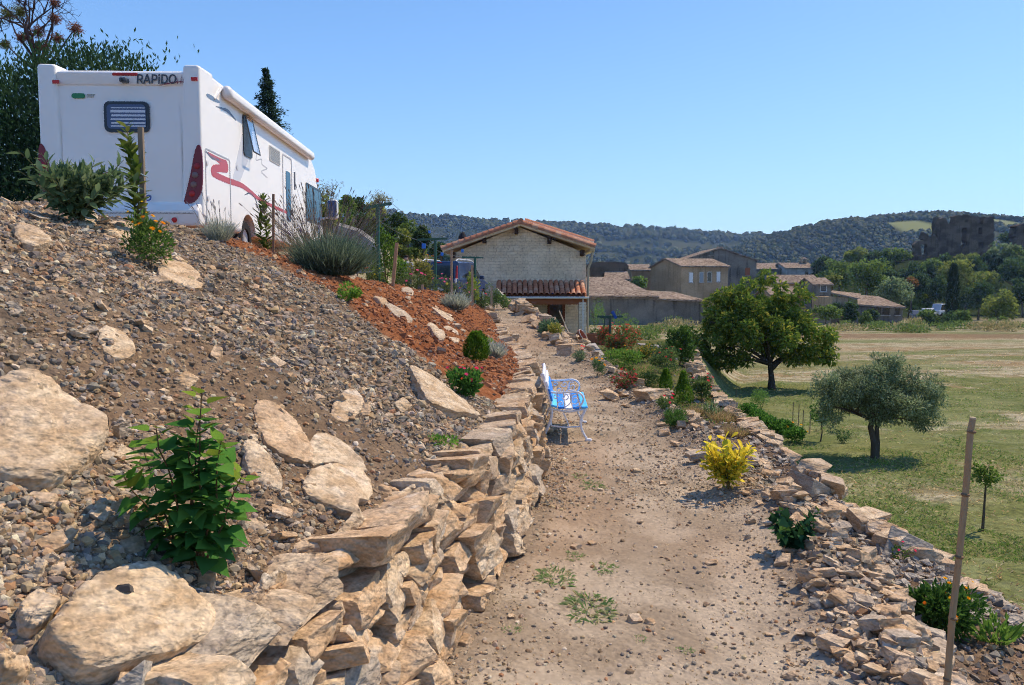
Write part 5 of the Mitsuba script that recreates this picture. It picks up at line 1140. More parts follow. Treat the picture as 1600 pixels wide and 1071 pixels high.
# roof slabs and verge tiles
def barrel(L, r, taper=.82, n=7, th=.015):
    """one half-round tile along +y from the origin, arched in +z"""
    a = np.linspace(0, np.pi, n); v = []
    for yy, k in ((0, 1.0), (L, taper)):
        for rr_ in (r * k, r * k - th): v += [(math.cos(t) * rr_, yy, math.sin(t) * rr_) for t in a]
    v = np.array(v); f = []
    o, i_, O2, I2 = 0, n, 2 * n, 3 * n
    for j in range(n - 1):
        f += [(o + j, O2 + j + 1, o + j + 1), (o + j, O2 + j, O2 + j + 1), (i_ + j, i_ + j + 1, I2 + j + 1), (i_ + j, I2 + j + 1, I2 + j), (o + j, o + j + 1, i_ + j + 1), (o + j, i_ + j + 1, i_ + j)]
    return v, np.array(f)
TILES = []
for i in range(6):
    v, f = barrel(.46, .13); TILES.append(mikit.ply((v, f), 'roof_tile', False, uv=np.broadcast_to([.02 + i / 5.5, .5], (len(v), 2))))
def put_tile(k, i, A, p):
    M = np.eye(4); M[:3, :3] = A; M[:3, 3] = p; scene[k] = {**TILES[i % 6], 'to_world': T(M.tolist())}; USED.add(k)
yf = YH - .62
L_, R_ = np.array([hp(690, 389, yf)[0], hp(690, 389, yf)[2]]), np.array([hp(930, 385, yf)[0], hp(930, 385, yf)[2]]); AP = np.array([hp(813, 347, yf)[0], hp(813, 347, yf)[2]])
def corrugated(p0, p1, y0, y1, pitch, amp, dz=0.0):
    """roof plane from the ridge p0 (x, z) down to the eave p1, tile columns running down the slope"""
    ny_ = int((y1 - y0) / pitch * 6); yy = np.linspace(y0, y1, ny_); ns = 14
    t = np.linspace(0, 1, ns); d = unit(np.array(p1) - p0); nn = np.array([-d[1], d[0]]); nn = nn * np.sign(nn[1])
    h = amp * np.abs(np.sin(np.pi * (yy - y0) / pitch)) 
    step = amp * .5 * ((t * (ns - 1)) % 1)
    q_ = p0[None, None] + (np.array(p1) - p0)[None, None] * t[None, :, None] + nn * (h[:, None, None] + dz)
    v = np.concatenate([q_[..., :1], np.broadcast_to(yy[:, None, None], (ny_, ns, 1)), q_[..., 1:]], -1).reshape(-1, 3)
    i, j = np.meshgrid(np.arange(ny_ - 1), np.arange(ns - 1), indexing='ij'); a = i * ns + j
    f = np.stack([a, a + 1, a + ns + 1, a + ns], -1).reshape(-1, 4)
    return v, np.vstack([f[:, [0, 1, 2]], f[:, [0, 2, 3]]])
for nm, E, sg in (('roof', L_, -1), ('roof', R_, 1)):
    d = E - AP; n = unit(np.array([-d[1], d[0]])); n = n * np.sign(n[1])
    pl = np.array([AP - n * .06, E - n * .06, E - n * .17, AP - n * .17])
    rk = part(hs, nm, move(prism(pl if sg > 0 else pl[::-1], 10.2), XZ, (0, yf + 10.25, 0)), 'cream_stone')
    part(rk, 'tile_field', corrugated(AP, E, yf + .3, yf + 10.2, .27, .11), 'roof_tile', uv=np.array([.2, .5]), kind='stuff')
    Ln = np.linalg.norm(d); m = 13
    for i in range(m):                                         # verge tiles along the front edge
        p = AP + d * ((i + .98) / m); dd = -d / Ln
        A = np.stack([[0, 1.0, 0], [dd[0], 0, dd[1]], np.cross([0, 1.0, 0], [dd[0], 0, dd[1]])], 1)
        if A[2, 2] < 0: A = np.stack([[0, -1.0, 0], [dd[0], 0, dd[1]], np.cross([0, -1.0, 0], [dd[0], 0, dd[1]])], 1)
        A = A * np.array([1.9, Ln / m / .40, 1.9])
        put_tile(pkey(rk, 'verge_tile'), int(rh.integers(6)), A, np.array([p[0], yf + .16, p[1] - .08]))
part(hs, 'ridge_tile', move(tube([[AP[0], yf - .02, AP[1] + .02], [AP[0], yf + 10.2, AP[1] + .02]], .14, 10), None, (0, 0, 0)), 'roof_tile', uv=np.array([.4, .5]))
# raised rear roof on the sunny side
E2 = R_ + [.36, .46]; A2 = AP + [.29, .45]
rk = part(hs, 'rear_roof', move(prism(np.array([A2, E2, E2 - [0, .5], A2 - [0, .5]]), 6.0), XZ, (0, yf + 10.0, 0)), 'cream_stone')
part(rk, 'tile_field', corrugated(A2, E2, yf + 4.0, yf + 10.0, .27, .11), 'roof_tile', uv=np.array([.3, .5]), kind='stuff')
for u, v in ((807, 362), (757, 376), (858, 377), (709, 399), (909, 396)):
    c = hp(u, v); part(hs, 'beam_end', rbox((c[0], YH - .25, c[2]), (.2, .6, .3), .02), 'matte', S(62, 42, 30))
c = hp(924, 392); gut = part(hs, 'gutter', span((c[0] - .1, yf + .2, c[2] - .05), (c[0] + .14, YH + 9.5, c[2] + .12)), 'matte', S(190, 178, 150))
part(gut, 'downpipe', tube([(c[0] + .04, yf + .35, c[2]), (c[0] - .02, yf + .4, c[2] - .5), (xr + .09, YH - .1, c[2] - .95), (xr + .09, YH - .1, -1.0)], .06, 8), 'matte', True, S(175, 165, 142))
# porch
ey = YH - 1.5; xp0, xp1 = hp(775, 450, ey)[0], hp(917, 450, ey)[0]; zt_, zl = hp(800, 441)[2], hp(800, 463, ey)[2]
pr_ = part(hs, 'porch_roof', (np.array([[x, y, z] for x in (xp0, xp1) for y, z in ((YH, zt_ - .02), (ey, zl - .02), (ey, zl - .12), (YH, zt_ - .14))]), np.array([[0, 1, 2], [0, 2, 3], [4, 6, 5], [4, 7, 6], [0, 4, 5], [0, 5, 1], [1, 5, 6], [1, 6, 2], [2, 6, 7], [2, 7, 3], [3, 7, 4], [3, 4, 0]])), 'matte', S(120, 74, 50))
sl = np.array([YH - ey, zt_ - zl]); Ls = np.linalg.norm(sl); su = np.array([0, sl[0], sl[1]]) / Ls
cols_, rows_ = 17, 5
for i in range(cols_):
    x = xp0 + (xp1 - xp0) * (i + .5) / cols_
    for j in range(rows_):
        A = np.stack([[1.0, 0, 0], su, np.cross([1.0, 0, 0], su)], 1) * np.array([(xp1 - xp0) / cols_ / .27, Ls / rows_ / .40, 1.0])
        put_tile(pkey(pr_, 'tile'), int(rh.integers(6)), A, np.array([x, ey - .05, zl]) + su * Ls * j / rows_ + np.array([0, 0, .012 * (rows_ - j)]))
part(hs, 'porch_gutter', rod((xp0 - .1, ey - .1, zl - .08), (xp1 + .1, ey - .1, zl - .08), .06, 8), 'satin', True, S(205, 200, 190))
part(hs, 'porch_beam', span((xp0, ey + .02, zl - .42), (xp1, ey + .2, zl - .13)), 'matte', S(140, 84, 52))
pw = hp(905, 500, ey)[0], hp(915.5, 500, ey)[0]
pl = part(hs, 'porch_pillar', span((pw[0], ey + .05, -1.6), (pw[1], ey + .45, zl - .12)), 'mortar')
ms = []
z = -1.3
while z < zl - .3:
    h_ = rh.uniform(.12, .2); ms.append(rbox(((pw[0] + pw[1]) / 2 + rh.uniform(-.01, .01), ey + .24, z + h_ / 2), (pw[1] - pw[0] + .04, .46, h_ - .015), .015)); z += h_
for m in ms: part(pl, 'stone', m, 'cream_stone')
part(hs, 'pillar_strip', span((pw[0] + .16, ey - .02, -1.3), (pw[0] + .21, ey + .02, zl - .14)), 'satin', S(225, 225, 222))
c = hp(872, 482); dk = part(hs, 'door', span((c[0] - .55, YH - .06, -1.3), (c[0] + .35, YH - .03, c[2] + .35)), 'matte', S(116, 66, 40)); part(dk, 'pane', span((c[0] - .42, YH - .075, -.9), (c[0] + .22, YH - .066, c[2] + .2)), 'window_glass')
c = hp(800, 482); dk = part(hs, 'door', span((c[0] - .9, YH - .06, -1.3), (c[0] + .9, YH - .03, c[2] + .45)), 'matte', S(96, 54, 36)); part(dk, 'pane', span((c[0] - .75, YH - .075, -.9), (c[0] + .75, YH - .066, c[2] + .3)), 'window_glass')
c = at(723, 372, 45); fl = part(hs, 'flue', rod((c[0], 45, c[2] - 1.2), (c[0], 45, c[2] - .05), .13, 10), 'matte', True, S(40, 42, 48)); part(fl, 'cowl', move(lathe([(0, .42), (.14, .3), (.26, .08), (.26, 0), (0, 0)], 12), None, (c[0], 45, c[2] - .05)), 'matte', S(36, 38, 44))
# concrete parapet beside the porch and ramp up the hill
k = thing('concrete_wall', 'grey concrete wall with a pale sloping end between the blue van and the porch', 'wall')
yq = 34.0; a, b = at(744, 444, yq), at(775, 466, yq)
part(k, 'wall', span((a[0], yq, -.8), (b[0], yq + .3, a[2])), 'concrete')
c, d = at(790, 466, yq), at(775, 451, yq)
part(k, 'sloped_end', move(prism(np.array([(b[0], -.8), (c[0], -.8), (c[0], c[2]), (b[0] + .02, d[2])]), 3.2), XZ, (0, yq + 3.3, 0)), 'concrete')
k = thing('concrete_ramp', 'sloping grey concrete retaining wall on the hillside behind the dry lavender', 'wall')
yq = 31.0; P = [at(u, v, yq) for u, v in ((520, 350), (560, 362), (594, 388), (598, 425), (520, 430))]
part(k, 'wall', move(prism(np.array([(p[0], p[2]) for p in P])[::-1], .4), XZ, (0, yq + .4, 0)), 'concrete')
part(k, 'coping', tube([[P[0][0], yq + .2, P[0][2]], [P[1][0], yq + .2, P[1][2]], [P[2][0], yq + .2, P[2][2]]], .12, 4), 'concrete')
# ---------------------------------------------------------------- bench
ro = np.random.default_rng(17)
bA = np.array([.335, 8.0, 0.0]); ex = unit(np.array([1.0, -.16, 0])); ey_ = unit(np.array([.05, 1.0, 0])); BS = .86
BL = 1.3
bo = np.array([bA[0], bA[1], float(zones(np.array(.6), np.array(8.3))) + .005])
BR = np.stack([ex, ey_, np.array([0, 0, 1.0])], 1) * BS
bench = thing('garden_bench', 'blue and white slatted garden bench with scrolled white iron ends beside the path', 'bench')
def bp(name, m, bsdf='satin', col=None, smooth=False, parent=None, label=None):
    v, f = vf(m); return part(parent or bench, name, (v @ BR.T + bo, f), bsdf, smooth, col, label=label)
WH, BLU = S(226, 228, 232), S(38, 128, 222)
def scroll(c, r0, r1, a0, turns, n=26):
    t = np.linspace(0, 1, n); a = a0 + turns * 6.283 * t; r = r0 + (r1 - r0) * t
    return np.stack([c[0] + r * np.cos(a), c[1] + r * np.sin(a)], 1)
def flatcurve(pts, r, y): return tube(np.array([[p[0], y, p[1]] for p in pts]), r, 6)
def smoothc(p, n=24):
    from scipy.interpolate import CubicSpline
    p = np.asarray(p, float); s = np.r_[0, np.cumsum(np.linalg.norm(np.diff(p, axis=0), axis=1))]; return CubicSpline(s, p)(np.linspace(0, s[-1], n))
for y in (.03, BL - .03):
    f_ = bp('iron_end', join([flatcurve(smoothc([(-.02, .0), (.03, .12), (.09, .3), (.085, .42), (.04, .6), (-.04, .80)]), .019, y),     # rear leg and back post
                              flatcurve(smoothc([(.53, 0), (.49, .06), (.44, .2), (.46, .3), (.50, .385)]), .018, y), flatcurve([(.09, .37), (.3, .345), (.50, .385)], .014, y), flatcurve([(.085, .17), (.25, .155), (.44, .17)], .011, y), flatcurve(smoothc([(.22, .35), (.27, .25), (.30, .16)]), .008, y)]), 'satin', WH, True)
    bp('foot', rbox((-.02, y, .012), (.08, .05, .03), .01), 'satin', WH, parent=f_); bp('foot', rbox((.535, y, .012), (.08, .05, .03), .01), 'satin', WH, parent=f_)
    bp('armrest', flatcurve(smoothc([(.065, .58), (.18, .575), (.33, .59), (.43, .575), (.47, .52), (.455, .45), (.41, .385)]), .014, y), 'satin', WH, True, f_)
    for c, r0, r1, a0, tn in [((.37, .49), .07, .012, 1.2, 1.4), ((.2, .44), .055, .01, .3, -1.3), ((.26, .53), .045, .01, 3.4, 1.1), ((.14, .52), .035, .008, 0, 1.2)]: bp('scroll', flatcurve(scroll(c, r0, r1, a0, tn), .0075, y), 'satin', WH, True, f_)
    bp('scroll', flatcurve(smoothc([(.08, .45), (.16, .39), (.28, .42), (.33, .56)]), .008, y), 'satin', WH, True, f_); bp('scroll', flatcurve(smoothc([(.3, .39), (.36, .4), (.43, .43)]), .007, y), 'satin', WH, True, f_)
sl_c = [S(84, 190, 250), BLU, S(232, 234, 238), BLU, S(70, 178, 248)]
for i, xx in enumerate([.115, .205, .295, .385, .485]):
    zz = .375 + (.02 if i in (0,) else 0) - (.012 if i == 2 else 0) + (.012 if i == 4 else 0)
    bp('seat_slat', rbox((xx, BL / 2, zz + .02), (.078, BL, .026), .008, roty(-.05 + (i == 0) * .25)), 'satin', sl_c[i], label='white seat slat' if i == 2 else None)
for i, t in enumerate([.22, .42, .64, .88]):
    p = np.array([(.085, .42), (.04, .6), (-.045, .82)]); q_ = np.array([np.interp(t, [0, .45, 1], p[:, 0]), np.interp(t, [0, .45, 1], p[:, 1])])
    bp('back_slat', rbox((q_[0] + .02, BL / 2, q_[1]), (.026, BL, .075), .008, roty(-.28)), 'satin', [BLU, BLU, S(228, 230, 236), S(226, 228, 234)][i], label='white back slat' if i == 3 else None)
bp('stretcher', rod((.085, .03, .17), (.085, BL - .03, .17), .009), 'satin', WH, True)

# ---------------------------------------------------------------- bamboo pole
bb = at(1472, 1125, 2.5); bb[2] = float(H(bb[0], bb[1])); h = at(1503, 655, bb[1])[2] - bb[2]; k = thing('bamboo_pole', 'tall bare bamboo pole standing upright in the near bank', 'pole')
top = bb + [29 * m_(bb[1]), .0, h]; pts, rad = [bb - [0, 0, .1]], [.0115]
for i in range(1, 6):
    t = i / 5.2
    for dt, r in ((-.005, .0105), (0, .0125), (.005, .0105)): pts.append(bb + (top - bb) * (t + dt) + np.array([.0025 * math.sin(i * 2.2), .002, 0])); rad.append(r * (1.05 - .12 * t))
pts.append(top); rad.append(.0095)
part(k, 'cane', tube(pts, rad, 12), 'bark', True, (.40, .28, .165)); [part(k, 'node', tube([bb + (top - bb) * (i / 5.2 - .004), bb + (top - bb) * (i / 5.2), bb + (top - bb) * (i / 5.2 + .004)], [.0118, .0142, .0118], 12), 'matte', True, (.2, .13, .075)) for i in range(1, 6)]; part(k, 'cut_end', tube([top - [0, 0, .004], top + [0, 0, .006]], .009, 12), 'matte', col=(.5, .4, .26))
# ---------------------------------------------------------------- clothes posts and lines
tops = []
for u, vt, y, bar, lab in [(590, 320, 20, (567, 612, 326, 318), 'tall green clothes post, nearest of the three, beside the dry lavender'), (680, 376, 26, (652, 701, 375, 373), 'green clothes post standing in front of the rear of the blue van'), (742, 403, 32, (722, 755, 402, 403), 'short looking green clothes post in front of the house gable')]:
    k = thing('clothes_post', lab, 'post'); c = at(u, vt, y); g = float(H(c[0], y)); GC = S(34, 84, 66)
    part(k, 'post', rod((c[0], y, g - .3), c, .05, 8), 'satin', True, GC); a, b = at(bar[0], bar[2], y), at(bar[1], bar[3], y)
    part(k, 'crossbar', box((a + b) / 2, (np.linalg.norm(b - a), .06, .07), roty(-math.atan2(b[2] - a[2], b[0] - a[0]))), 'satin', col=GC); tops.append((a, b))
k = thing('clothes_line', 'thin wires with a few blue pegs strung between the green clothes posts', 'clothes line')
for s in (0, 1):
    for i in (0, 1):
        a, b = tops[i][s], tops[i + 1][s]; t = np.linspace(0, 1, 9)[:, None]
        part(k, 'wire', tube(a + (b - a) * t - UP * .12 * np.sin(t * np.pi), .006, 4), 'satin', True, S(120, 124, 128))
for i, (s, i_, t, sz_) in enumerate([(0, 1, .12, .17), (0, 1, .5, .12), (1, 1, .35, .12), (1, 0, .6, .09)]):
    a, b = tops[i_][s], tops[i_ + 1][s]; p = a + (b - a) * t - UP * .12 * math.sin(t * math.pi); part(k, 'peg', rbox(p - [0, 0, sz_ / 2], (sz_ * .8, .04, sz_), .012), 'satin', col=S(40, 120, 220))
# garden posts (green) near the flower garden
for i, (u, vb, vt, lab) in enumerate([(953, 555, 495, 'tall thin green post in the garden with a crossbar shared with its neighbour'), (943, 534, 497, 'green post near the terracotta planters')]):
    b = gp(u, vb); t_ = at(u - (0 if i == 0 else -2), vt, b[1]); k = thing('garden_post', lab, 'post'); part(k, 'post', rod(b - [0, 0, .1], t_, .035, 8), 'satin', True, S(28, 64, 56))
    part(k, 'crossbar', box(t_ + [0, 0, 0], (.75 if i == 0 else .5, .05, .06)), 'satin', col=S(28, 64, 56))
    if i == 0: part(k, 'blue_rag', rbox(t_ + [.12, -.03, .05], (.09, .04, .24), .015, roty(-.5)), 'matte', col=S(50, 84, 160))
# ---------------------------------------------------------------- pots, slab, table
def pot(lab, u, v, r, h, tilt=None, col=(.36, .13, .07)):
    c = POTC; k = thing('plant_pot', lab, 'pot'); R = tilt if tilt is not None else np.eye(3)
    part(k, 'pot', move(lathe([(0, 0), (r * .66, 0), (r * .95, h * .82), (r * 1.08, h * .82), (r * 1.08, h), (r * .95, h), (r * .9, h * .8), (r * .6, .04), (0, .04)], 22), R, c + [0, 0, .03]), 'matte', 30, col)
    return k
POTC = at(899, 534, 28.5); k = pot('terracotta pot lying tilted with its pale rim up at the foot of the rubble heap', 899, 538, .26, .36, rotx(.55) @ roty(.9)); 
part(k, 'rim', move(tube(np.array([[math.cos(a) * .27, math.sin(a) * .27, .36] for a in np.linspace(0, 6.283, 25)]), .016, 6, False), rotx(.55) @ roty(.9), POTC + [0, 0, .03]), 'matte', True, (.5, .42, .38))
def planter(lab, u, v, w, h):
    c = gp(u, v); k = thing('planter', lab, 'planter'); q_ = np.array([[-w / 2 * .85, -.2, 0], [w / 2 * .85, -.2, 0], [w / 2 * .85, .2, 0], [-w / 2 * .85, .2, 0]])
    part(k, 'tub', vf(m3.Manifold.hull_points(np.vstack([q_ + c, q_ * [1.18, 1.18, 1] + c + [0, 0, h]]))), 'matte', col=(.34, .12, .065)); part(k, 'rim', span(c + [-w / 2 * 1.04, -.26, h - .05], c + [w / 2 * 1.04, .26, h + .02]), 'matte', col=(.38, .14, .08)); part(k, 'soil', span(c + [-w / 2 * .95, -.22, h + .021], c + [w / 2 * .95, .22, h + .03]), 'matte', col=(.06, .045, .03)); return c, h
c, h = planter('larger brown terracotta planter on the concrete path by the house pillar', 928, 536, .62, .42)
bush('pot_plant', 'small green plant growing in the larger terracotta planter', 'plant', rp, c + [0, 0, h], .25, .25, 90, .1, .045, GRN, stem=0)
c, h = planter('smaller brown terracotta planter next to the green garden post', 938, 539, .42, .34)
bush('pot_plant', 'green plant hanging over the smaller terracotta planter', 'plant', rp, c + [.25, 0, h - .2], .55, .3, 160, .1, .05, [(.05, .1, .03), (.08, .15, .04)], stem=0)
P = np.array([CAM + ray(*q_) * ((-.42 - 1.6) / ray(*q_)[2]) for q_ in ((905, 539), (930, 537), (948, 560), (944, 562), (921, 562))]); k = thing('concrete_slab', 'pale concrete slab path leading from the house corner into the garden', 'slab')
zz = -.4
put(k, prism(P[:, :2], .3, zz - .3), 'concrete')
a, b = gp(1000, 555), gp(1046, 556); k = thing('garden_table', 'low weathered grey board table among the bushes in the garden', 'table'); g = float(H((a[0] + b[0]) / 2, a[1])); zt_ = at(1020, 541, a[1])[2]
for i in range(5): part(k, 'board', box(((a[0] + b[0]) / 2, a[1] + .16 * i - .3, zt_ + .004 * (i % 2)), (b[0] - a[0] + .1, .15, .04), roty(.10)), 'wood', col=np.array([.32, .29, .26]) * (.9 + .07 * i))
for x in (a[0] + .1, b[0] - .1):
    for dy in (-.25, .3): part(k, 'leg', span((x - .04, a[1] + dy - .04, g - .2), (x + .04, a[1] + dy + .04, zt_ - .12 + .0)), 'wood', col=(.22, .17, .12))
part(k, 'panel', span((a[0] + .15, a[1] - .2, g - .1), (b[0] - .15, a[1] - .17, zt_ - .13)), 'wood', col=(.16, .11, .08))
# planter box and leaning boards on the rubble heap by the porch
c = gp(862, 490); k = thing('concrete_planter', 'grey concrete trough on the rubble heap in front of the porch', 'planter'); c2 = at(862, 488, c[1] + .3)
part(k, 'trough', rbox(c2 + [0, 0, .0], (.62, .4, .5), .02), 'concrete'); part(k, 'soil', span(c2 + [-.26, -.16, .235], c2 + [.26, .16, .258]), 'matte', col=(.07, .05, .035))
for i, (u0, v0, u1, v1) in enumerate([(893, 532, 874, 487), (897, 536, 882, 508)]):
    a, b = at(u0, v0, 30), at(u1, v1, 29.2); k = thing('leaning_board', ['long weathered board leaning on the rubble heap by the porch', 'shorter board leaning on the rubble heap just above the tilted pot'][i], 'board'); d = unit(b - a); put(k, box((a + b) / 2, (np.linalg.norm(b - a), .14, .03), np.stack([d, unit(np.cross([1.0, 0, 0], d)), unit(np.cross(d, unit(np.cross([1.0, 0, 0], d))))], 1)), 'wood', col=(.26, .22, .18))
heap = thing('rubble_heap', 'heap of loose tan rubble between the path end and the house porch', 'rubble')
for i in range(120):
    y = ro.uniform(16.5, 27); x = float(XR(y)) + ro.uniform(-.05, .95) ** 1; s = ro.uniform(.10, .30)
    place_stone(pkey(heap, 'stone'), ro, G(x, y, s * .2), spin(ro, .3), (s * 1.35, s, s * .75))
kerb = thing('stone_kerb', 'short kerb of tan stones along the upper path below the red earth', 'kerb')
for i in range(34):                                       # small kerb of stones along the upper left edge of the path
    y = ro.uniform(16.5, 25); x = float(XL(y)) - .02 + ro.normal() * .05; s = ro.uniform(.16, .34)
    place_stone(pkey(kerb, 'stone'), ro, G(x, y, s * .22), frame((float(XL(y + .2) - XL(y - .2)), .4, 0)) @ spin(ro, .1, 0), (s * .9, s * 1.3, s * .7))

# ---------------------------------------------------------------- blue van
van = thing('van', 'dark blue people carrier with silver roof rails parked before the house gable', 'car')
ang = -math.radians(15); VO = np.array([at(716, 470, 30.5)[0], 30.5, .88]); VR = rotz(ang)
def vp(name, m, bsdf='satin', col=None, smooth=False, parent=None, label=None):
    v, f = vf(m); return part(parent or van, name, (v @ VR.T + VO, f), bsdf, smooth, col, label=label)
scene['car_paint'] = {'type': 'principled', 'base_color': {'type': 'rgb', 'value': [.018, .035, .10]}, 'roughness': .25, 'specular': .6, 'clearcoat': 1.0, 'clearcoat_gloss': .9}
def hullbox(pts, r, n=10): return vf(m3.Manifold.batch_hull([m3.Manifold.sphere(r, n).translate([float(x) for x in p]) for p in pts]))
w = 1.72
def sym(prof, ins=0.0): return [(x, y, z) for y, z in prof for x in (-ins - .06, -w + ins + .06)]
lo = hullbox(sym([(.06, .3), (.02, .62), (.06, .98), (3.35, .98), (4.1, .82), (4.25, .55), (4.2, .3)]), .06)
up = hullbox(sym([(.1, .95), (.2, 1.62)], .0) + sym([(.22, 1.66), (2.3, 1.68), (3.3, .98)], .10), .06)
bm = m3.Manifold(m3.Mesh(np.asarray(lo[0], np.float32), np.asarray(lo[1], np.uint32))) + m3.Manifold(m3.Mesh(np.asarray(up[0], np.float32), np.asarray(up[1], np.uint32)))
for y in (.8, 3.4): bm = bm - m3.Manifold.cylinder(3, .36, .36, 24).rotate([0, 90, 0]).translate([-2.4, y, .3])
vp('body', vf(bm), 'car_paint', smooth=30)
rf = lambda poly, y, d=.012: move(prism(poly, d), np.array([[1.0, 0, 0], [0, 0, -1], [0, 1, 0]]), (0, y, 0))
sf = lambda poly, x=0.0, d=.012: move(prism(poly, d), SF, (x, 0, 0))
vp('rear_window', (np.array([[-.2, .055, 1.02], [-w + .2, .055, 1.02], [-w + .25, .125, 1.55], [-.25, .125, 1.55], [-.2, .085, 1.02], [-w + .2, .085, 1.02], [-w + .25, .155, 1.55], [-.25, .155, 1.55]]) - [0, .045, 0], pf), 'window_glass')
vp('brake_light', rbox((-w / 2, .1, 1.665), (.3, .05, .035), .01), 'satin', S(170, 20, 20))
for x in (-.085, -w + .085):
    t = vp('tail_light', vf(m3.Manifold.batch_hull([m3.Manifold.sphere(.04, 8).translate([x, y, z]) for y, z in ((.02, .75), (.03, 1.1), (.12, 1.5))])), 'satin', S(170, 24, 30), True); vp('reversing_lamp', rbox((x, -.035, .93), (.09, .05, .2), .02), 'satin', S(220, 215, 215), parent=t)
vp('number_plate', rbox((-w / 2, -.05, .62), (.52, .02, .11), .008), 'satin', S(220, 220, 215)); vp('bumper', hullbox([(x, y, z) for x in (-.1, -w + .1) for y, z in ((-.03, .38), (-.03, .52), (.2, .4))], .05), 'matte', S(34, 38, 48), 30)
for poly in ([(.35, 1.08), (1.25, 1.08), (1.25, 1.52), (.4, 1.52)], [(1.32, 1.08), (2.1, 1.08), (2.1, 1.52), (1.32, 1.52)], [(2.17, 1.08), (3.05, 1.08), (2.5, 1.5), (2.17, 1.52)]):
    pp = np.array(poly); V3 = np.array([[-.0 - .1 * (z - 1.0) / .66 * (y > .0), y, z] for y, z in pp]); vp('side_window', (np.vstack([V3 + [.006, 0, 0], V3 - [.02, 0, 0]]), pf), 'window_glass')
for x in (-.16, -w + .16): 
    rl_ = vp('roof_rail', tube([(x, .2, 1.72), (x, .45, 1.8), (x, 2.1, 1.8), (x, 2.45, 1.72)], .025, 8), 'satin', S(200, 204, 210), True)
vp('door_handle', rbox((.02, 1.9, .98), (.03, .16, .03), .01), 'satin', S(30, 44, 84)); vp('door_handle', rbox((.02, 1.15, .98), (.03, .16, .03), .01), 'satin', S(30, 44, 84))
mr = vp('wing_mirror', rbox((.12, 2.75, 1.1), (.2, .1, .16), .03), 'car_paint', smooth=True)
for y in (.8, 3.4):
    for x in (-.1, -w + .1):
        MX = np.array([[0, 0, 1.0], [1, 0, 0], [0, 1, 0]]); wv = vp('wheel', move(lathe([(.19, -.1), (.28, -.1), (.31, -.06), (.31, .06), (.28, .1), (.19, .1), (.19, -.1)], 24), MX, (x, y, .31)), 'matte', S(28, 28, 30), 30); vp('rim', move(lathe([(0, -.09), (.19, -.09), (.19, .09), (.12, .07), (0, .05)], 16), MX if x > -1 else MX * [1, 1, -1], (x, y, .31)), 'satin', S(170, 172, 178), False, wv)

# ---------------------------------------------------------------- person behind the shrubs (only the head shows)
py = 27.0; hd = at(635, 399, py); gz = float(H(hd[0], py)); hgt = hd[2] - gz
person = thing('person', 'dark haired person standing behind the flowering shrubs, only the head showing', 'person')
sc_ = 1.0; Z0 = hd[2] - 1.72 * .84; PO = np.array([hd[0], py, Z0])
def bones(L, ref=.05):
    tot = None
    for (a, ra), (b, rb) in L:
        m = m3.Manifold.batch_hull([m3.Manifold.sphere(ra, 12).translate(list(map(float, a))), m3.Manifold.sphere(rb, 12).translate(list(map(float, b)))]); tot = m if tot is None else tot + m
    t = trimesh.Trimesh(*vf(tot.refine_to_length(ref)), process=True); trimesh.smoothing.filter_taubin(t, iterations=8); return np.array(t.vertices), np.array(t.faces)
skin = bones([((( 0, .02, 1.40), .055), ((0, .0, 1.50), .055)), (((0, -.01, 1.57), .085), ((0, .01, 1.615), .095)), (((0, -.075, 1.53), .045), ((0, -.04, 1.57), .07)), (((0, -.105, 1.565), .012), ((0, -.085, 1.60), .012)), (((.095, .01, 1.57), .022), ((.095, .015, 1.6), .022)), (((-.095, .01, 1.57), .022), ((-.095, .015, 1.6), .022)),
              (((.2, 0, 1.36), .06), ((.27, .02, 1.08), .045)), (((.27, .02, 1.08), .042), ((.24, -.14, .86), .03)), (((-.2, 0, 1.36), .06), ((-.27, .02, 1.08), .045)), (((-.27, .02, 1.08), .042), ((-.24, -.14, .86), .03)), (((.2, 0, 1.36), .06), ((-.2, 0, 1.36), .06)), (((0, 0, 1.36), .12), ((0, 0, 1.0), .13))] +
             [x for s in (1, -1) for x in [(((.24 * s, -.14, .86), .03), ((.235 * s, -.19, .79), .034))] + [(((.235 * s + dx, -.19, .79), .012), ((.235 * s + dx * 1.3, -.235, .71 + abs(dx) * .4), .009)) for dx in (-.027, -.009, .009, .027)] + [(((.225 * s, -.19, .81), .012), ((.2 * s, -.225, .765), .01))]] +
             [x for s in (1, -1) for x in [(((.1 * s, 0, .95), .1), ((.11 * s, -.01, .5), .065)), (((.11 * s, -.01, .5), .06), ((.11 * s, .02, .09), .04)), (((.11 * s, .02, .05), .04), ((.12 * s, -.14, .035), .035))]], .03)
part(person, 'body', (skin[0] * .84 + PO, skin[1]), 'matte', True, (.42, .26, .18))
hair = bones([(((0, .03, 1.63), .1), ((0, .0, 1.645), .095)), (((0, .06, 1.55), .085), ((0, .05, 1.6), .1)), (((.05, .02, 1.6), .07), ((-.05, .02, 1.6), .07))], .03)
hv = hair[0] + vnorm(*hair) * ((meshkit.fbm(hair[0] * 40, 2) - .5) * .025)[:, None]
part(person, 'hair', (hv * .84 + PO, hair[1]), 'matte', True, (.025, .017, .012))
shirt = bones([(((.2, 0, 1.36), .075), ((-.2, 0, 1.36), .075)), (((0, 0, 1.36), .14), ((0, 0, .98), .15)), (((.2, 0, 1.36), .075), ((.25, .01, 1.17), .065)), (((-.2, 0, 1.36), .075), ((-.25, .01, 1.17), .065))], .04); part(person, 'shirt', (shirt[0] * .84 + PO, shirt[1]), 'matte', True, (.3, .32, .36))
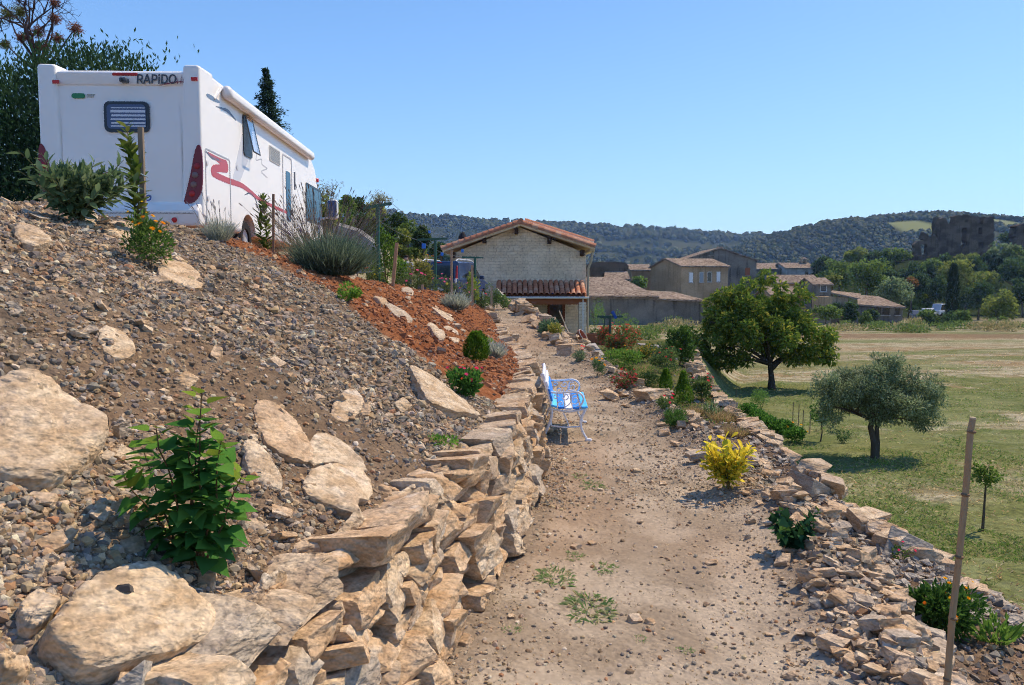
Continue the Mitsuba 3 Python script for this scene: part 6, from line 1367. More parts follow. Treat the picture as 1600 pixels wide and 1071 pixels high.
tr = bones([x for s in (1, -1) for x in [(((.08 * s, 0, .95), .12), ((.11 * s, -.01, .5), .08)), (((.11 * s, -.01, .5), .078), ((.11 * s, .02, .12), .06))]], .04); part(person, 'trousers', (tr[0] * .84 + PO, tr[1]), 'matte', True, (.06, .07, .1))
for s in (1, -1):
    for nm, c_, r_, col in (('eye', (.034 * s, -.088, 1.595), .011, (.6, .58, .55)),): part(person, nm, move(vf(trimesh.creation.icosphere(1, r_)), None, np.array(c_) * .84 + PO), 'satin', True, col)
part(person, 'mouth', rbox(np.array((0, -.108, 1.515)) * .84 + PO, (.045, .014, .012), .005), 'matte', col=(.35, .12, .1))
# ---------------------------------------------------------------- far hills with their woods
def ridge(name, prof, y0, y1, cliff=None, nx_=260, ns=46, seed=1, x_at=None, back=500):
    """a hill whose skyline follows prof (x, z) at distance y1, falling towards y0"""
    prof = np.asarray(prof, float); x = np.linspace(prof[0, 0], prof[-1, 0], nx_); zr = np.interp(x, prof[:, 0], prof[:, 1])
    s = np.linspace(0, 1, ns); sh = np.interp(s, [0, .35, .62, .74, .80, .97, 1.0], [0, .22, .46, .60, .78, .97, 1.0]) if cliff else s ** 1.25 * .45 + .55 * SM(0, 1, s)
    X_, S_ = np.meshgrid(x, s, indexing='ij'); Yd = y0 + (y1 - y0) * S_
    q_ = np.stack([X_ / 130, Yd / 130, 0 * X_], -1)
    Z_ = -12 + (zr[:, None] + 12) * sh[None] + (meshkit.fbm(q_, 4, seed) - .5) * 34 * (np.sin(np.pi * np.clip(S_, 0, 1)) ** .8)
    if cliff: Z_ = Z_ + 0
    xb = np.stack([X_[:, -1], Yd[:, -1] + back, Z_[:, -1] - 10], -1)[:, None]
    P = np.concatenate([np.stack([X_ * 1.0, Yd, Z_], -1), xb], 1); ns2 = ns + 1
    i, j = np.meshgrid(np.arange(nx_ - 1), np.arange(ns2 - 1), indexing='ij'); a = i * ns2 + j
    f = np.stack([a, a + ns2, a + ns2 + 1, a + 1], -1).reshape(-1, 4)
    return P, np.vstack([f[:, [0, 1, 2]], f[:, [0, 2, 3]]])
def skyline(y, pts): return [(at(u, v, y)[0], at(u, v, y)[2]) for u, v in pts]
YA, YB2 = 1350.0, 850.0
pa = skyline(YA, [(-500, 300), (0, 305), (300, 312), (480, 322), (560, 331), (640, 335), (700, 341), (760, 345), (830, 349), (900, 352), (960, 356), (1030, 359), (1100, 365), (1170, 368), (1230, 370), (1400, 372), (1800, 372), (2300, 365)])
pb = skyline(YB2, [(1130, 395), (1170, 382), (1200, 371), (1240, 362), (1290, 350), (1340, 346), (1400, 340), (1460, 336), (1500, 340), (1545, 350), (1600, 355), (1700, 358), (1900, 346), (2200, 340)])
def _hill(p, n, uv):
    a = fbm(p.x * .02, p.y * .02, p.z * .02, 4); rock = smoothstep(.62, .4, n.z) * smoothstep(.35, .6, fbm(p.x * .012, p.y * .012, p.z * .2, 3))
    g = mix((.022, .032, .014), (.062, .068, .028), smoothstep(.4, .72, a))
    st = fbm(p.x * .03, p.y * .01, p.z * .35, 3)
    cl = mix((.16, .14, .11), (.32, .29, .25), smoothstep(.3, .7, st))
    c = mix(g, cl, dr.clip(rock, 0, 1))
    fld = uv.x
    return mix(c, mi.Color3f(.19, .215, .085), fld)
scene['hillside'] = {'type': 'twosided', 'b': {'type': 'diffuse', 'reflectance': mikit.proc(lambda p, n, uv: _hill(p, n, uv))}}
PA, fa = ridge('ridge', pa, 640, YA, True, 300, 50, 3)
PB, fb = ridge('hill', pb, 420, YB2, False, 240, 50, 5)
def flduv(P):
    v = P.reshape(-1, 3); d = v - CAM; f_ = d @ FW; u = 800 + FOC * d[:, 0] / f_; w = 535.5 - FOC * (d @ UPV) / f_; return u, w
u_, w_ = flduv(PB[:, :-1]); ub = np.zeros((PB.shape[0], PB.shape[1], 2))
fx0, fx1 = at(1393, 358, 760)[0], at(1470, 358, 760)[0]; gx0, gx1 = at(1540, 358, 760)[0], at(1596, 358, 760)[0]
YY, XX = PB[..., 1], PB[..., 0]
meadow = SM(735, 745, YY) * SM(800, 790, YY) * np.maximum(SM(fx0, fx0 + 12, XX) * SM(fx1, fx1 - 12, XX), SM(gx0, gx0 + 12, XX) * SM(gx1, gx1 - 12, XX))
ub[..., 0] = meadow
struct('ridge', (PA.reshape(-1, 3), fa), 'hillside', True, uv=np.zeros(2))
struct('hill', (PB.reshape(-1, 3), fb), 'hillside', True, uv=ub.reshape(-1, 2))
rf_ = np.random.default_rng(61)
def surf(P, n, rng, smin=0.0, smax=1.0, w=None):
    i = rng.uniform(0, P.shape[0] - 1.001, n); j = rng.uniform(smin, smax, n) * (P.shape[1] - 2.001)
    a, b = i.astype(int), j.astype(int); fi, fj = (i - a)[:, None], (j - b)[:, None]
    return (P[a, b] * (1 - fi) + P[a + 1, b] * fi) * (1 - fj) + (P[a, b + 1] * (1 - fi) + P[a + 1, b + 1] * fi) * fj, j / (P.shape[1] - 2)
SPH = trimesh.creation.icosphere(1)
def canopies(rng, C, r, col, tall=1.15):
    n, bv, bf = len(C), np.array(ICO.vertices), np.array(ICO.faces); m = len(bv)
    v = bv[None] * rng.uniform(.62, 1.2, (n, m, 1)) * r[:, None, None] * np.array([1, 1, tall]) ; v = np.einsum('nij,nmj->nmi', rand_rot(rng, n), v) + C[:, None]
    return v.reshape(-1, 3), (bf[None] + np.arange(n)[:, None, None] * m).reshape(-1, 3), np.repeat(col, m, 0)
FG = np.array([(.035, .055, .018), (.05, .075, .022), (.065, .09, .03), (.085, .105, .035), (.03, .05, .02)])
def woods(name, P, n, rmin, rmax, lab, lo, hi, skip=None, dens=.42, f=1 / 55.):
    C, s = surf(P, n, rf_, lo, hi); d = meshkit.fbm(C * f, 3, 31); ok = d + rf_.uniform(-.10, .10, n) > dens + .04
    ok &= np.abs(C[:, 0]) < C[:, 1] * .78
    if skip is not None: ok &= ~skip(C, s)
    C = C[ok]; r = rf_.uniform(rmin, rmax, len(C)); col = FG[rf_.integers(len(FG), size=len(C))] * .68 * rf_.uniform(.75, 1.3, (len(C), 1))
    struct(name, canopies(rf_, C + np.array([0, 0, 1]) * r[:, None] * .5, r, col, 1.3), 'matte', True, kind='stuff', label=lab, cat='forest')
cliffband = lambda C, s: (s > .72) & (s < .83) & (rf_.uniform(size=len(s)) < .75)
woods('ridge_forest', PA, 24000, 2.4, 6.2, 'dark scrubby forest on the long far ridge below and along its rock band', .05, 1.0, cliffband, .30)
inm = lambda C, s: (C[:, 1] > 738) & (C[:, 1] < 797) & (((C[:, 0] > fx0) & (C[:, 0] < fx1)) | ((C[:, 0] > gx0) & (C[:, 0] < gx1)))
woods('hill_forest', PB, 22000, 1.3, 3.9, 'mixed green forest on the nearer hill behind the castle ruin', .0, 1.0, inm, .28, 1 / 40.)
# wooded valley floor between the village and the hills
n = 5200; y = rf_.uniform(300, 640, n); x = rf_.uniform(-.45, .75, n) * y; d = meshkit.fbm(np.stack([x, y, x * 0], -1) / 45, 3, 8); ok = (d > .32); x, y = x[ok], y[ok]
r = rf_.uniform(1.6, 3.6, len(x)); C = np.stack([x, y, zones(x, y) + r * .6], 1)
struct('valley_woods', canopies(rf_, C, r, (FG * .9)[rf_.integers(len(FG), size=len(C))] * rf_.uniform(.75, 1.3, (len(C), 1))), 'matte', True, kind='stuff', label='woods on the valley floor between the village and the ridge', cat='forest')

# ---------------------------------------------------------------- village
XZ = np.array([[1.0, 0, 0], [0, 0, -1], [0, 1, 0]])
def gabled(name, label, c, a, L, D, zb_, ze_, rise, wm='brown_render', rm='old_tile', axis='L', over=.35, cat='house', group=None):
    """box with a gable roof: c nearest corner (x, y), front face along angle a of length L, depth D; ridge along the front ('L') or the depth ('D')"""
    k = thing(name, label, cat, group); e1 = np.array([math.cos(a), math.sin(a), 0]); e2 = np.array([-math.sin(a), math.cos(a), 0]); o = np.array([c[0], c[1], 0.0])
    M = lambda p: np.asarray(p)[:, :1] * e1 + np.asarray(p)[:, 1:2] * e2 + np.asarray(p)[:, 2:] * UP + o
    if axis == 'L': pts = [(x, y, z) for x in (0, L) for y, z in ((0, zb_), (D, zb_), (0, ze_), (D, ze_), (D / 2, ze_ + rise))]
    else: pts = [(x, y, z) for y in (0, D) for x, z in ((0, zb_), (L, zb_), (0, ze_), (L, ze_), (L / 2, ze_ + rise))]
    part(k, 'wall', vf(m3.Manifold.hull_points(M(pts))), wm)
    for s in (0, 1):
        if axis == 'L':
            sl_ = rise / (D / 2); e0 = (-over, ze_ - over * sl_) if s == 0 else (D + over, ze_ - over * sl_); mid = D / 2
            pts = [(x, y, z + t) for x in (-over, L + over) for y, z in (e0, (mid, ze_ + rise)) for t in (.03, .25)]
        else:
            sl_ = rise / (L / 2); e0 = (-over, ze_ - over * sl_) if s == 0 else (L + over, ze_ - over * sl_)
            pts = [(x, y, z + t) for y in (-over, D + over) for x, z in (e0, (L / 2, ze_ + rise)) for t in (.03, .25)]
        part(k, 'roof', vf(m3.Manifold.hull_points(M(pts))), rm)
    k_ = (o, e1, e2)
    return k, k_
def win(k, fr, x, z, w, h, face='L', col=S(205, 208, 212), glass=True, D=0, shutter=None, name='window'):
    o, e1, e2 = fr; d, n = (e1, -e2) if face == 'L' else (e2, -e1)
    R = np.stack([d, -n, UP], 1); c = o + d * x + UP * z + n * .02
    wk = part(k, name, box(c, (w + .2, .08, h + .2), R), 'matte', col=col)
    part(wk, 'pane' if shutter is None else 'shutter', box(c + n * .05, (w, .04, h), R), 'window_glass' if shutter is None else 'matte', col=None if shutter is None else shutter)
    part(wk, 'sill', box(c + n * .08 - UP * (h / 2 + .14), (w + .4, .2, .1), R), 'concrete'); return wk
def P2(u, v, y): p = at(u, v, y); return p
# barn with the long grey wall
y = 104.0; a0, b0 = P2(905, 464, y), P2(1026, 464, y); zg = -4.6
k = thing('barn', 'long low barn with a blank dark grey wall and broad old tiled roof', 'barn')
part(k, 'wall', span((a0[0], y, zg), (b0[0], y + 11, a0[2])), 'grey_render')
rz = P2(905, 433, y + 11)[2]
q0, q1 = P2(894, 433, y + 11), P2(969, 433, y + 11)
def sheet(k, name, pts, mat, th=.22):
    p = np.asarray(pts, float); return part(k, name, vf(m3.Manifold.hull_points(np.vstack([p, p - [0, 0, th]]))), mat)
b1 = P2(1030, 464.5, y - .4); a1 = P2(900, 464.5, y - .4)
sheet(k, 'roof', [a1, b1, [q1[0], y + 11, rz], [a1[0], y + 11, rz]], 'old_tile')
sheet(k, 'roof', [b1, [q1[0], y + 11, rz], [b1[0] + .8, y + 12, b1[2]]], 'old_tile')
c0, c1 = P2(1026, 467, y + .3), P2(1102, 470, y + .3)
part(k, 'annex_wall', span((b0[0], y + .3, zg), (c1[0], y + 9, c0[2] - .1)), 'grey_render')
sheet(k, 'annex_roof', [[b0[0] - .5, y - .1, c0[2] + .05], [c1[0] + .3, y - .1, c0[2] - .25], [c1[0] - 2.5, y + 9, P2(1068, 456, y + 9)[2]], [b0[0] - 2.2, y + 9, P2(1008, 453, y + 9)[2]]], 'old_tile')
for i in range(62):
    x = a1[0] + (b1[0] - a1[0]) * (i + .5) / 62; part(k, 'eave_tile', rod((x, y - .62, b1[2] + .03), (x, y - .1, b1[2] + .18), .09, 6), 'old_tile')
# house with four arched windows
cor = P2(1064, 465, 130); ze_ = P2(1064, 417, 130)[2]
k, fr = gabled('village_house', 'brown rendered house with four pale shuttered windows in a row above the barn roof', cor, math.radians(20), 9.2, 10, -4.6, ze_, 1.35)
rr2 = P2(1075, 441, 130.3)[2]
part(k, 'lower_render', box(fr[0] + fr[1] * 4.6 - fr[2] * .03 + UP * ((rr2 - 4.6) / 2), (9.15, .04, rr2 + 4.6), np.stack([fr[1], fr[2], UP], 1)), 'brown_render')
for i, (x, w) in enumerate([(1.55, .5), (3.6, .55), (5.15, .55), (6.95, .55)]): win(k, fr, x + .3, P2(1090, 434, 131.5)[2] + .05 * i, .62, 1.55, col=S(190, 186, 180), shutter=S(222, 224, 228) if i in (0, 3) else (S(150, 158, 165) if i == 1 else None))
# tall house behind
cor = P2(1066, 465, 150); L_ = P2(1181, 465, 150)[0] - cor[0]; ze_ = P2(1181, 408, 150)[2]
k, fr = gabled('village_house', 'tall dark gable ended house behind the one with four windows', cor, 0, L_, 14, -4.8, ze_, P2(1120, 389, 150)[2] - ze_, 'grey_render', axis='D')
win(k, fr, L_ * .88, P2(1168, 425, 150)[2], .7, 1.3, col=S(150, 90, 60), shutter=S(150, 92, 66)); win(k, fr, L_ * .38, P2(1120, 396, 150)[2], .6, .7, col=S(70, 62, 56))
part(k, 'chimney', span((cor[0] + L_ * .58, 156, ze_ + 1.6), (cor[0] + L_ * .66, 157, P2(1134, 385, 150)[2] + .2)), 'brown_render')
# ruin and small roofs behind the barn
yr = 138.0
pr = [P2(u, v, yr) for u, v in ((912, 440), (914, 418), (921, 411), (940, 409), (962, 409), (978, 411), (983, 417), (980, 422), (983, 440))]
k = thing('ruined_house', 'dark ragged ruined wall with a sunken roof behind the barn roof', 'ruin')
part(k, 'wall', move(prism(np.array([(p[0], p[2]) for p in pr])[::-1], .9), XZ, (0, yr + .9, 0)), 'ruin_stone')
part(k, 'side_wall', span((P2(912, 440, yr)[0] - .4, yr - 5, -3), (P2(912, 440, yr)[0] + 2.6, yr - .02, P2(912, 419, yr)[2])), 'ruin_stone')
sheet(k, 'roof', [P2(943, 436, yr - 4), P2(985, 436, yr - 4), P2(980, 424, yr - .1), P2(945, 424, yr - .1)], 'old_tile')
cc = P2(986, 440, 142); k, fr = gabled('village_house', 'small house with orange roofs squeezed between the ruined wall and the four windowed house', cc, .25, 4.2, 5, -4, P2(986, 423, 142)[2], 1.0, 'brown_render')
# church
yc = 190.0; c0, c1 = P2(1228, 440, yc), P2(1273, 440, yc); ze_ = P2(1240, 420, yc)[2]
k, fr = gabled('chapel', 'pale chapel with a small twin arched bell gable on its roof', c0, .05, c1[0] - c0[0], 9, -5, ze_, 1.3, 'concrete'); win(k, fr, (c1[0] - c0[0]) * .72, P2(1262, 429, yc)[2], .7, 1.5, col=S(120, 116, 110))
bx0, bx1, bz0, bz1 = P2(1252, 417, yc + 4.2)[0], P2(1260.5, 417, yc + 4.2)[0], ze_ + .8, P2(1256, 405, yc + 4.2)[2]
bg = part(k, 'bell_gable', span((bx0, yc + 4, bz0), (bx0 + .38, yc + 4.8, bz1)), 'brown_render'); part(bg, 'pier', span((bx1 - .38, yc + 4, bz0), (bx1, yc + 4.8, bz1)), 'brown_render'); part(bg, 'cap', vf(m3.Manifold.hull_points(np.array([[bx0 - .1, yc + 3.9, bz1], [bx1 + .1, yc + 3.9, bz1], [bx0 - .1, yc + 4.9, bz1], [bx1 + .1, yc + 4.9, bz1], [(bx0 + bx1) / 2, yc + 4.4, bz1 + .55]]))), 'old_tile'); part(bg, 'bell', move(lathe([(0, .5), (.12, .45), (.2, .1), (.26, 0), (0, 0)], 10), None, ((bx0 + bx1) / 2, yc + 4.4, bz1 - 1.0)), 'matte', S(80, 70, 50))
c0, c1 = P2(1178, 440, yc), P2(1240, 440, yc); gabled('village_house', 'low roofed house left of the chapel, half hidden by the walnut crown', (c0[0], yc + 3), .0, c1[0] - c0[0], 9, -5, P2(1180, 421, yc)[2], 1.5, 'grey_render')
# house right of the walnut
yh = 115.0; c0, c1 = P2(1271, 485, yh), P2(1297, 485, yh); ze_ = P2(1285, 446, yh)[2]
k, fr = gabled('village_house', 'narrow grey house with a hipped roof and one white window right of the walnut tree', c0, .0, c1[0] - c0[0], 6, -4.9, ze_, .9, 'grey_render'); win(k, fr, 1.35, P2(1284, 451, yh)[2], .75, .85, col=S(215, 216, 216)); win(k, fr, 1.3, P2(1284, 467, yh)[2], .7, .8, col=S(112, 92, 76), shutter=S(96, 76, 62))
c0, c1 = P2(1205, 490, yh + 3), P2(1271, 490, yh + 3); k, fr = gabled('village_house', 'pale house with layered tile roofs hidden behind the walnut crown', c0, .0, c1[0] - c0[0], 7, -4.9, P2(1240, 462, yh + 3)[2], 1.1, 'brown_render'); win(k, fr, c1[0] - c0[0] - 1.0, P2(1262, 470, yh + 3)[2], .8, 1.0, col=S(180, 176, 170))
gabled('village_house', 'old tiled roof rising behind the walnut crown beside the narrow grey house', (P2(1212, 480, yh + 14)[0], yh + 14), .0, 7.0, 6, -5, P2(1240, 443, yh + 14)[2], 1.2, 'brown_render')
# long low house with ivy
yl_ = 100.0
k = thing('village_house', 'long low stone house with a falling tiled roof and ivy at the far field edge', 'house')
p0, p1, p2, p3 = P2(1300, 470, yl_ + 5), P2(1342, 478, yl_ + 1), P2(1415, 479, yl_), P2(1415, 514, yl_)
part(k, 'wall', span((p1[0], yl_ + .5, -5), (p2[0] - .1, yl_ + 8, p2[2] - .15)), 'grey_render'); part(k, 'wall', span((p0[0], yl_ + 5, -5), (p1[0] + .3, yl_ + 12, P2(1320, 464, yl_ + 5)[2])), 'brown_render')
sheet(k, 'roof', [P2(1340, 476, yl_), P2(1416, 480, yl_), P2(1372, 463, yl_ + 8), P2(1340, 461, yl_ + 8)], 'old_tile'); sheet(k, 'roof', [P2(1298, 457, yl_ + 4.6), P2(1345, 467, yl_ + 4.6), P2(1345, 459, yl_ + 12), P2(1300, 454, yl_ + 12)], 'old_tile')
fr = (np.array([p1[0], yl_ + .5, 0.0]), np.array([1.0, 0, 0]), np.array([0, 1.0, 0]))
for u in (1374, 1387, 1405): win(k, fr, P2(u, 487, yl_)[0] - p1[0], P2(u, 487, yl_)[2], .75 if u < 1400 else .4, .8, col=S(86, 80, 74))
# castle ruin
yk = 196.0
def zc(*p): return [(1240 + x * .2427, 300 + y_ * .2427) for x, y_ in p]
k = thing('castle_ruin', 'ruined castle keep with gaping window holes standing above the trees', 'ruin')
def wallpiece(nm, outline, holes, yw, th, rough=.5, seed=0):
    g = Polygon([(P2(u, v, yw)[0], P2(u, v, yw)[2]) for u, v in outline]).buffer(0); g = max(getattr(g, 'geoms', [g]), key=lambda q_: q_.area)
    ring = np.array(g.exterior.segmentize(.9).coords)[:-1]; ring = ring + (meshkit.noise(np.c_[ring * 1.3, ring[:, :1] * 0], seed)[:, None] - .5) * rough * np.array([1, 1.4])
    g = Polygon(ring).buffer(0)
    for h_ in holes:
        hh_ = np.array(Polygon([(P2(u, v, yw)[0], P2(u, v, yw)[2]) for u, v in h_]).segmentize(.7).exterior.coords)[:-1]; hh_ = hh_ + (meshkit.noise(np.c_[hh_ * 2, hh_[:, :1] * 0 + 5], seed)[:, None] - .5) * .35; g = g.difference(Polygon(hh_).buffer(0))
    for q_ in getattr(g, 'geoms', [g]):
        m = vf(trimesh.creation.extrude_polygon(q_, th, engine='earcut')); part(k, nm, move(m, XZ, (0, yw + th, 0)), 'ruin_stone')
wallpiece('keep_wall', zc((925, 400), (922, 172), (988, 166), (992, 205), (1032, 206), (1038, 154), (1110, 150), (1192, 160), (1198, 202), (1220, 204), (1226, 162), (1284, 160), (1292, 215), (1290, 345), (1290, 420), (925, 420)), [zc((1085, 232), (1112, 230), (1115, 340), (1095, 368), (1076, 360)), zc((1108, 178), (1122, 178), (1122, 196), (1108, 196)), zc((1190, 232), (1213, 230), (1215, 275), (1190, 276)), zc((1192, 322), (1224, 320), (1222, 362), (1190, 362))], yk, 2.2, .6, 3)
wallpiece('broken_tower', zc((780, 425), (783, 330), (815, 312), (860, 312), (826, 300), (828, 265), (845, 262), (880, 300), (900, 290), (910, 265), (930, 300), (932, 425)), [zc((820, 340), (858, 335), (860, 400), (825, 405))], yk - 1.5, 1.4, .5, 4)
wallpiece('curtain_wall', zc((610, 520), (615, 435), (700, 425), (780, 415), (930, 420), (1100, 415), (1215, 420), (1235, 450), (1235, 540)), [], yk - 9, 1.5, .5, 6)
wallpiece('tower_stump', [(1589, 400), (1589, 352), (1600, 350), (1625, 356), (1628, 405)], [], yk + 2, 3.0, .6, 7)
# parked cars at the far field edge
def small_car(lab, u, v, y, col, tall=1.45, long=4.0, ang=0.2):
    c = P2(u, v, y); k = thing('parked_car', lab, 'car'); z0 = c[2] - tall; R = rotz(ang); o = np.array([c[0], y, z0])
    lo_ = hullbox([(x, y_, z) for x in (-long / 2 + .1, long / 2 - .1) for y_ in (-.75, .75) for z in (.35, .8)], .1); up_ = hullbox([(x, y_, z) for y_ in (-.6, .6) for x, z in ((-long * .38, .85), (long * .3, .85), (-long * .26, tall - .1), (long * .12, tall - .1))], .1)
    bk = part(k, 'body', join([move(lo_, R, o), move(up_, R, o)]), 'satin', False, col)
    part(k, 'windscreen', move(hullbox([(x, y_, z) for y_ in (-.64, .64) for x, z in ((-long * .33, .95), (long * .24, .95), (-long * .26, tall - .22), (long * .13, tall - .22))], .09), R, o), 'window_glass')
    for x in (-long * .3, long * .3):
        for s in (-.78, .78): part(k, 'wheel', move(lathe([(0, -.1), (.3, -.1), (.3, .1), (0, .1)], 14), R @ rotx(math.pi / 2), o + R @ np.array([x, s, .3])), 'matte', S(25, 25, 26))
small_car('grey car parked nearest the low house at the field edge', 1433, 485, 112, S(92, 100, 112), 1.4, 3.2, 1.2)
small_car('white car parked half behind the bushes beside the cypress', 1450, 482, 116, S(215, 218, 222), 1.5, 3.4, .9)
small_car('pale van roof showing beside the tall cypress', 1470, 475, 122, S(170, 182, 198), 1.9, 4.0, .6)
# ---------------------------------------------------------------- trees of the village and hillside
rt = np.random.default_rng(21)
C1, C2, C3, C4 = [(.11, .165, .045), (.12, .175, .045), (.075, .12, .03)], [(.15, .185, .045), (.19, .22, .055), (.12, .15, .035)], [(.045, .08, .03), (.06, .1, .038), (.036, .065, .025)], [(.12, .165, .08), (.15, .2, .1)]
def ftree(label, u, vc, w, h, y, cols, n=1500, vb=None, name='tree', grp=None, clumps=34, trunk=.2):
    c = at(u, vc, y); s = m_(y); base = np.array([c[0], y, float(zones(np.array(c[0]), np.array(y)))]); H_ = c[2] + h * s / 2 - base[2]; zc_ = c[2] - base[2]; rx, rz_ = w * s / 2, h * s / 2
    return tree(name, label, rt, base, H_, [(0, 0, zc_, rx * .8, rx * .75, rz_ * .8), (rx * .35, 0, zc_ - rz_ * .25, rx * .6, rx * .5, rz_ * .55), (-rx * .4, 0, zc_ - rz_ * .15, rx * .6, rx * .5, rz_ * .6)], n, max(.0042 * y, .05) * .9, max(.0027 * y, .03), cols, trunkh=max((zc_ - rz_ * .6) / H_, .12), r0=H_ * .022, clumps=clumps, cr=.36, limbs=5, group=grp)
ftree('broad green plane tree above the long low house', 1355, 428, 84, 78, 128, C1, 2600)
ftree('olive green round tree right above the low house roof', 1398, 455, 66, 62, 121, C4, 1900)
ftree('dark green tree behind the chapel and the narrow house', 1312, 425, 62, 58, 150, C1, 1700)
ftree('tall light green tree below the castle keep', 1494, 430, 74, 86, 140, C2, 2600)
ftree('yellow green tree at the far right of the field edge', 1562, 474, 66, 76, 106, C2, 2200)
ftree('dark tree under the castle at the edge of view', 1586, 425, 70, 60, 150, C3, 1900)
ftree('olive topped tree on the castle mound by the tower stump', 1566, 398, 62, 44, 172, C4, 1500)
ftree('dark conifer clump below the curtain wall', 1440, 445, 50, 60, 132, C3, 1500)
ftree('dark green tree just left of the light green one under the castle', 1466, 452, 40, 52, 128, C3, 1200)
ftree('low wide tree on top of the curtain wall', 1402, 398, 48, 18, 185, C1, 900)
ftree('dark bush mass between the cypress and the yellow green tree', 1530, 462, 50, 64, 124, C3, 1600)
ftree('rusty tinted small tree below the curtain wall', 1424, 440, 22, 22, 130, [(.2, .09, .03), (.12, .1, .03)], 500)
ftree('round dark evergreen on the slope beside the castle', 1520, 418, 50, 40, 160, C3, 1200)
ftree('small tree between the barn roof and the four windowed house', 1000, 440, 26, 24, 118, [(.09, .15, .04), (.12, .19, .05)], 600)
ftree('pale green bush behind the narrow grey house', 1302, 437, 26, 24, 132, C2, 500)
for i, (u, vc, w, h, y) in enumerate([(1420, 425, 50, 44, 168), (1452, 418, 44, 40, 172), (1480, 412, 46, 36, 176), (1512, 408, 46, 36, 178), (1545, 410, 50, 40, 172), (1590, 405, 50, 50, 170), (1385, 430, 46, 44, 160), (1545, 440, 60, 50, 150), (1510, 455, 50, 50, 146), (1420, 470, 44, 44, 138), (1375, 405, 50, 36, 180), (1340, 400, 44, 30, 200), (1600, 455, 50, 60, 140), (1445, 470, 36, 40, 130), (1290, 415, 44, 36, 190)]):
    ftree('green tree in the belt of trees below the castle', u, vc, w, h, y, [C3, C1, C3, C2][i % 4], 1300, grp='trees below the castle', clumps=24)
ftree('tree partly hidden behind the castle keep', 1578, 372, 40, 22, 215, C3, 700)
for i, (u, vc, w, h, y, cl, lab) in enumerate([(1478, 505, 62, 56, 98, C3, 'dark bush mass at the foot of the tall cypress'), (1452, 496, 48, 30, 99, C1, 'light leaved bush before the parked cars'), (1502, 498, 30, 44, 99, C1, 'leafy bush just right of the cypress'), (1557, 508, 44, 34, 95, C1, 'round bush under the yellow green tree'), (1530, 512, 50, 28, 100, C4, 'bramble covered bank between the bushes'), (1590, 515, 40, 22, 94, C3, 'dark bush at the very right field edge'),
    (1330, 488, 26, 40, 99, C3, 'ivy covered shrub at the corner of the low house'), (1310, 482, 30, 32, 104, C3, 'ivy hanging over the wall of the low house'), (1352, 500, 18, 30, 97, C1, 'small leafy tree before the low house'), (1365, 496, 26, 34, 99.5, C3, 'dark ivy on the low house wall'), (1290, 487, 60, 20, 92, C1, 'low hedge behind the walnut tree')]):
    ftree(lab, u, vc, w, h, y, cl, 900, name='bush', clumps=22)
for i, (u, vb, vt, w, y, lab) in enumerate([(1487, 505, 415, 17, 104, 'tall slim dark cypress in front of the parked cars'), (1281, 424, 411, 5, 172, 'tiny cypress just right of the chapel'), (1274, 424, 415, 4, 172, 'tiny cypress touching the chapel wall')]):
    b = at(u, vb, y); s = m_(y); h_ = (vb - vt) * s; b[2] = min(b[2], float(zones(np.array(b[0]), np.array(y)))); h_ = at(u, vt, y)[2] - b[2]; r_ = w * s / 2
    k = conifer_shrub('cypress', lab, rt, b, [(r_ * .8, 0), (r_, h_ * .2), (r_ * .9, h_ * .5), (r_ * .6, h_ * .8), (r_ * .1, h_)], 2600 if i == 0 else 500, .5, .16, [(.02, .035, .016), (.03, .05, .022)]); labels[k]['category'] = 'tree'
# weeds along the far field edge and below the barn wall
for i in range(46):
    u, y = rt.uniform(1000, 1600), rt.uniform(76, 92); x = (u - 800) / FOC * y
    if u < 1120: y = rt.uniform(60, 98); x = (u - 800) / FOC * y
    b = np.array([x, y, float(zones(np.array(x), np.array(y)))]); bush('weed_clump', 'rough weeds growing along the far edge of the field', 'weeds', rt, b, rt.uniform(.5, 1.3), rt.uniform(1.2, 3.0), 240, .32, .12, [[(.22, .2, .1), (.3, .25, .14), (.16, .17, .07)], [(.09, .14, .04), (.12, .17, .05)]][i % 2], stem=0, group='weeds at the field edge')
# hillside scrub left of the house
HS = [(512, 330, 40, 70, 30), (530, 345, 60, 60, 33), (555, 350, 60, 54, 36), (575, 345, 44, 60, 40), (540, 318, 40, 40, 42), (600, 365, 50, 50, 38), (625, 372, 50, 48, 42), (640, 362, 40, 60, 48), (615, 345, 50, 44, 52), (585, 330, 50, 44, 55), (665, 378, 36, 40, 50), (560, 322, 36, 36, 50), (505, 372, 44, 40, 30), (650, 392, 40, 28, 44), (690, 388, 34, 26, 55), (625, 395, 40, 30, 40), (545, 375, 44, 36, 34), (480, 330, 60, 60, 34)]
for i, (u, vc, w, h, y) in enumerate(HS):
    if u == 665: continue
    ftree('scrubby green tree on the hillside between the motorhome and the house', u, vc, w, h, y, [C2, C1, C3][i % 3], 1100, name='hillside_tree', grp='scrub trees on the hillside', clumps=22)
ftree('small dark pine standing alone behind the orange shrub', 660, 372, 34, 46, 40, C3, 1300)
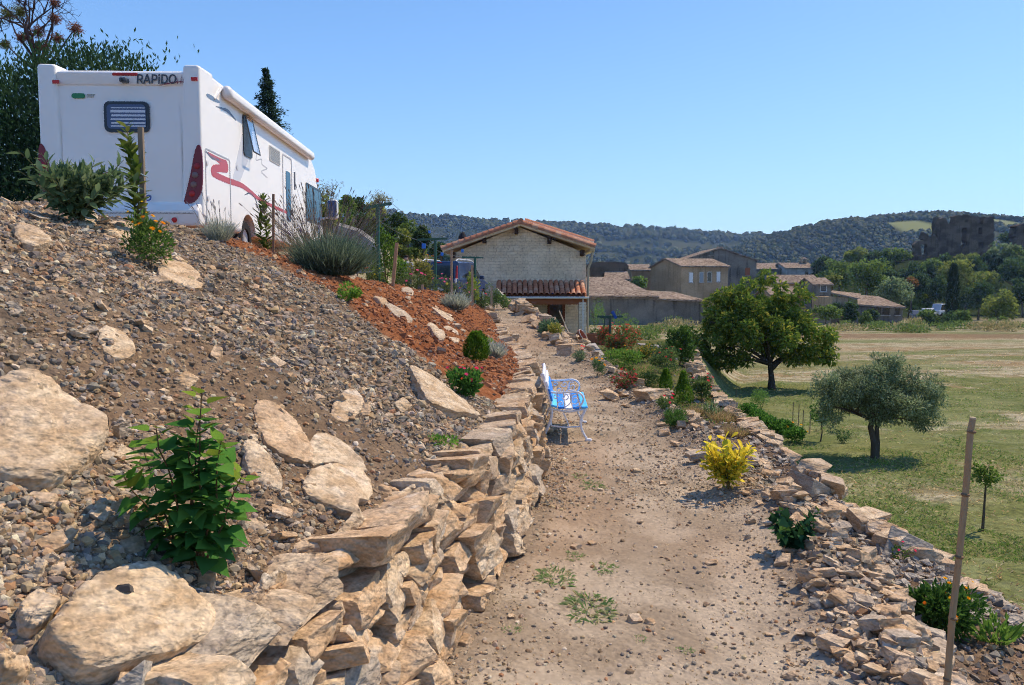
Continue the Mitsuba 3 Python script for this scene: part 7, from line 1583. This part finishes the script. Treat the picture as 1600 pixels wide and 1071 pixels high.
def bare(label, b, h, rng, spread=.6, depth=5, name='bare_tree', r0=None, col=(.10, .08, .07), lean=(0, 0)):
    k = thing(name, label, 'tree'); segs = []; tips = []
    def grow(p, d, L, r, lv):
        q_ = p + d * L * .5 + rng.normal(size=3) * L * .06; e = p + d * L + rng.normal(size=3) * L * .08
        segs.append(tube([p, q_, e], [r, r * .85, r * .68], 5 if lv > 2 else 3, False))
        if lv == 0: tips.append(e); return
        for _ in range(3 if lv > 1 else 2): grow(e, unit(d + rng.normal(size=3) * spread + UP * .12), L * rng.uniform(.6, .85), r * .62, lv - 1)
    grow(np.asarray(b, float), unit(np.array([lean[0], lean[1], 1.0])), h * .3, r0 or h * .03, depth)
    part(k, 'branches', join(segs), 'bark', True, col); return k, tips
for u, v, y, h, lab in [(518, 330, 36, 2.6, 'grey bare twiggy tree rising beside the motorhome front'), (592, 340, 44, 2.6, 'pale leafless tree on the hillside above the tall clothes post')]:
    c = at(u, v, y); k, tips = bare(lab, c - [0, 0, h * .35], h, rt, .6, 4, col=(.24, .21, .19)); tips = np.array(tips)
    n = 500; P = tips[rt.integers(len(tips), size=n)] + rt.normal(size=(n, 3)) * .12; part(k, 'foliage', leaves(P, rdir(rt, n), rdir(rt, n), .12, .045, np.array([(.16, .17, .07), (.22, .21, .11)])[rt.integers(2, size=n)]), 'leaf')
# tall conifer behind the motorhome
yc = 34.0; ap = at(415, 102, yc); s = m_(yc); kf = thing('fir_tree', 'tall dark pointed fir rising behind the motorhome roof', 'tree'); gz = float(zones(np.array(ap[0]), np.array(yc))); 
P, D = [], []
for i in range(2600):
    t = rt.uniform(.01, 1) ** .75; z = ap[2] - t * 190 * s; R_ = (1 + 56 * t) * s * (.68 + .32 * math.sin(t * 58)) * rt.uniform(.25, 1.1); a = rt.uniform(0, 6.28) 
    P.append([ap[0] + math.cos(a) * R_ + t * 6 * s, yc + math.sin(a) * R_, z - R_ * .22]); D.append([math.cos(a), math.sin(a), -.15 + .5 * (1 - t)])
P, D = np.array(P), np.array(D); m = 5; tt_ = np.repeat((ap[2] - P[:, 2]) / (190 * s), m)[:, None]; PP = np.repeat(P, m, 0) + rt.normal(size=(len(P) * m, 3)) * (.02 + .16 * tt_); DD = np.repeat(D, m, 0) + rt.normal(size=PP.shape) * .45
part(kf, 'crown', leaves(PP, DD, UP + rt.normal(size=PP.shape) * .4, (.09 + .16 * tt_[:, 0]), .05, np.array([(.022, .045, .028), (.03, .06, .034), (.018, .036, .024)])[rt.integers(3, size=len(PP))]), 'leaf'); part(kf, 'trunk', tube([[ap[0] + .3, yc, gz - .5], [ap[0] + .05, yc, ap[2] - .3]], [.16, .02], 8), 'bark', True, (.09, .07, .05))
# big evergreen hedge behind the motorhome
kh = thing('evergreen_hedge', 'huge dark glossy evergreen hedge towering behind the rear of the motorhome', 'hedge')
yh_ = 17.5; pts = []; rad = []
for u, v, r in [(-60, 150, 1.5), (-20, 118, 1.3), (30, 108, 1.2), (70, 105, 1.1), (110, 100, 1.05), (150, 98, 1.0), (185, 98, .9), (215, 112, .75), (-60, 220, 1.7), (0, 200, 1.7), (60, 190, 1.6), (120, 180, 1.5), (175, 165, 1.3), (-60, 290, 1.6), (0, 280, 1.6), (60, 270, 1.5), (130, 260, 1.5), (-20, 170, 1.4), (40, 150, 1.3), (100, 140, 1.3), (160, 135, 1.1), (200, 140, 1.0)]:
    c = at(u, v + (22 if u < 80 else 2) + r * FOC / yh_ * .72, yh_ + rt.uniform(-.5, 1.0)); pts.append(c); rad.append(r)
pts, rad = np.array(pts), np.array(rad); n = 44000; w_ = rt.choice(len(pts), n, p=rad ** 2 / (rad ** 2).sum()); d = rdir(rt, n); d[:, 1] = -np.abs(d[:, 1]) * .9 + rt.normal(size=n) * .3
P = pts[w_] + d * (rad[w_] * rt.uniform(.7, 1.02, n))[:, None]; P = P + rt.normal(size=P.shape) * .06
part(kh, 'foliage', leaves(P, d * .5 + UP * .9 + rt.normal(size=P.shape) * .5, d + rt.normal(size=P.shape) * .5, .12 * rt.uniform(.6, 1.2, n), .045, np.array([(.02, .045, .018), (.03, .065, .024), (.016, .036, .015), (.05, .09, .04)])[rt.integers(4, size=n)]), 'gloss_leaf')
n = 1500; sp_ = rt.choice(6, n); a = pts[sp_] + np.stack([rt.normal(size=n) * .8, rt.normal(size=n) * .5, rad[sp_] * rt.uniform(.75, 1.12, n)], 1); part(kh, 'shoots', leaves(a, UP + rt.normal(size=(n, 3)) * .5, rdir(rt, n), .12, .04, (.035, .07, .028)), 'gloss_leaf')
part(kh, 'stem', join([tube(p, [.1, .08, .05], 6) for p in [[(pts[i][0], yh_ + .5, float(zones(np.array(pts[i][0]), np.array(yh_ + .5))) - .2), (pts[i][0] + .1, yh_ + .4, pts[i][2] - 1), pts[i]] for i in (8, 9, 10, 11, 12)]]), 'bark', True, (.08, .06, .045))
# bare tree with mistletoe balls
yb_ = 21.0; b = at(62, 112, yb_); k, tips = bare('bare branched tree carrying round reddish and green mistletoe balls behind the hedge', b - [0, 0, .75], 3.3, rt, .72, 6, lean=(-.05, 0), r0=.075, col=(.09, .065, .06))
b2 = at(5, 150, yb_); 
for u, v, r, cl in [(118, 46, .2, 0), (60, 50, .2, 0), (85, 30, .19, 0), (85, 5, .16, 0), (90, 60, .17, 0), (35, 60, .18, 0), (12, 22, .24, 1), (32, 20, .22, 1), (8, 70, .17, 1), (70, 75, .2, 0), (58, 72, .16, 0)]:
    c = at(u, v, yb_); n = 420; d = rdir(rt, n); col = [(.16, .075, .05), (.13, .06, .045), (.2, .1, .06)] if cl == 0 else [(.14, .15, .035), (.11, .12, .03)]
    part(k, 'mistletoe_ball', leaves(c + d * r * rt.uniform(.05, 1.0, n)[:, None] * rt.uniform(.6, 1.1, (n, 1)), d + rt.normal(size=d.shape) * 1.0, rdir(rt, n), r * .42, .02, np.array(col)[rt.integers(len(col), size=n)]), 'leaf')
    part(k, 'branch', tube([b + (c - b) * t + np.array([.05 * math.sin(7 * t + u), 0, -.25 * (t - t * t)]) for t in (0, .35, .7, 1)], [.05, .035, .022, .012], 5), 'bark', True, (.09, .065, .06))

# ---------------------------------------------------------------- air
scene['haze'] = {'type': 'cube', 'to_world': T().translate([0, 0, 65]).scale([4200, 4200, 95]), 'bsdf': {'type': 'null'}, 'interior': {'type': 'ref', 'id': 'air'}}; labels['haze'] = {'kind': 'stuff'}
scene['air'] = {'type': 'homogeneous', 'albedo': {'type': 'rgb', 'value': [.95, .95, .95]}, 'sigma_t': {'type': 'rgb', 'value': [.00008, .00013, .00023]}}
